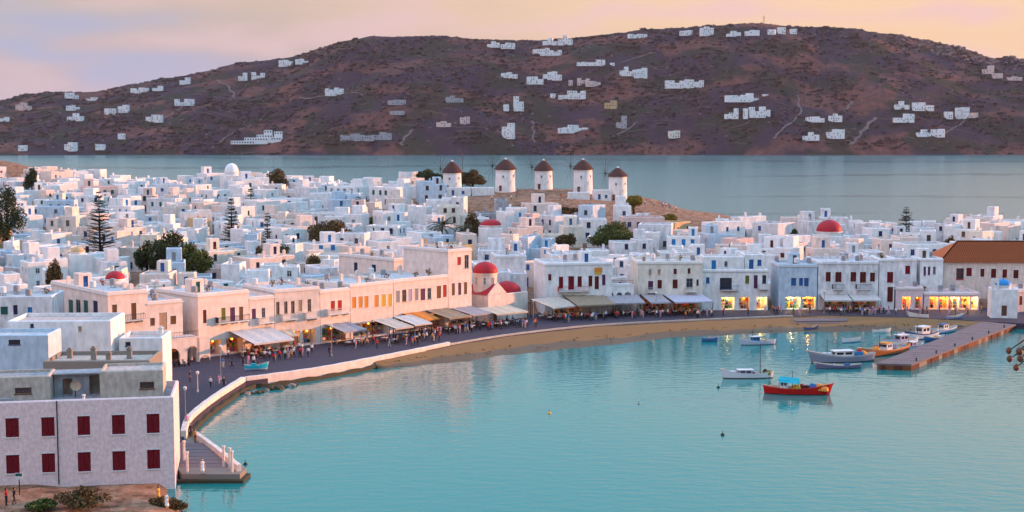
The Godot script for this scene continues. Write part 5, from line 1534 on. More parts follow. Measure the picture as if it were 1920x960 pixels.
func make_waterfront() -> void:
	var outer := SHORE.slice(5, 22)
	var inner := [Vector2(115, 309), Vector2(83, 309), Vector2(42, 308.5), Vector2(20, 304.5), Vector2(5, 299), Vector2(1, 295), Vector2(-11, 286), Vector2(-30, 267), Vector2(-38, 259), Vector2(-47, 252), Vector2(-58, 241), Vector2(-70, 230), Vector2(-52, 200), Vector2(-48, 163)]
	struct("promenade", prism(outer + inner, -.6, 1.2).mesh(), M.paving)
	# beach: a strip of sand from the promenade edge down under the water
	var wl := [Vector2(-22.9, 235.0), Vector2(-10.3, 242), Vector2(-1, 250.2), Vector2(14.1, 259.8), Vector2(32.8, 272.3), Vector2(49.5, 277.5), Vector2(58.6, 279.7), Vector2(73.8, 280.5), Vector2(88, 281.5), Vector2(98, 281)]
	var we := [Vector2(-23.6, 236.0), Vector2(-11.2, 254), Vector2(0, 266), Vector2(17, 279), Vector2(38, 287), Vector2(54, 292), Vector2(68, 296), Vector2(84, 293), Vector2(92, 290), Vector2(100, 286)]
	var rows := []
	for i in wl.size() - 1:
		var n := 12
		for k in n + (1 if i == wl.size() - 2 else 0):
			var t := float(k) / n
			var a: Vector2 = we[i].cubic_interpolate(we[i + 1], we[maxi(0, i - 1)], we[mini(we.size() - 1, i + 2)], t)
			var b: Vector2 = wl[i].cubic_interpolate(wl[i + 1], wl[maxi(0, i - 1)], wl[mini(wl.size() - 1, i + 2)], t)
			b += (b - a).normalized() * (.5 * sin(rows.size() * .5) + .35 * sin(rows.size() * 1.3))
			rows.append([a + (a - b).normalized() * .6, b])
	var bs := sheet(rows.size(), 9, func(i, j):
		var t: float = j / 6.0
		var p: Vector2 = rows[i][0].lerp(rows[i][1], t)
		return Vector3(p.x, 1.16 * (1.0 - pow(t, 1.5)) + .03 * sin(i * .9 + j * 2.1) + (-.5 if j > 6 else 0.0), -p.y), func(_p): return true)
	struct("beach", bs, M.sand)
	# the strip that the water wets
	var wet := sheet(rows.size(), 6, func(i, j):
		var t: float = .70 + .05 * sin(i * .37) + .03 * sin(i * 1.1) + j / 5.0 * .62
		var p: Vector2 = rows[i][0].lerp(rows[i][1], t)
		return Vector3(p.x, 1.16 * (1.0 - pow(t, 1.5)) + .07 - (.06 if j == 0 else 0.0), -p.y), func(_p): return true)
	struct("wet_sand", wet, M.wet_sand)
	# weed left along the water's edge
	var wd := MB.new()
	for k in 110:
		var q: Array = rows[rng.randi() % (rows.size() - 8)]
		var t := rng.randf_range(.55, .98)
		var p: Vector2 = q[0].lerp(q[1], t)
		var y := 1.16 * (1.0 - pow(t, 1.5)) + .06
		for i in 5:
			wd.tint = Color(.13, .08, .035).lerp(Color(.22, .13, .06), rng.randf())
			leaf(wd, Vector3(p.x + rng.randf_range(-.5, .5), y + rng.randf_range(.0, .08), -p.y + rng.randf_range(-.3, .3)), rng.randf_range(.08, .22))
	var weed := part("seaweed", wd.mesh(), M.tinted, self)
	weed.set_meta("kind", "stuff")
	tag(weed, "scraps of brown seaweed left along the sand", "seaweed")
	# seawall, its weedy foot, and the low kerb along the beach
	var a := [Vector2(-42, 176), Vector2(-43.5, 186), Vector2(-43.3, 200), Vector2(-42, 216)]
	tag(part("seawall", sweep(a, .7, -1.5, 1.95, .02).mesh(), M.warm_white, self), "curved whitewashed seawall nearest the jetty", "wall")
	tag(part("seawall", sweep([Vector2(-41.9, 216.6), Vector2(-39, 219), Vector2(-31.5, 226), Vector2(-23.8, 236), Vector2(-15.5, 247.5), Vector2(-11.4, 253.6)], .7, -1.5, 1.8, .02).mesh(), M.warm_white, self), "long pale seawall running from the bend to the beach", "wall")
	var ft := part("wall_footing", sweep([Vector2(-42.0, 178), Vector2(-42.9, 187), Vector2(-42.6, 200), Vector2(-41.2, 215.4), Vector2(-38.4, 218), Vector2(-30.9, 225.2), Vector2(-23.2, 235.3)], .55, -1.5, .55, .12).mesh(), M.wet_stone, self)
	tag(ft, "dark weedy stone footing under the seawall", "footing")
	tag(part("kerb", sweep([Vector2(-11.3, 253.8), Vector2(-.3, 266.2), Vector2(16.8, 279.2), Vector2(37.9, 287.2), Vector2(54, 292.2), Vector2(60, 293.8)], .45, -.5, 1.5, .02).mesh(), M.old_plaster, self), "low pale kerb between the promenade and the sand", "kerb")
	# loose stones at the bend of the wall
	for k in 16:
		var u := k / 16.0
		var p := Vector2(-41.5, 212).lerp(Vector2(-35, 221.2), u) + Vector2(rng.randf_range(.2, 1.6), rng.randf_range(-1.2, -.2))
		var mb := rock(rng.randf_range(.35, .75))
		tag(part("boulder", mb, M.wet_stone if k % 3 else M.stone, self, Vector3(p.x, .05, -p.y), rng.randf() * TAU), "rough boulder heaped below the bend of the seawall", "boulder", "boulders below the seawall bend")
	# jetty by the mauve house, with its steps and posts
	var j := thing("jetty", Vector3(-36, 0, -160), 0, "small stone jetty beside the mauve house", "jetty")
	var off := Vector2(-36, 160)
	var top := [Vector2(-38.1, 157.2), Vector2(-31.4, 157.2), Vector2(-31.2, 160), Vector2(-40.0, 176.5), Vector2(-43.5, 176.0), Vector2(-42.6, 168)].map(func(p): return p - off)
	part("slab", prism(top, -1.6, .95).mesh(), M.stone, j)
	part("footing", prism([Vector2(-38.6, 156.6), Vector2(-30.9, 156.6), Vector2(-30.7, 160), Vector2(-31.2, 160.3), Vector2(-31.9, 157.4), Vector2(-38.6, 157.4)].map(func(p): return p - off), -1.6, .35).mesh(), M.wet_stone, j)
	for k in 7:
		var d0 := 160.5 + k * 1.7
		var x0 := lerpf(-39.2, -42.6, k / 7.0)
		var x1 := lerpf(-32.6, -38.6, k / 7.0)
		part("step", prism([Vector2(x0, d0), Vector2(x1, d0), Vector2(x1 - .8, d0 + 1.68), Vector2(x0 - .4, d0 + 1.68)].map(func(p): return p - off), .9, .985 + k * .035).mesh(), M.pier_stone, j)
	part("parapet", sweep([Vector2(-31.5, 158.6) - off, Vector2(-35.4, 166.5) - off, Vector2(-40.6, 176.5) - off], .55, .5, 1.75, .02).mesh(), M.warm_white, j)
	for p in [Vector2(-39.3, 163.5), Vector2(-37.6, 157.8), Vector2(-34.0, 160.8), Vector2(-33.1, 159.8), Vector2(-32.5, 158.2)]:
		var mb := MB.new()
		mb.lathe([Vector2(.16, 0), Vector2(.15, 2.3), Vector2(.22, 2.32), Vector2(.22, 2.5), Vector2(0, 2.55)], 10)
		part("post", mb.mesh(), M.pale_paint, j, Vector3(p.x + 36, .95, 160 - p.y))
	# the long pier on the right
	var pr := [PIER[0], PIER[1], PIER[3], PIER[2]].map(func(p): return Vector2(p[0], p[1]))
	var po := thing("pier", Vector3.ZERO, 0, "long low stone pier with rust-red flanks at the right", "pier")
	var mid: Vector2 = (pr[0] + pr[1] + pr[2] + pr[3]) / 4.0
	part("core", prism(pr.map(func(p): return p + (mid - p).normalized() * .35), -1.8, .85).mesh(), M.pier_side, po)
	# the flanks are laid from squared stones
	for side in [[pr[1], pr[2], 30], [pr[0], pr[1], 4], [pr[3], pr[0], 30]]:
		var nb: int = side[2]
		for k in nb:
			var a0: Vector2 = side[0].lerp(side[1], (k + .015) / nb)
			var b0: Vector2 = side[0].lerp(side[1], (k + .985) / nb)
			var inw := Vector2(-(b0 - a0).y, (b0 - a0).x).normalized()
			if inw.dot(mid - a0) < 0: inw = -inw
			var pr0 := rng.randf_range(-.07, .05)
			part("block", prism([a0 + inw * pr0, b0 + inw * pr0, b0 + inw * .6, a0 + inw * .6], -1.2, .78 + rng.randf_range(-.02, .01)).mesh(), [M.pier_side, M.pier_side, M.pier_rust, M.stone][rng.randi() % 4], po)
	var along: Vector2 = (pr[3] - pr[0])
	var n := 26
	for k in n:
		for s in 2:
			# paving slabs in two uneven rows
			var t0 := (k + .012) / n
			var t1 := (k + .988) / n
			var a0: Vector2 = pr[0].lerp(pr[3], t0)
			var b0: Vector2 = pr[1].lerp(pr[2], t0)
			var a1: Vector2 = pr[0].lerp(pr[3], t1)
			var b1: Vector2 = pr[1].lerp(pr[2], t1)
			var u0 := -.02 if s == 0 else .505
			var u1 := .495 if s == 0 else 1.02
			part("slab", prism([a0.lerp(b0, u0), a0.lerp(b0, u1), a1.lerp(b1, u1), a1.lerp(b1, u0)], .8, 1.1 + rng.randf_range(-.02, .02)).mesh(), M.pier_stone, po)
	for k in 6:
		var p: Vector2 = pr[1].lerp(pr[2], (k + .4) / 6.0) + Vector2(-.5, 0)
		var mb := MB.new()
		mb.lathe([Vector2(.16, 0), Vector2(.13, .35), Vector2(.2, .42), Vector2(.2, .52), Vector2(0, .56)], 10)
		part("bollard", mb.mesh(), M.iron, po, Vector3(p.x, 1.1, -p.y))
	# low stone landing on the sand
	var ls := thing("landing", Vector3(66, 0, -288), 0, "low reddish stone landing steps on the sand", "steps")
	part("step", prism([Vector2(-7.5, -1.5), Vector2(5, -.5), Vector2(6, 3), Vector2(-8, 3)], -.3, .75).mesh(), M.pier_stone, ls)
	part("step", prism([Vector2(-6.5, .2), Vector2(4.4, .9), Vector2(5.4, 5), Vector2(-7, 5)], -.3, 1.05).mesh(), M.pier_stone, ls)

func rock(r: float) -> ArrayMesh:
	var mb := MB.new()
	var K := 7
	var J := 5
	var sd := rng.randf() * 50
	var at := func(i, k):
		var a: float = TAU * (i % K) / K
		var e: float = -PI / 2 + PI * k / J
		var q := r * (1.0 + .28 * sin(3.1 * (i % K) + sd + k * 1.7) * cos(e))
		return Vector3(cos(a) * cos(e) * q * 1.2, sin(e) * q * .75, sin(a) * cos(e) * q)
	for i in K:
		for k in J:
			mb.quad(at.call(i, k), at.call(i, k + 1), at.call(i + 1, k + 1), at.call(i + 1, k))
	return mb.mesh()

# ---- windmills
func windmill(q: Array) -> void:
	var y := ground(q[1], q[2]) - .8
	var hgt: float = q[4] - y
	var r: float = q[3]
	var o := thing("windmill", Vector3(q[1], y, -q[2]), 0, q[0], "windmill", "mills on the rise above the town")
	var mb := MB.new()
	mb.lathe([Vector2(r * 1.04, 0), Vector2(r * 1.0, hgt * .3), Vector2(r * .97, hgt * .7), Vector2(r * .95, hgt), Vector2(r * .7, hgt + .01)], 40)
	part("tower", mb.mesh(), M.white, o)
	for w in [[.5, .45], [-.25, .7], [.9, .72]]:
		part("window", window_mesh(.55, .75, "shutter", "p_brown"), null, o, Vector3(sin(w[0]) * (r * .98 + .08), hgt * w[1], cos(w[0]) * (r * .98 + .08)), w[0])
	part("door", window_mesh(1.0, 2.0, "door", "p_brown"), null, o, Vector3(sin(-.5) * (r * 1.02 + .12), 1.9, cos(-.5) * (r * 1.02 + .12)), -.5)
	if q[5] <= 0: return
	var top: float = q[5] - y
	var rf := MB.new()
	var h := top - hgt
	rf.lathe([Vector2(r * .9, hgt - .25), Vector2(r * 1.12, hgt - .12), Vector2(r * 1.10, hgt + .08), Vector2(r * .84, hgt + h * .36), Vector2(r * .46, hgt + h * .74), Vector2(r * .16, hgt + h * .95), Vector2(0, top)], 32)
	var cap := part("thatched_cap", rf.mesh(), M.thatch, o)
	var kn := MB.new()
	kn.lathe([Vector2(.45, top - .3), Vector2(.5, top + .1), Vector2(0, top + .45)], 12)
	part("finial", kn.mesh(), M.p_white, cap)
	# axle with twelve bare spokes, on the seaward side
	var ax := thing_part("wheel", o, Vector3(0, hgt + h * .28, 0))
	var dirv := Vector3(-.85, 0, -.53)
	var hub := dirv * (r * 1.5)
	var am := MB.new()
	am.bar(Vector3.ZERO, hub * 1.12, .16, .12)
	part("axle", am.mesh(), M.wood, ax)
	var side := dirv.cross(Vector3.UP)
	for k in 12:
		var a := TAU * k / 12
		var sp := MB.new()
		sp.bar(hub, hub + (side * cos(a) + Vector3.UP * sin(a)) * r * 1.55, .06, .04, 4)
		part("spoke", sp.mesh(), M.wood, ax)

func thing_part(called: String, parent: Node, at: Vector3) -> Node3D:
	var o := Node3D.new()
	o.name = called
	parent.add_child(o, true)
	o.position = at
	return o

# ---- trees
const LEAF := [[Color(.022, .034, .012), Color(.038, .055, .018)], [Color(.05, .07, .015), Color(.085, .10, .025)], [Color(.07, .045, .018), Color(.11, .075, .028)], [Color(.14, .12, .02), Color(.20, .16, .03)]]

func leaf(mb: MB, p: Vector3, size: float) -> void:
	var a := Vector3(rng.randf_range(-1, 1), rng.randf_range(-1, 1), rng.randf_range(-1, 1)).normalized()
	var b := a.cross(Vector3(rng.randf_range(-1, 1), rng.randf_range(-1, 1), rng.randf_range(-1, 1))).normalized()
	var c := a * size
	var e := b * size * .55
	mb.tri(p - c, p + e, p + c)
	mb.tri(p - c, p + c, p - e)

func crown_tree(o: Node3D, h: float, w: float, tone: int, leafs := 3600, size := .34) -> void:
	var tm := MB.new()
	var th := h * .45
	tm.bar(Vector3(0, -.3, 0), Vector3(.1, th, .05), w * .045 + .08, w * .03 + .05, 8)
	var lobes := []
	var n := 9
	for k in n:
		var a := TAU * k / n + rng.randf_range(-.3, .3)
		var rr := w * rng.randf_range(.20, .40) * (1.0 if k < 7 else .3)
		var c := Vector3(cos(a) * rr, h * rng.randf_range(.38, .74) + (h * .14 if k >= 7 else 0.0), sin(a) * rr)
		lobes.append([c, Vector3(w * rng.randf_range(.19, .28), h * rng.randf_range(.16, .25), w * rng.randf_range(.19, .28))])
		tm.bar(Vector3(.1, th * .8, .05), c, w * .02 + .03, .02, 5)
	part("trunk", tm.mesh(), M.dark_wood, o)
	var cm := MB.new()
	var tones: Array = LEAF[tone]
	for k in leafs:
		var lb: Array = lobes[rng.randi() % n]
		var dv := Vector3(rng.randfn(), rng.randfn(), rng.randfn()).normalized() * pow(rng.randf(), .45)
		cm.tint = tones[0].lerp(tones[1], rng.randf())
		leaf(cm, lb[0] + dv * lb[1], size * rng.randf_range(.6, 1.2))
	part("crown", cm.mesh(), M.leafy, o)

func norfolk(o: Node3D, h: float, w: float) -> void:
	var tm := MB.new()
	tm.bar(Vector3(0, -.3, 0), Vector3(0, h, 0), .16 + h * .012, .03, 8)
	part("trunk", tm.mesh(), M.dark_wood, o)
	var cm := MB.new()
	var tiers := int(h / .62)
	for t in tiers:
		var f := float(t) / tiers
		var y := h * (.10 + .88 * f)
		var len := w * .5 * pow(1.0 - f, .75) * rng.randf_range(.68, 1.12) + .25
		y += rng.randf_range(-.25, .25)
		var nb := rng.randi_range(6, 9)
		var a0 := rng.randf() * TAU
		for k in nb:
			var a := a0 + TAU * k / nb + rng.randf_range(-.15, .15)
			var dv := Vector3(cos(a), rng.randf_range(-.12, .22), sin(a)) * rng.randf_range(.75, 1.08)
			var sd := dv.cross(Vector3.UP).normalized()
			cm.tint = Color(.02, .034, .022).lerp(Color(.04, .055, .035), rng.randf())
			var p0 := Vector3(0, y, 0)
			var tip := p0 + dv * len + Vector3(0, len * .12, 0)
			cm.bar(p0, tip, .07, .03, 4)
			var m := maxi(3, int(len / .28))
			for i in m:
				var q := p0.lerp(tip, (i + 1.0) / m)
				var wd := .6 * (1.0 - .45 * i / m)
				for s in [-1, 1]:
					var e: Vector3 = q + sd * s * wd + dv * .25 + Vector3(0, rng.randf_range(-.12, .25), 0)
					cm.tri(q - dv * .16, e, q + dv * .22)
				cm.tri(q - dv * .1, q + Vector3(0, .22, 0) + dv * .2, q + dv * .14)
	part("crown", cm.mesh(), M.leafy, o)

func palm(o: Node3D, h: float, w: float) -> void:
	var tm := MB.new()
	tm.bar(Vector3(0, -.3, 0), Vector3(.1, h * .72, 0), .3, .24, 10)
	part("trunk", tm.mesh(), M.wood, o)
	var top := Vector3(.1, h * .7, 0)
	for k in 26:
		var a := TAU * k / 26 * 2.4 + rng.randf_range(-.1, .1)
		var el := rng.randf_range(-.25, 1.15)
		var fm := MB.new()
		fm.tint = Color(.05, .055, .03).lerp(Color(.10, .095, .05), rng.randf())
		var dv := Vector3(cos(a) * cos(el), sin(el), sin(a) * cos(el))
		var p := top
		var len := w * .55
		var K := 9
		var sd := Vector3(-sin(a), 0, cos(a))
		for i in K:
			var q := p + dv * len / K
			fm.bar(p, q, .03, .025, 4)
			for s in [-1, 1]:
				var l := .75 * (1.0 - absf(i / float(K) - .4))
				fm.tri(p, p + sd * s * l + dv * .35 - Vector3(0, .25, 0), q)
			p = q
			dv = (dv + Vector3(0, -.17, 0)).normalized()
		part("frond", fm.mesh(), M.leafy, o)

func make_trees() -> void:
	for q in TREES:
		var y := ground(q[2], q[3]) - .1
		var kinds := {"norfolk": "pine_tree", "broad": "tree", "palm": "palm_tree"}
		var o := thing(kinds[q[0]], Vector3(q[2], y, -q[3]), 0, q[1], "palm" if q[0] == "palm" else "tree")
		var h: float = q[4] - y
		if q[0] == "norfolk": norfolk(o, h, q[5])
		elif q[0] == "palm": palm(o, h, q[5])
		else: crown_tree(o, h, q[5], q[6], int(clampf(q[5] * 480, 1800, 6500)))

# ---- boats
func hull_mesh(L: float, B: float, fb: float, col: Color, low: Color, stripe: Color) -> ArrayMesh:
	var mb := MB.new()
	var N := 22
	var sec := func(i: int) -> Array:
		var t := float(i) / N
		var b := B / 2 * pow(maxf(0.0, sin(PI * clampf(t * .93 + .05, 0, 1))), .55)
		if i == N: b = .02
		if i == 0: b = .12 * B
		var sheer := fb * (1.0 + .9 * pow(maxf(0.0, t - .45) / .55, 2) + .35 * pow(maxf(0.0, .4 - t) / .4, 2))
		var x := (t - .5) * L
		var rake := .10 * L * pow(t, 6) - .04 * L * pow(1.0 - t, 6)
		return [Vector3(x, -.45, 0), Vector3(x + rake * .2, -.1, b * .72), Vector3(x + rake * .3, .14, b * .84), Vector3(x + rake * .75, sheer * .80, b * .97), Vector3(x + rake, sheer, b), Vector3(x + rake * .98, sheer, b * .9), Vector3(x + rake * .7, sheer - .4, b * .82), Vector3(x + rake * .6, sheer - .42, 0)]
	var cols := [low, low, col, stripe, stripe, Color(.5, .45, .38), Color(.4, .3, .2)]
	for i in N:
		var a: Array = sec.call(i)
		var b: Array = sec.call(i + 1)
		for k in 7:
			mb.tint = cols[k]
			mb.quad(a[k], b[k], b[k + 1], a[k + 1])
			var m := Vector3(1, 1, -1)
			mb.quad(b[k] * m, a[k] * m, a[k + 1] * m, b[k + 1] * m)
	mb.tint = col
	var s: Array = sec.call(0)
	for k in 4:
		var m := Vector3(1, 1, -1)
		mb.quad(s[k] * m, s[k], s[k + 1], s[k + 1] * m)
	return mb.mesh()

func vec_col(a: Array) -> Color:
	return Color(a[0], a[1], a[2])

func boat(q: Dictionary) -> void:
	var o := thing("boat", Vector3(q.p[0], q.get("y", 0.0), -q.p[1]), q.t, q.l, "boat", "boats in the bay")
	var L: float = q.L
	var B: float = L * q.get("b", .3)
	var fb: float = q.get("fb", .9)
	part("hull", hull_mesh(L, B, fb, vec_col(q.col), vec_col(q.low), vec_col(q.stripe)), M.boat_paint, o)
	if q.has("cabin"):
		# [x along, length, height, width share, wall, roof]
		var c: Array = q.cabin
		var cm := MB.new()
		var w: float = B * c[3] / 2
		var y0 := fb - .4
		cm.face(Vector3(c[0], y0, w), Vector3.RIGHT, c[1], c[2], [[.25, c[2] * .5, c[1] * .45, c[2] * .85], [c[1] * .55, c[2] * .5, c[1] - .25, c[2] * .85]], .06)
		cm.face(Vector3(c[0] + c[1], y0, -w), Vector3.LEFT, c[1], c[2], [[.25, c[2] * .5, c[1] * .45, c[2] * .85], [c[1] * .55, c[2] * .5, c[1] - .25, c[2] * .85]], .06)
		cm.face(Vector3(c[0], y0, -w), Vector3.BACK, w * 2, c[2], [])
		cm.face(Vector3(c[0] + c[1], y0, w), Vector3.FORWARD, w * 2, c[2], [[.2, c[2] * .5, w * 2 - .2, c[2] * .85]], .06)
		var cb := part("cabin", cm.mesh(), M[c[4]], o)
		var gm := MB.new()
		gm.box(Vector3(c[0] + .06, y0 + .1, -w + .07), Vector3(c[0] + c[1] - .07, y0 + c[2] - .02, w - .07))
		part("window", gm.mesh(), M.glass, cb)
		var rm := MB.new()
		rm.box(Vector3(c[0] - .2, y0 + c[2], -w - .12), Vector3(c[0] + c[1] + .25, y0 + c[2] + .09, w + .12))
		part("cabin_roof", rm.mesh(), M[c[5]], cb)
	for m in q.get("mast", []):
		# [x, height, stays]
		var mm := MB.new()
		mm.bar(Vector3(m[0], fb - .4, 0), Vector3(m[0], m[1], 0), .07, .04)
		var ms := part("mast", mm.mesh(), M[m[2]], o)
		var st := MB.new()
		st.bar(Vector3(m[0], m[1] * .95, 0), Vector3(L * .5, fb * 1.5, 0), .015, .015, 4)
		st.bar(Vector3(m[0], m[1] * .95, 0), Vector3(-L * .48, fb * 1.1, 0), .015, .015, 4)
		part("rigging", st.mesh(), M.iron, ms)
	for c in q.get("load", []):
		# [kind, x, z, size, paint]: heaps of net, crates, tarpaulins, buoys
		var mb := MB.new()
		var y: float = fb - .25
		var s: float = c[3] * 1.35
		if c[0] == "crate":
			mb.box(Vector3(-s, 0, -s * .7), Vector3(s, s, s * .7))
			mb.box(Vector3(-s * 1.06, s + .003, -s * .75), Vector3(s * 1.06, s + .1, s * .75))
		elif c[0] == "buoy":
			mb.lathe([Vector2(0, 0), Vector2(s * .8, s * .3), Vector2(s, s), Vector2(s * .75, s * 1.7), Vector2(0, s * 2)], 12)
		elif c[0] == "wheelhouse_tarp":
			mb.quad(Vector3(-s, s * .9, -s * .8), Vector3(-s, s * 1.3, 0), Vector3(s, s * 1.2, 0), Vector3(s, s * .8, -s * .8))
			mb.quad(Vector3(-s, s * 1.3, 0), Vector3(-s, s * .8, s * .8), Vector3(s, s * .7, s * .8), Vector3(s, s * 1.2, 0))
			for px in [-s, s]:
				for pz in [-s * .8, s * .8]: mb.bar(Vector3(px, -.1, pz), Vector3(px, s * .85, pz), .03)
		else:
			for k in 6:
				var a := rng.randf() * TAU
				var r := s * rng.randf_range(.1, .6)
				var h := s * rng.randf_range(.5, 1.0)
				mb.lathe([Vector2(s * .55, -.05), Vector2(s * .5, h * .5), Vector2(s * .28, h * .9), Vector2(0, h)], 8, Vector3(cos(a) * r, 0, sin(a) * r))
		part(c[0], mb.mesh(), M[c[4]], o, Vector3(c[1], y, c[2]), rng.randf_range(-.3, .3))

func buoy(x: float, d: float, paint: String, label: String, r := .28) -> void:
	var o := thing("mooring_buoy", Vector3(x, 0, -d), 0, label, "buoy")
	var mb := MB.new()
	mb.lathe([Vector2(0, -r), Vector2(r * .7, -r * .7), Vector2(r, 0), Vector2(r * .7, r * .7), Vector2(0, r)], 14)
	part("float", mb.mesh(), M[paint], o)
	var sm_ := MB.new()
	sm_.bar(Vector3(0, r * .8, 0), Vector3(0, r * 2.0, 0), .04)
	part("ring_stem", sm_.mesh(), M.iron, o)

# ---- people: one continuous skin each, meshed from tapered bones joined with a smooth minimum
func body_net(bones: Array, cell: float) -> Dictionary:
	var lo := Vector3.ONE * 1e9
	var hi := -lo
	for b in bones:
		for p in [b[0], b[1]]:
			var r: float = maxf(b[2], b[3]) + .06
			lo = lo.min(p - Vector3.ONE * r)
			hi = hi.max(p + Vector3.ONE * r)
	var n := Vector3i((hi - lo) / cell) + Vector3i(2, 2, 2)
	var f := PackedFloat32Array()
	f.resize(n.x * n.y * n.z)
	f.fill(1.0)
	var reg := PackedInt32Array()
	reg.resize(f.size())
	var near := PackedFloat32Array()
	near.resize(f.size())
	near.fill(9.0)
	for b in bones:
		var a: Vector3 = b[0]
		var e: Vector3 = b[1] - b[0]
		var ll := maxf(e.length_squared(), 1e-6)
		var rm: float = maxf(b[2], b[3]) + cell * 2.5
		var c0 := Vector3i(((a.min(b[1]) - Vector3.ONE * rm) - lo) / cell).max(Vector3i.ZERO)
		var c1 := (Vector3i(((a.max(b[1]) + Vector3.ONE * rm) - lo) / cell) + Vector3i.ONE).min(n - Vector3i.ONE)
		for z in range(c0.z, c1.z + 1):
			for y in range(c0.y, c1.y + 1):
				for x in range(c0.x, c1.x + 1):
					var p := lo + Vector3(x, y, z) * cell
					var t := clampf((p - a).dot(e) / ll, 0, 1)
					var dd := (p - a - e * t).length() - lerpf(b[2], b[3], t)
					var i := x + n.x * (y + n.y * z)
					if dd < near[i]:
						near[i] = dd
						reg[i] = b[4]
					var k := .03
					var h := clampf(.5 + .5 * (f[i] - dd) / k, 0, 1)
					f[i] = lerpf(f[i], dd, h) - k * h * (1.0 - h)
	var vid := {}
	var v := PackedVector3Array()
	var rg := PackedInt32Array()
	for z in n.z - 1:
		for y in n.y - 1:
			for x in n.x - 1:
				var i := x + n.x * (y + n.y * z)
				var s := 0
				var first := f[i] < 0
				var mixed := false
				for k in range(1, 8):
					if (f[i + (k & 1) + n.x * (((k >> 1) & 1) + n.y * (k >> 2))] < 0) != first:
						mixed = true
						break
				if not mixed: continue
				var sum := Vector3.ZERO
				for k in 8:
					for ax in 3:
						if k & (1 << ax): continue
						var m := k | (1 << ax)
						var fa := f[i + (k & 1) + n.x * (((k >> 1) & 1) + n.y * (k >> 2))]
						var fb := f[i + (m & 1) + n.x * (((m >> 1) & 1) + n.y * (m >> 2))]
						if (fa < 0) != (fb < 0):
							var t := fa / (fa - fb)
							sum += Vector3(k & 1, (k >> 1) & 1, k >> 2).lerp(Vector3(m & 1, (m >> 1) & 1, m >> 2), t)
							s += 1
				vid[i] = v.size()
				v.append(lo + (Vector3(x, y, z) + sum / s) * cell)
				rg.append(reg[i])
	var idx := PackedInt32Array()
	var st := [1, n.x, n.x * n.y]
	for i in vid:
		for ax in 3:
			var b1: int = st[(ax + 1) % 3]
			var b2: int = st[(ax + 2) % 3]
			if not (vid.has(i - b1) and vid.has(i - b2) and vid.has(i - b1 - b2)): continue
			var inside := f[i] < 0
			if inside == (f[i + st[ax]] < 0): continue
			var q := [vid[i], vid[i - b1], vid[i - b1 - b2], vid[i - b2]]
			if inside: idx.append_array([q[0], q[1], q[2], q[0], q[2], q[3]])
			else: idx.append_array([q[0], q[2], q[1], q[0], q[3], q[2]])
	var nn := PackedVector3Array()
	nn.resize(v.size())
	for k in range(0, idx.size(), 3):
		var m := (v[idx[k + 2]] - v[idx[k]]).cross(v[idx[k + 1]] - v[idx[k]])
		for j in 3: nn[idx[k + j]] += m
	for k in nn.size(): nn[k] = nn[k].normalized()
	return {"v": v, "n": nn, "i": idx, "r": rg}

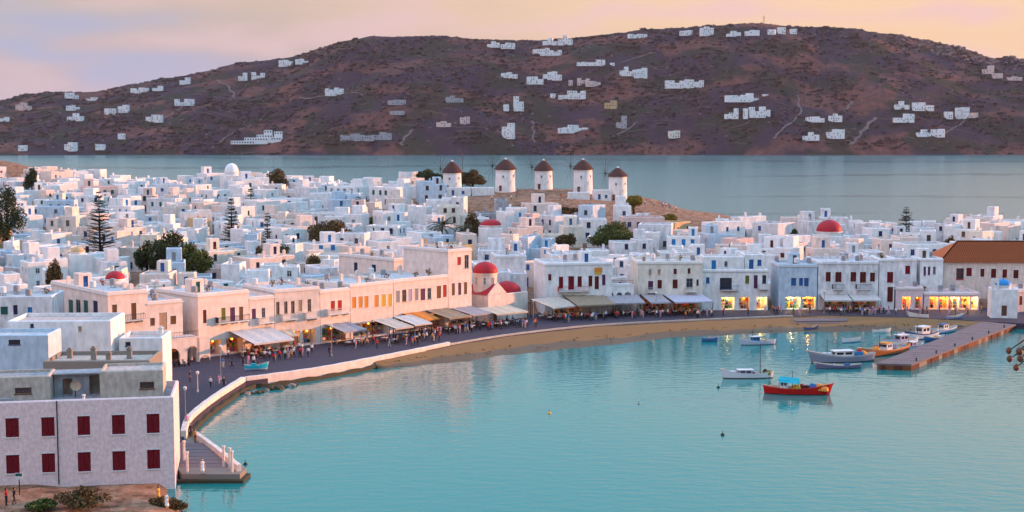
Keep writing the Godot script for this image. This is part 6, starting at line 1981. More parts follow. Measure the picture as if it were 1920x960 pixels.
# regions: 0 skin, 1 top, 2 legs, 3 hair, 4 shoes
func pose(kind: String) -> Array:
	var b := []
	var hip := .90
	var lean := Vector3.ZERO
	if kind == "sit": hip = .50
	var H := Vector3(0, hip, 0)
	var C := H + Vector3(0, .42, .0)
	var N := H + Vector3(0, .56, .01)
	b.append([H + Vector3(-.07, .02, 0), H + Vector3(.07, .02, 0), .125, .125, 2])
	b.append([H + Vector3(0, .08, 0), C, .125, .15, 1])
	b.append([C + Vector3(-.11, .02, 0), C + Vector3(.11, .02, 0), .10, .10, 1])
	b.append([C + Vector3(0, .08, 0), N + Vector3(0, .06, .01), .055, .05, 0])
	b.append([N + Vector3(0, .13, .02), N + Vector3(0, .22, .015), .082, .095, 0])
	b.append([N + Vector3(0, .16, .10), N + Vector3(0, .185, .105), .018, .014, 0])
	b.append([N + Vector3(0, .25, -.005), N + Vector3(0, .17, -.05), .095, .085, 3])
	if kind == "dress": b.append([N + Vector3(0, .12, -.07), N + Vector3(0, -.06, -.09), .06, .035, 3])
	for s in [-1, 1]:
		var sh := C + Vector3(s * .19, .03, 0)
		var el := sh + Vector3(s * .06, -.29, .02)
		var ha := el + Vector3(s * .0, -.25, .07)
		if kind == "walk":
			el = sh + Vector3(s * .05, -.28, s * .09)
			ha = el + Vector3(0, -.22, s * .06 + .09)
		elif kind == "point" and s > 0:
			el = sh + Vector3(.08, -.2, .18)
			ha = el + Vector3(-.05, .12, .22)
		elif kind == "sit":
			el = sh + Vector3(s * .05, -.26, .08)
			ha = el + Vector3(-s * .08, -.02, .24)
		b.append([sh, el, .058, .046, 1 if kind != "dress" else 0])
		b.append([el, ha, .043, .032, 0])
		# hand: palm, four fingers and a thumb
		var dv: Vector3 = (ha - el).normalized()
		var sd := dv.cross(Vector3(0, 0, 1) if absf(dv.z) < .8 else Vector3.UP).normalized()
		var pm := ha + dv * .07
		b.append([ha, pm, .032, .036, 0])
		for k in 4: b.append([pm + sd * (k - 1.5) * .021, pm + sd * (k - 1.5) * .024 + dv * (.075 - .012 * absf(k - 1.3)), .012, .010, 0])
		b.append([ha + dv * .02 + sd * .03, ha + dv * .06 + sd * .06, .014, .011, 0])
		var hj := H + Vector3(s * .095, -.02, 0)
		var kn := hj + Vector3(s * .01, -.42, .02)
		var an := kn + Vector3(0, -.39, -.03)
		if kind == "walk":
			kn = hj + Vector3(0, -.41, .13 * s)
			an = kn + Vector3(0, -.37, -.05 if s > 0 else -.18)
			if s > 0: an = kn + Vector3(0, -.38, .06)
		elif kind == "sit":
			kn = hj + Vector3(s * .04, .02, .42)
			an = kn + Vector3(0, -.40, .02)
		an.y = maxf(an.y, .08)
		b.append([hj, kn, .092, .062, 2])
		b.append([kn, an, .060, .042, 2 if kind != "dress" else 0])
		b.append([Vector3(an.x, .045, an.z), Vector3(an.x + s * .015, .035, an.z + .17), .045, .035, 4])
	if kind == "dress":
		b.append([H + Vector3(0, .08, 0), H + Vector3(0, -.42, 0), .13, .21, 1])
	return b

var nets := {}
const SKIN := [Color(.42, .25, .17), Color(.55, .36, .26), Color(.30, .17, .10)]
const PALETTE := [
	["dark clothes", Color(.03, .03, .04), Color(.02, .02, .03), Color(.02, .012, .01)],
	["a white shirt", Color(.7, .68, .66), Color(.03, .04, .09), Color(.03, .02, .015)],
	["a red top", Color(.5, .03, .03), Color(.03, .03, .04), Color(.02, .015, .01)],
	["a blue shirt", Color(.06, .15, .4), Color(.45, .40, .33), Color(.10, .06, .03)],
	["an orange top", Color(.65, .25, .06), Color(.12, .07, .05), Color(.03, .02, .015)],
	["a pale top", Color(.55, .55, .6), Color(.02, .02, .04), Color(.25, .16, .07)],
	["pink clothes", Color(.62, .25, .35), Color(.55, .35, .40), Color(.05, .03, .02)],
	["a white dress", Color(.75, .73, .72), Color(.75, .73, .72), Color(.03, .02, .015)],
	["an amber dress", Color(.70, .38, .05), Color(.70, .38, .05), Color(.05, .03, .02)]]

func person_mesh(kind: String, pal: int) -> ArrayMesh:
	var key := "person %s %d" % [kind, pal]
	if cache.has(key): return cache[key]
	if not nets.has(kind): nets[kind] = body_net(pose(kind), .03)
	var g: Dictionary = nets[kind]
	var P: Array = PALETTE[pal]
	var cs := [SKIN[pal % 3], P[1], P[2], P[3], Color(.03, .02, .02)]
	var c := PackedColorArray()
	c.resize(g.v.size())
	for k in g.r.size(): c[k] = cs[g.r[k]]
	var arr := []
	arr.resize(Mesh.ARRAY_MAX)
	arr[Mesh.ARRAY_VERTEX] = g.v
	arr[Mesh.ARRAY_NORMAL] = g.n
	arr[Mesh.ARRAY_INDEX] = g.i
	arr[Mesh.ARRAY_COLOR] = c
	var am := ArrayMesh.new()
	am.add_surface_from_arrays(Mesh.PRIMITIVE_TRIANGLES, arr)
	cache[key] = am
	return am

func person(kind: String, pal: int, at: Vector3, turn: float, label: String, group := "") -> void:
	var o := part("person", person_mesh(kind, pal), M.tinted, self, at, turn)
	o.scale = Vector3.ONE * rng.randf_range(.97, 1.06)
	tag(o, label, "person", group)

func cafe(c: Dictionary, rows: int) -> void:
	# tables with chairs under a canopy, people seated and standing among them
	var dirx := Vector3(cos(c.t), 0, -sin(c.t))
	var dirz := Vector3(sin(c.t), 0, cos(c.t))
	var at0 := Vector3(c.A[0], 1.2, -c.A[1])
	var what: String = c.k
	for r in rows:
		var x := 1.3
		while x < c.W - 1.0:
			var p: Vector3 = at0 + dirx * x + dirz * (2.2 + r * 2.9)
			tag(part("cafe_table", table_mesh(), null, self, p, c.t + rng.randf_range(-.3, .3)), "small cafe table under the " + what, "table", "cafe tables under the canopies")
			for s in [-1, 1]:
				var ch: Vector3 = p + dirx * s * .78
				var face: float = c.t + (PI / 2 if s < 0 else -PI / 2)
				tag(part("cafe_chair", chair_mesh(), M.wood, self, ch, face), "wooden cafe chair under the " + what, "chair", "cafe chairs under the canopies")
				if rng.randf() < .72:
					var pal := rng.randi() % 7
					person("sit", pal, ch + Vector3(0, .02, 0), face, "seated person in %s under the %s" % [PALETTE[pal][0], what], "people at the cafes")
			x += rng.randf_range(2.3, 2.9)
	for k in int(c.W * 1.25):
		var pal := rng.randi() % 7
		var p: Vector3 = at0 + dirx * rng.randf_range(.3, c.W) + dirz * (c.D + rng.randf_range(.3, 4.0))
		person(["stand", "walk", "point"][rng.randi() % 3], pal, p, rng.randf() * TAU, "person in %s in front of the %s" % [PALETTE[pal][0], what], "people strolling past the canopies")

func table_mesh() -> ArrayMesh:
	if cache.has("table"): return cache.table
	var a := MB.new()
	a.lathe([Vector2(0, .75), Vector2(.42, .75), Vector2(.42, .71), Vector2(.06, .70)], 12)
	a.box(Vector3(-.42, .60, -.42), Vector3(.42, .757, .42))
	var b := MB.new()
	b.bar(Vector3(0, 0, 0), Vector3(0, .6, 0), .04)
	b.lathe([Vector2(.25, 0), Vector2(.22, .03), Vector2(0, .05)], 10)
	var am := ArrayMesh.new()
	a.mesh(M.p_white, am)
	b.mesh(M.iron, am)
	cache["table"] = am
	return am

func chair_mesh() -> ArrayMesh:
	if cache.has("chair"): return cache.chair
	var a := MB.new()
	a.box(Vector3(-.21, .42, -.21), Vector3(.21, .46, .21))
	for x in [-.19, .19]:
		a.bar(Vector3(x, 0, .19), Vector3(x, .42, .19), .02, .02, 5)
		a.bar(Vector3(x, 0, -.2), Vector3(x, .9, -.24), .02, .02, 5)
	a.box(Vector3(-.19, .62, -.235), Vector3(.19, .70, -.205))
	a.box(Vector3(-.19, .78, -.245), Vector3(.19, .88, -.215))
	cache["chair"] = a.mesh()
	return cache.chair

# ---- the rest: rooftop pieces, chapels by hand, hill walls and roads, posts, scooters, plants
func waterfront_church() -> void:
	# white church with a gable, a red dome on a drum, and a red half dome at its side
	var o := thing("church", Vector3(-2.6, 1.2, -287.4), .76, "white church with a crimson dome and red apse roof on the waterfront", "church")
	var wm := MB.new()
	var rm := MB.new()
	block(wm, rm, -3.2, 8.2, -7.5, 0, 0, 5.6, [[1.4, .05, 2.5, 2.3], [7.6, 1.6, 8.1, 2.5]], [], [], [], .3)
	# gable over the door end
	wm.quad(Vector3(-3.2, 5.601, .004), Vector3(2.2, 5.601, .004), Vector3(-.5, 8.1, .004), Vector3(-.5, 8.1, .004))
	wm.quad(Vector3(2.2, 5.6, -.35), Vector3(-3.2, 5.6, -.35), Vector3(-.5, 8.1, -.35), Vector3(-.5, 8.1, -.35))
	wm.quad(Vector3(2.2, 5.6, .004), Vector3(2.2, 5.6, -.35), Vector3(-.5, 8.1, -.35), Vector3(-.5, 8.1, .004))
	wm.quad(Vector3(-3.2, 5.6, -.35), Vector3(-3.2, 5.6, .004), Vector3(-.5, 8.1, .004), Vector3(-.5, 8.1, -.35))
	part("wall", wm.mesh(), M.warm_white, o)
	part("roof", rm.mesh(), M.roof_white, o)
	part("door", window_mesh(1.1, 2.25, "door", "p_brown"), null, o, Vector3(-1.25, 1.17, 0))
	part("window", window_mesh(.5, .9, "glass", "p_brown"), null, o, Vector3(4.65, 2.05, 0))
	# pitched red roof of the nave running back from the gable
	var pr := MB.new()
	pr.quad(Vector3(2.3, 5.55, -.36), Vector3(2.3, 5.55, -7.4), Vector3(-.5, 7.7, -7.4), Vector3(-.5, 7.7, -.36))
	pr.quad(Vector3(-3.3, 5.55, -7.4), Vector3(-3.3, 5.55, -.36), Vector3(-.5, 7.7, -.36), Vector3(-.5, 7.7, -7.4))
	part("nave_roof", pr.mesh(), M.dome_red, o)
	var dr := MB.new()
	dr.lathe([Vector2(2.5, 5.3), Vector2(2.5, 9.7), Vector2(2.75, 9.72), Vector2(2.75, 9.9), Vector2(2.55, 9.92)], 28, Vector3(-.4, 0, -4.0))
	var drum := part("drum", dr.mesh(), M.warm_white, o)
	for k in 8:
		var a := TAU * k / 8
		part("window", window_mesh(.5, 1.5, "glass", "p_white"), null, drum, Vector3(-.4 + sin(a) * 2.66, 8.3, -4.0 + cos(a) * 2.66), a)
	part("dome", dome_mesh(2.7, .85), M.dome_red, o, Vector3(-.4, 9.9, -4.0))
	var cr := MB.new()
	cr.bar(Vector3(-.4, 12.1, -4), Vector3(-.4, 13.3, -4), .06)
	cr.bar(Vector3(-.75, 12.9, -4), Vector3(-.05, 12.9, -4), .05)
	part("cross", cr.mesh(), M.iron, o)
	# side chapel under a rounded red vault
	var vt := part("side_vault", dome_mesh(1.0, 1.0), M.dome_red, o, Vector3(5.75, 5.4, -3.7))
	vt.scale = Vector3(2.45, 2.3, 3.4)
	plots.append(plot(0, 291, 6.2, 4.2, .76))

func details() -> void:
	# arched porch of the arcade house
	var ar: Dictionary
	var tile: Dictionary
	var redd: Dictionary
	for b in BUILDINGS:
		if b.n == "arcade_house": ar = b
		if b.n == "tile_roof_house": tile = b
		if b.n == "red_door_house": redd = b
	var h: Node3D = get_node("arcade_house")
	var pm := MB.new()
	arch_face(pm, Vector3(.6, 0, 3.2), Vector3.RIGHT, 7.2, 4.2, [[2.3, 2.5, 1.5], [5.9, 1.9, 1.9]], .4)
	arch_face(pm, Vector3(7.8, 0, 3.2), Vector3.FORWARD, 3.1, 4.2, [[1.6, 1.9, 1.7]], .4)
	pm.box(Vector3(.6, 4.2, .01), Vector3(7.8, 4.42, 3.25))
	var porch := part("porch", pm.mesh(), M.warm_white, h)
	part("railing", railing(.7, 7.7, 4.42, 3.1).mesh(), M.iron, porch)
	var back := MB.new()
	back.box(Vector3(1.2, 0, .02), Vector3(6.4, 3.6, .06))
	part("dark_doors", back.mesh(), M.p_brown, porch)
	# the tiled roof: hipped, with a ridge and rows of cover tiles
	var t: Node3D = get_node("tile_roof_house")
	var W: float = tile.W
	var D: float = tile.D
	var Hh: float = tile.H
	var rf := MB.new()
	var y0 := Hh + .02
	var y1 := Hh + 4.3
	var E := [Vector3(-.6, y0, .6), Vector3(W + .6, y0, .6), Vector3(W + .6, y0, -D - .6), Vector3(-.6, y0, -D - .6)]
	var R0 := Vector3(5.5, y1, -D / 2)
	var R1 := Vector3(W - 5.5, y1, -D / 2)
	rf.quad(E[0], E[1], R1, R0)
	rf.tri(E[1], E[2], R1)
	rf.quad(E[2], E[3], R0, R1)
	rf.tri(E[3], E[0], R0)
	rf.quad(E[3], E[2], E[1], E[0])
	var n := int(W / .5)
	for i in n:
		var x := W * (i + .5) / n
		var f := clampf(minf((x + .6) / 6.1, (W + .6 - x) / 6.1), 0, 1)
		rf.bar(Vector3(x, y0 + .05, .62), Vector3(x, lerpf(y0, y1, f) + .05, lerpf(.6, -D / 2, f)), .1, .1, 5)
	rf.bar(R0 + Vector3.UP * .06, R1 + Vector3.UP * .06, .16)
	rf.bar(E[0] + Vector3.UP * .06, R0 + Vector3.UP * .06, .14)
	part("tiled_roof", rf.mesh(), M.tile_red, t)
	# orange sign on the red-door house, and the small arched terrace beside it
	var rd: Node3D = get_node("red_door_house")
	var sg := thing("sign", rd.transform * Vector3(11.8, 9.4, .12), rd.rotation.y, "round orange and yellow sign above the dark red doors", "sign")
	var s1 := MB.new()
	s1.box(Vector3(-.85, -.25, 0), Vector3(.85, .75, .1))
	part("board", s1.mesh(), M.p_orange, sg)
	var s2 := MB.new()
	s2.box(Vector3(-.75, -.75, .0), Vector3(.7, -.254, .08))
	part("lower_board", s2.mesh(), M.p_yellow, sg)
	var tr := thing("arched_terrace", Vector3(20.2, 1.2, -299.2), .18, "small white terrace on three arches below the roofs", "terrace")
	var tm := MB.new()
	arch_face(tm, Vector3(0, 0, 0), Vector3.RIGHT, 6.4, 6.0, [[1.2, 1.5, 3.9], [3.2, 1.3, 3.9], [5.1, 1.5, 3.9]], .4)
	tm.box(Vector3(0, 6.003, -3.5), Vector3(6.4, 6.2, .1))
	part("arcade", tm.mesh(), M.white, tr)
	var bk := MB.new()
	bk.box(Vector3(.05, 0, -3.4), Vector3(6.35, 6.0, -3.1))
	part("back_wall", bk.mesh(), M.white_b, tr)
	part("railing", railing(.1, 6.3, 6.2, .0).mesh(), M.p_maroon, tr)
	# rooftop of the mauve house: two plastered rooms, a dark lean-to, a dish, a pipe
	var mv: Node3D = get_node("red_shuttered_house")
	var ry: float = 0
	for b in BUILDINGS:
		if b.n == "red_shuttered_house": ry = b.H - .8
	for q in [[1.0, 14.0, -9.0, -4.2, 2.9, "old_plaster", "roof_grey"], [19.6, 26.6, -8.6, -3.2, 3.4, "old_plaster", "roof_pink"]]:
		var um := MB.new()
		var ur := MB.new()
		var hs := [[q[1] - q[0] - 2.6, 1.2, q[1] - q[0] - 1.0, 2.0]] if q[0] > 15 else [[9.2, .9, 11.0, 1.6]]
		block(um, ur, q[0], q[1], q[2], q[3], ry, ry + q[4], hs, [], [], [], .3)
		var un := part("rooftop_room", um.mesh(), M[q[5]], mv)
		part("roof", ur.mesh(), M[q[6]], un)
		part("window", window_mesh(hs[0][2] - hs[0][0], hs[0][3] - hs[0][1], "glass", "p_brown"), null, un, Vector3(q[0] + (hs[0][0] + hs[0][2]) / 2, ry + (hs[0][1] + hs[0][3]) / 2, q[3]))
	var lm := MB.new()
	lm.face(Vector3(14.1, ry, -7.0), Vector3.RIGHT, 5.4, 2.6, [[.9, .05, 2.0, 2.0], [3.9, .05, 5.2, 2.3]], .5)
	lm.box(Vector3(14.05, ry + 2.6, -9.0), Vector3(19.55, ry + 2.75, -6.2))
	var lean := part("lean_to", lm.mesh(), M.grey_wall, mv)
	var dk := MB.new()
	dk.box(Vector3(14.2, ry, -8.95), Vector3(19.4, ry + 2.55, -8.8))
	part("back_wall", dk.mesh(), M.old_plaster, lean)
	var dish := MB.new()
	dish.lathe([Vector2(0, 0), Vector2(.3, .04), Vector2(.52, .14), Vector2(.62, .24)], 18)
	var dn := thing("satellite_dish", mv.transform * Vector3(16.6, ry, -5.6), .5, "tan satellite dish on the roof of the mauve house", "satellite dish")
	var dp := part("dish", dish.mesh(), M.p_tan, dn, Vector3(0, 1.35, 0))
	dp.rotation = Vector3(1.15, 0, 0)
	var ds := MB.new()
	ds.bar(Vector3.ZERO, Vector3(0, 1.35, -.03), .05)
	part("stand", ds.mesh(), M.metal, dn)
	var vp := MB.new()
	vp.lathe([Vector2(.14, 0), Vector2(.14, .9), Vector2(.22, .92), Vector2(.22, 1.05), Vector2(0, 1.1)], 10)
	part("vent_pipe", vp.mesh(), M.p_white, mv, Vector3(18.0, ry, -1.6))
	for q in [[5.0, -2.4, .9, .7], [6.5, -2.0, .5, .5], [3.6, -2.2, .6, .8], [9.5, -2.6, .7, .6]]:
		var bm := MB.new()
		bm.box(Vector3(-q[2], 0, -.4), Vector3(q[2], q[3], .4))
		bm.box(Vector3(-q[2] * .9, q[3] + .003, -.3), Vector3(q[2] * .9, q[3] + .1, .3))
		tag(part("roof_tank", bm.mesh(), M.metal if q[2] > .6 else M.p_lilac, self, mv.transform * Vector3(q[0], ry, q[1]), mv.rotation.y), "low metal box on the mauve house roof", "tank", "boxes on the mauve roof")
	# rain pipe
	for x in [15.3]:
		var rp := MB.new()
		rp.bar(Vector3(x, 1.9, .09), Vector3(x, ry + .75, .09), .06)
		part("rain_pipe", rp.mesh(), M.mauve_wall, mv)
	# sign on a post in front of it
	var so := thing("sign_post", Vector3(-53.2, ground(-53.2, 147.0), -147.0), 0, "small green and white sign on a post before the mauve house", "sign")
	var sp := MB.new()
	sp.bar(Vector3.ZERO, Vector3(0, 2.4, 0), .05)
	part("post", sp.mesh(), M.metal, so)
	var sb := MB.new()
	sb.box(Vector3(-.4, 1.7, .05), Vector3(.4, 2.4, .09))
	part("board", sb.mesh(), M.p_white, so)
	var sc := MB.new()
	sc.box(Vector3(-.36, 2.05, .09), Vector3(.36, 2.36, .1))
	part("panel", sc.mesh(), M.p_green, so)

func posts() -> void:
	for q in POSTS:
		var o := thing("street_lamp" if q[4] == "lamp" else "street_post", Vector3(q[0], 1.2, -q[1]), .5, q[3], "lamp post" if q[4] == "lamp" else "post")
		var mb := MB.new()
		mb.lathe([Vector2(.16, 0), Vector2(.15, .3), Vector2(.07, .36), Vector2(.05, q[2])], 8)
		part("pole", mb.mesh(), M.pale_paint if q[4] == "post" else M.metal, o)
		var hd := MB.new()
		hd.lathe([Vector2(.08, q[2]), Vector2(.24, q[2] + .25), Vector2(.26, q[2] + .5), Vector2(.05, q[2] + .62), Vector2(0, q[2] + .66)], 10)
		part("lantern", hd.mesh(), M.p_white, o)

func scooter(q: Array, k: int) -> void:
	var o := thing("scooter", Vector3(q[0], 1.2, -q[1]), q[2], "dark scooter in the row parked by the arched porch", "scooter", "scooters parked by the arched porch")
	var body := MB.new()
	body.box(Vector3(-.55, .35, -.13), Vector3(.1, .62, .13))
	body.box(Vector3(.1, .22, -.16), Vector3(.5, .32, .16))
	body.quad(Vector3(.45, .3, .2), Vector3(.45, .3, -.2), Vector3(.62, .95, -.17), Vector3(.62, .95, .17))
	body.bar(Vector3(.72, .3, 0), Vector3(.52, 1.05, 0), .04)
	part("body", body.mesh(), M[["black", "p_grey", "p_maroon", "p_navy"][k % 4]], o)
	var seat := MB.new()
	seat.box(Vector3(-.6, .63, -.14), Vector3(.05, .75, .14))
	part("seat", seat.mesh(), M.black, o)
	var hb := MB.new()
	hb.bar(Vector3(.5, 1.06, -.32), Vector3(.5, 1.06, .32), .025)
	part("handlebar", hb.mesh(), M.metal, o)
	for x in [-.5, .75]:
		var wm := MB.new()
		var a := []
		for i in 14:
			var t0 := TAU * i / 14
			var t1 := TAU * (i + 1) / 14
			wm.bar(Vector3(x + cos(t0) * .2, .25 + sin(t0) * .2, 0), Vector3(x + cos(t1) * .2, .25 + sin(t1) * .2, 0), .055, .055, 6)
		part("wheel", wm.mesh(), M.black, o)

func drape(pts: Array, w: float, lift: float) -> ArrayMesh:
	# a strip laid on the far hill
	var mb := MB.new()
	var fine := []
	for i in pts.size() - 1:
		for k in 12: fine.append(pts[i].cubic_interpolate(pts[i + 1], pts[maxi(0, i - 1)], pts[mini(pts.size() - 1, i + 2)], k / 12.0) + Vector2(2.2 * sin(i * 3.0 + k * .8), 2.0 * cos(i * 2.0 + k * .55)))
	fine.append(pts[-1])
	var P := []
	for i in fine.size():
		var t: Vector2 = (fine[mini(i + 1, fine.size() - 1)] - fine[maxi(i - 1, 0)]).normalized()
		var nn := Vector2(-t.y, t.x) * w / 2 * (1.0 + .3 * sin(i * 1.3))
		var a: Vector2 = fine[i] - nn
		var b: Vector2 = fine[i] + nn
		P.append([Vector3(a.x, hill(a.x, a.y) + lift, -a.y), Vector3(b.x, hill(b.x, b.y) + lift, -b.y)])
	for i in P.size() - 1: mb.quad(P[i][0], P[i + 1][0], P[i + 1][1], P[i][1])
	return mb.mesh()

func far_hill() -> void:
	var list := []
	for q in HILL_HOUSES: list.append(hill_house(q))
	label_by_landmarks(list, HILL_MARKS, "house", "houses on the far hill", "house")
	mat("track", lin(.26, .185, .17), .95, T.speck, .02)
	for q in ROADS:
		var o := part("track", drape(q.slice(2).map(func(p): return Vector2(p[0], p[1])), q[0] * 1.0, 1.4), M.track, self)
		o.set_meta("kind", "structure")
	# dry-stone terrace walls following the slope
	mat("dry_stone", lin(.24, .175, .175), .95, T.speck, .1)
	var wm := MB.new()
	for k in 280:
		var x := rng.randf_range(-1150, 1250)
		var d := rng.randf_range(2715, 3080)
		var L := rng.randf_range(15, 80)
		var a := rng.randf_range(-.35, .35) + (PI / 2 if rng.randf() < .2 else 0.0)
		var n := int(L / 7.0)
		for i in n:
			var p := Vector2(x, d) + Vector2(cos(a), sin(a)) * i * 7.0
			var q := Vector2(x, d) + Vector2(cos(a), sin(a)) * (i + 1) * 7.0
			a += rng.randf_range(-.08, .08)
			var P := Vector3(p.x, hill(p.x, p.y), -p.y)
			var Q := Vector3(q.x, hill(q.x, q.y), -q.y)
			var up := Vector3.UP * rng.randf_range(1.2, 2.2)
			var th := Vector3(0, 0, -1.0)
			wm.quad(P - Vector3.UP, Q - Vector3.UP, Q + up, P + up)
			wm.quad(P + up, Q + up, Q + up + th, P + up + th)
	var sw := part("terrace_walls", wm.mesh(), M.dry_stone, self)
	sw.set_meta("kind", "stuff")
	tag(sw, "low dry-stone field walls over the far hillside", "field walls")
	# scrub and rocks
	var bm := MB.new()
	for k in 46:
		var a := rng.randf() * TAU
		var e := rng.randf_range(.0, 1.2)
		bm.tint = Color(1, 1, 1) * rng.randf_range(.7, 1.1)
		leaf(bm, Vector3(cos(a) * cos(e), sin(e) * .7, sin(a) * cos(e)) * rng.randf_range(.6, 1.0), .38)
	var mm := MultiMesh.new()
	mm.transform_format = MultiMesh.TRANSFORM_3D
	mm.use_colors = true
	mm.mesh = bm.mesh()
	mm.mesh.surface_set_material(0, M.tinted)
	var fn := FastNoiseLite.new()
	fn.frequency = .006
	var spots := []
	while spots.size() < 9000:
		var x := rng.randf_range(-1300, 1350)
		var d := rng.randf_range(2705, 3300)
		if fn.get_noise_2d(x, d) + rng.randf_range(-.35, .35) < -.02: continue
		spots.append(Vector2(x, d))
	mm.instance_count = spots.size()
	for i in spots.size():
		var p: Vector2 = spots[i]
		var s := rng.randf_range(1.6, 4.2) * (1.5 if rng.randf() < .08 else 1.0)
		mm.set_instance_transform(i, Transform3D(Basis(Vector3.UP, rng.randf() * TAU).scaled(Vector3(s * 1.4, s, s * 1.4)), Vector3(p.x, hill(p.x, p.y) - .3, -p.y)))
		mm.set_instance_color(i, [Color(.05, .05, .045), Color(.07, .055, .06), Color(.10, .07, .06), Color(.04, .045, .05), Color(.16, .10, .09)][rng.randi() % 5])
	var sc := MultiMeshInstance3D.new()
	sc.name = "scrub"
	sc.multimesh = mm
	sc.set_meta("kind", "stuff")
	tag(sc, "dark heath and scrub covering the far hillside", "scrub")
	add_child(sc)
	# rocks breaking through the slope
	var rk := MultiMesh.new()
	rk.transform_format = MultiMesh.TRANSFORM_3D
	rk.mesh = rock(1.0)
	rk.mesh.surface_set_material(0, M.dry_stone)
	rk.instance_count = 1500
	for i in 1500:
		var x := rng.randf_range(-1250, 1350)
		var d := rng.randf_range(2710, 3230)
		if i < 500: d = rng.randf_range(3120, 3230)
		if i < 160: x = rng.randf_range(880, 1260)
		var s := rng.randf_range(1.0, 3.6) * (1.8 if i < 160 else 1.0)
		rk.set_instance_transform(i, Transform3D(Basis(Vector3.UP, rng.randf() * TAU).scaled(Vector3(s, s, s)), Vector3(x, hill(x, d), -d)))
	var ro := MultiMeshInstance3D.new()
	ro.name = "rocks"
	ro.multimesh = rk
	ro.set_meta("kind", "stuff")
	tag(ro, "grey rocks breaking through the far hillside", "rocks")
	add_child(ro)
	# mast on the ridge
	var y := hill(RIDGE_MAST[0], RIDGE_MAST[1])
	var o := thing("radio_mast", Vector3(RIDGE_MAST[0], y - 1, -RIDGE_MAST[1]), 0, "thin radio mast on the highest part of the far hill", "mast")
	var mb := MB.new()
	mb.bar(Vector3.ZERO, Vector3(0, 31, 0), .7, .4)
	part("pole", mb.mesh(), M.metal, o)
	var cb := MB.new()
	cb.bar(Vector3(-4, 26, 0), Vector3(4, 26, 0), .35)
	cb.bar(Vector3(-2.5, 20, 0), Vector3(2.5, 20, 0), .35)
	part("crossbar", cb.mesh(), M.metal, o)
	# the terraced villa low on the slope
	var vx: float = VILLA[0]
	var vd: float = VILLA[1]
	var v := thing("terraced_villa", Vector3(vx, hill(vx, vd) - 3, -vd), .1, "white villa stepping down the slope in terraces above the water", "house")
	for q in [[16, 32, -6, 6, 26, 28], [36, 52, -4, 5, 20, 25], [2, 33, -2, 9, 16, 19], [-22, 24, 2, 12, 4, 13], [-48, -2, 6, 15, 0, 7], [30, 50, 2, 12, 0, 14]]:
		var um := MB.new()
		var ur := MB.new()
		var hs := []
		var nw := int((q[1] - q[0]) / 5.0)
		for i in nw: hs.append([(q[1] - q[0]) * (i + .5) / nw, q[5] - 3.2, 2.6, 3.2, "glass", "p_navy"])
		block(um, ur, q[0], q[1], q[2], q[3], 0, q[5], hs.map(hole), [], [], [], .6)
		var bl := part("block", um.mesh(), M.white, v)
		part("roof", ur.mesh(), M.roof_white, bl)
		for w in hs: put_window(w, bl, Vector3(q[0] + w[0], w[1], q[3]), 0)

func ridge_details() -> void:
	# low white walls and sheds between the mills, and people on the slope
	for q in [[1128, 486, 6.0, 3.6, "low white shed between the last two mills"], [858, 492, 9.0, 3.0, "low white shed with blue doors below the first mill"], [800, 488, 10.0, 4.2, "long low sunlit house below the dark tree by the mills"], [1085, 480, 7.0, 2.4, "low white terrace wall below the tallest mill"], [905, 494, 8.0, 2.6, "long low whitewashed store below the reddish tree"]]:
		var d: float = q[1]
		var x: float = (q[0] - 960) / 2600.0 * d
		var o := thing("shed", Vector3(x, ground(x, d) - .8, -d), .1, q[4], "shed")
		var wm := MB.new()
		var rm := MB.new()
		var hs := [[q[2] * .3, 2.0, .9, 1.9, "door", "p_blue"], [q[2] * .7, 2.1, .9, 1.1, "shutter", "p_blue"]] if q[3] > 2.8 else []
		block(wm, rm, -q[2] / 2, q[2] / 2, -2.5, 2.5, 0, q[3] + .8, hs.map(hole))
		part("wall", wm.mesh(), M.white, o)
		part("roof", rm.mesh(), M.roof_white, o)
		for w in hs: put_window(w, o, Vector3(-q[2] / 2 + w[0], w[1], 2.5), 0)
		plots.append(plot(x, d, q[2] / 2, 2.6, .1))
	for k in 22:
		var u := rng.randf_range(1180, 1270) if k < 13 else rng.randf_range(890, 1150)
		var d := rng.randf_range(462, 486) if k < 13 else rng.randf_range(452, 484)
		var x := (u - 960) / 2600.0 * d
		var pal := rng.randi() % 7
		if not clear_of(plot(x, d, .4, .4, 0)): continue
		person("stand", pal, Vector3(x, ground(x, d), -d), rng.randf() * TAU, "tiny figure in %s on the slope %s" % [PALETTE[pal][0], "right of the last mill" if k < 13 else "below the mills"], "people watching from the mill slope")
	# wireless mast among the mills
	var o2 := thing("aerial", Vector3(-18.2, ground(-18.2, 508), -508), 0, "thin aerial mast behind the first thatched windmill", "aerial")
	var mb := MB.new()
	mb.bar(Vector3.ZERO, Vector3(0, 17, 0), .14, .06)
	part("pole", mb.mesh(), M.metal, o2)
	var cb := MB.new()
	cb.bar(Vector3(-.9, 15.5, 0), Vector3(.9, 15.5, 0), .06)
	part("crossbar", cb.mesh(), M.metal, o2)

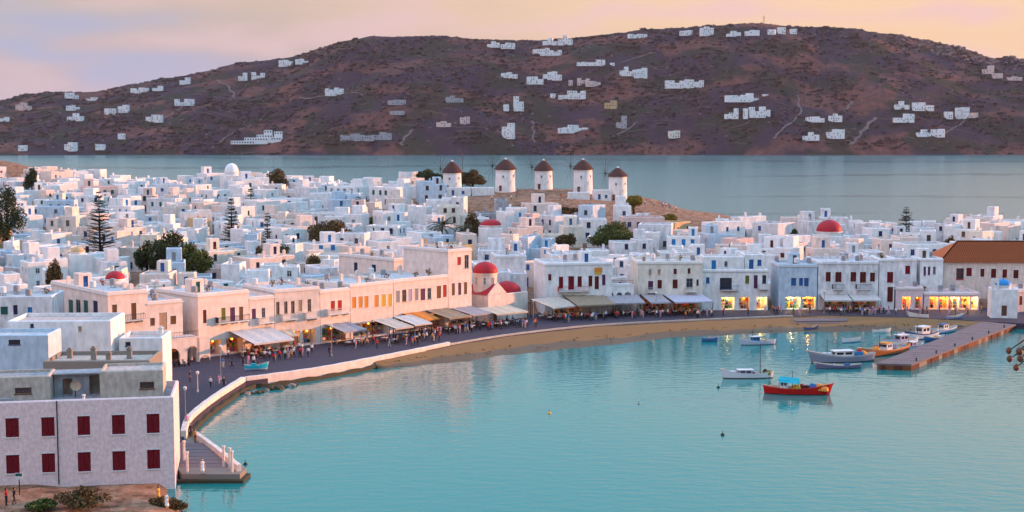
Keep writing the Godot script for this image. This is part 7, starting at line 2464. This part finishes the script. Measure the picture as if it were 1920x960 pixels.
func near_plants() -> void:
	for q in [[-45.5, 143.6, 2.4, 5.5, 2, "low brown bush at the foot of the picture before the mauve house"], [-36.6, 145.4, 1.7, 3.6, 2, "low rust-brown bush beside the water before the mauve house"], [-49.2, 142.2, 1.6, 3.4, 1, "small olive bush left of the low brown bush"]]:
		var o := thing("bush", Vector3(q[0], ground(q[0], q[1]) - .5, -q[1]), 0, q[5], "bush")
		crown_tree(o, q[2], q[3], q[4], 1500, .22)
	# dry seed stalk beside the viewpoint
	var o := thing("seed_stalk", Vector3(3.12, ground(3.12, 8.0), -8.0), 0, "dry stalk with brown seed pods at the right edge", "plant")
	var st := MB.new()
	var base := o.position.y
	st.bar(Vector3(.1, -.1, 0), Vector3(0, 39.1 - base, 0), .03, .012)
	part("stalk", st.mesh(), M.p_tan, o)
	for q in [[-.225, 38.745, .0], [-.185, 38.75, .05], [-.205, 38.69, -.04], [-.165, 38.70, .02], [-.19, 38.65, .03], [-.15, 38.73, -.03], [-.14, 38.67, .06], [-.10, 38.62, .0]]:
		var pd := MB.new()
		var c := Vector3(q[0], q[1] - base, q[2])
		pd.lathe([Vector2(0, -.022), Vector2(.013, -.014), Vector2(.018, 0), Vector2(.012, .016), Vector2(0, .024)], 9, c)
		var p := part("pod", pd.mesh(), M.p_brown, o)
		var tw := MB.new()
		tw.bar(c, Vector3(0, c.y + .16, 0), .003, .005, 5)
		part("twig", tw.mesh(), M.p_tan, p)

func _ready() -> void:
	rng.seed = 7
	make_world()
	make_materials()
	make_land()
	make_waterfront()
	for b in BUILDINGS: building(b)
	for c in CHAPELS: chapel(c)
	waterfront_church()
	details()
	for m in MILLS: windmill(m)
	for m in MILLS: plots.append(plot(m[1], m[2], m[3] + 1.0, m[3] + 1.0, 0))
	for q in TREES: plots.append(plot(q[2], q[3], q[5] * .28, q[5] * .22, 0))
	ridge_details()
	make_town()
	far_hill()
	make_trees()
	for c in CANOPIES: canopy(c)
	for b in BOATS: boat(b)
	for q in BUOYS: buoy(q[0], q[1], q[2], q[3], q[4])
	posts()
	for k in SCOOTERS.size(): scooter(SCOOTERS[k], k)
	for c in CANOPIES: cafe(c, 1 if c.D < 5 else 2)
	for p in PEOPLE: person(p[0], p[1], Vector3(p[2], p[3] if p[4] > 156 else maxf(.1, ground(p[2], p[4])), -p[4]), p[5], p[6])
	# strollers on the right-hand quay and along the near seawall
	for k in 70:
		var right := k < 44
		var x := rng.randf_range(38, 104) if right else rng.randf_range(-50, -12)
		var d := rng.randf_range(294.5, 301) if right else 0.0
		if not right: d = lerpf(222, 258, (x + 50) / 38.0) + rng.randf_range(2.0, 9.0)
		if right and x > 80: d = rng.randf_range(296, 302)
		if not clear_of(plot(x, d, .4, .4, 0)): continue
		var pal := rng.randi() % 7
		person(["stand", "walk", "walk", "point"][rng.randi() % 4], pal, Vector3(x, 1.2, -d), rng.randf() * TAU, "person in %s strolling on the %s" % [PALETTE[pal][0], "quay before the lit shops" if right else "promenade behind the long seawall"], "people strolling on the quay")
	near_plants()
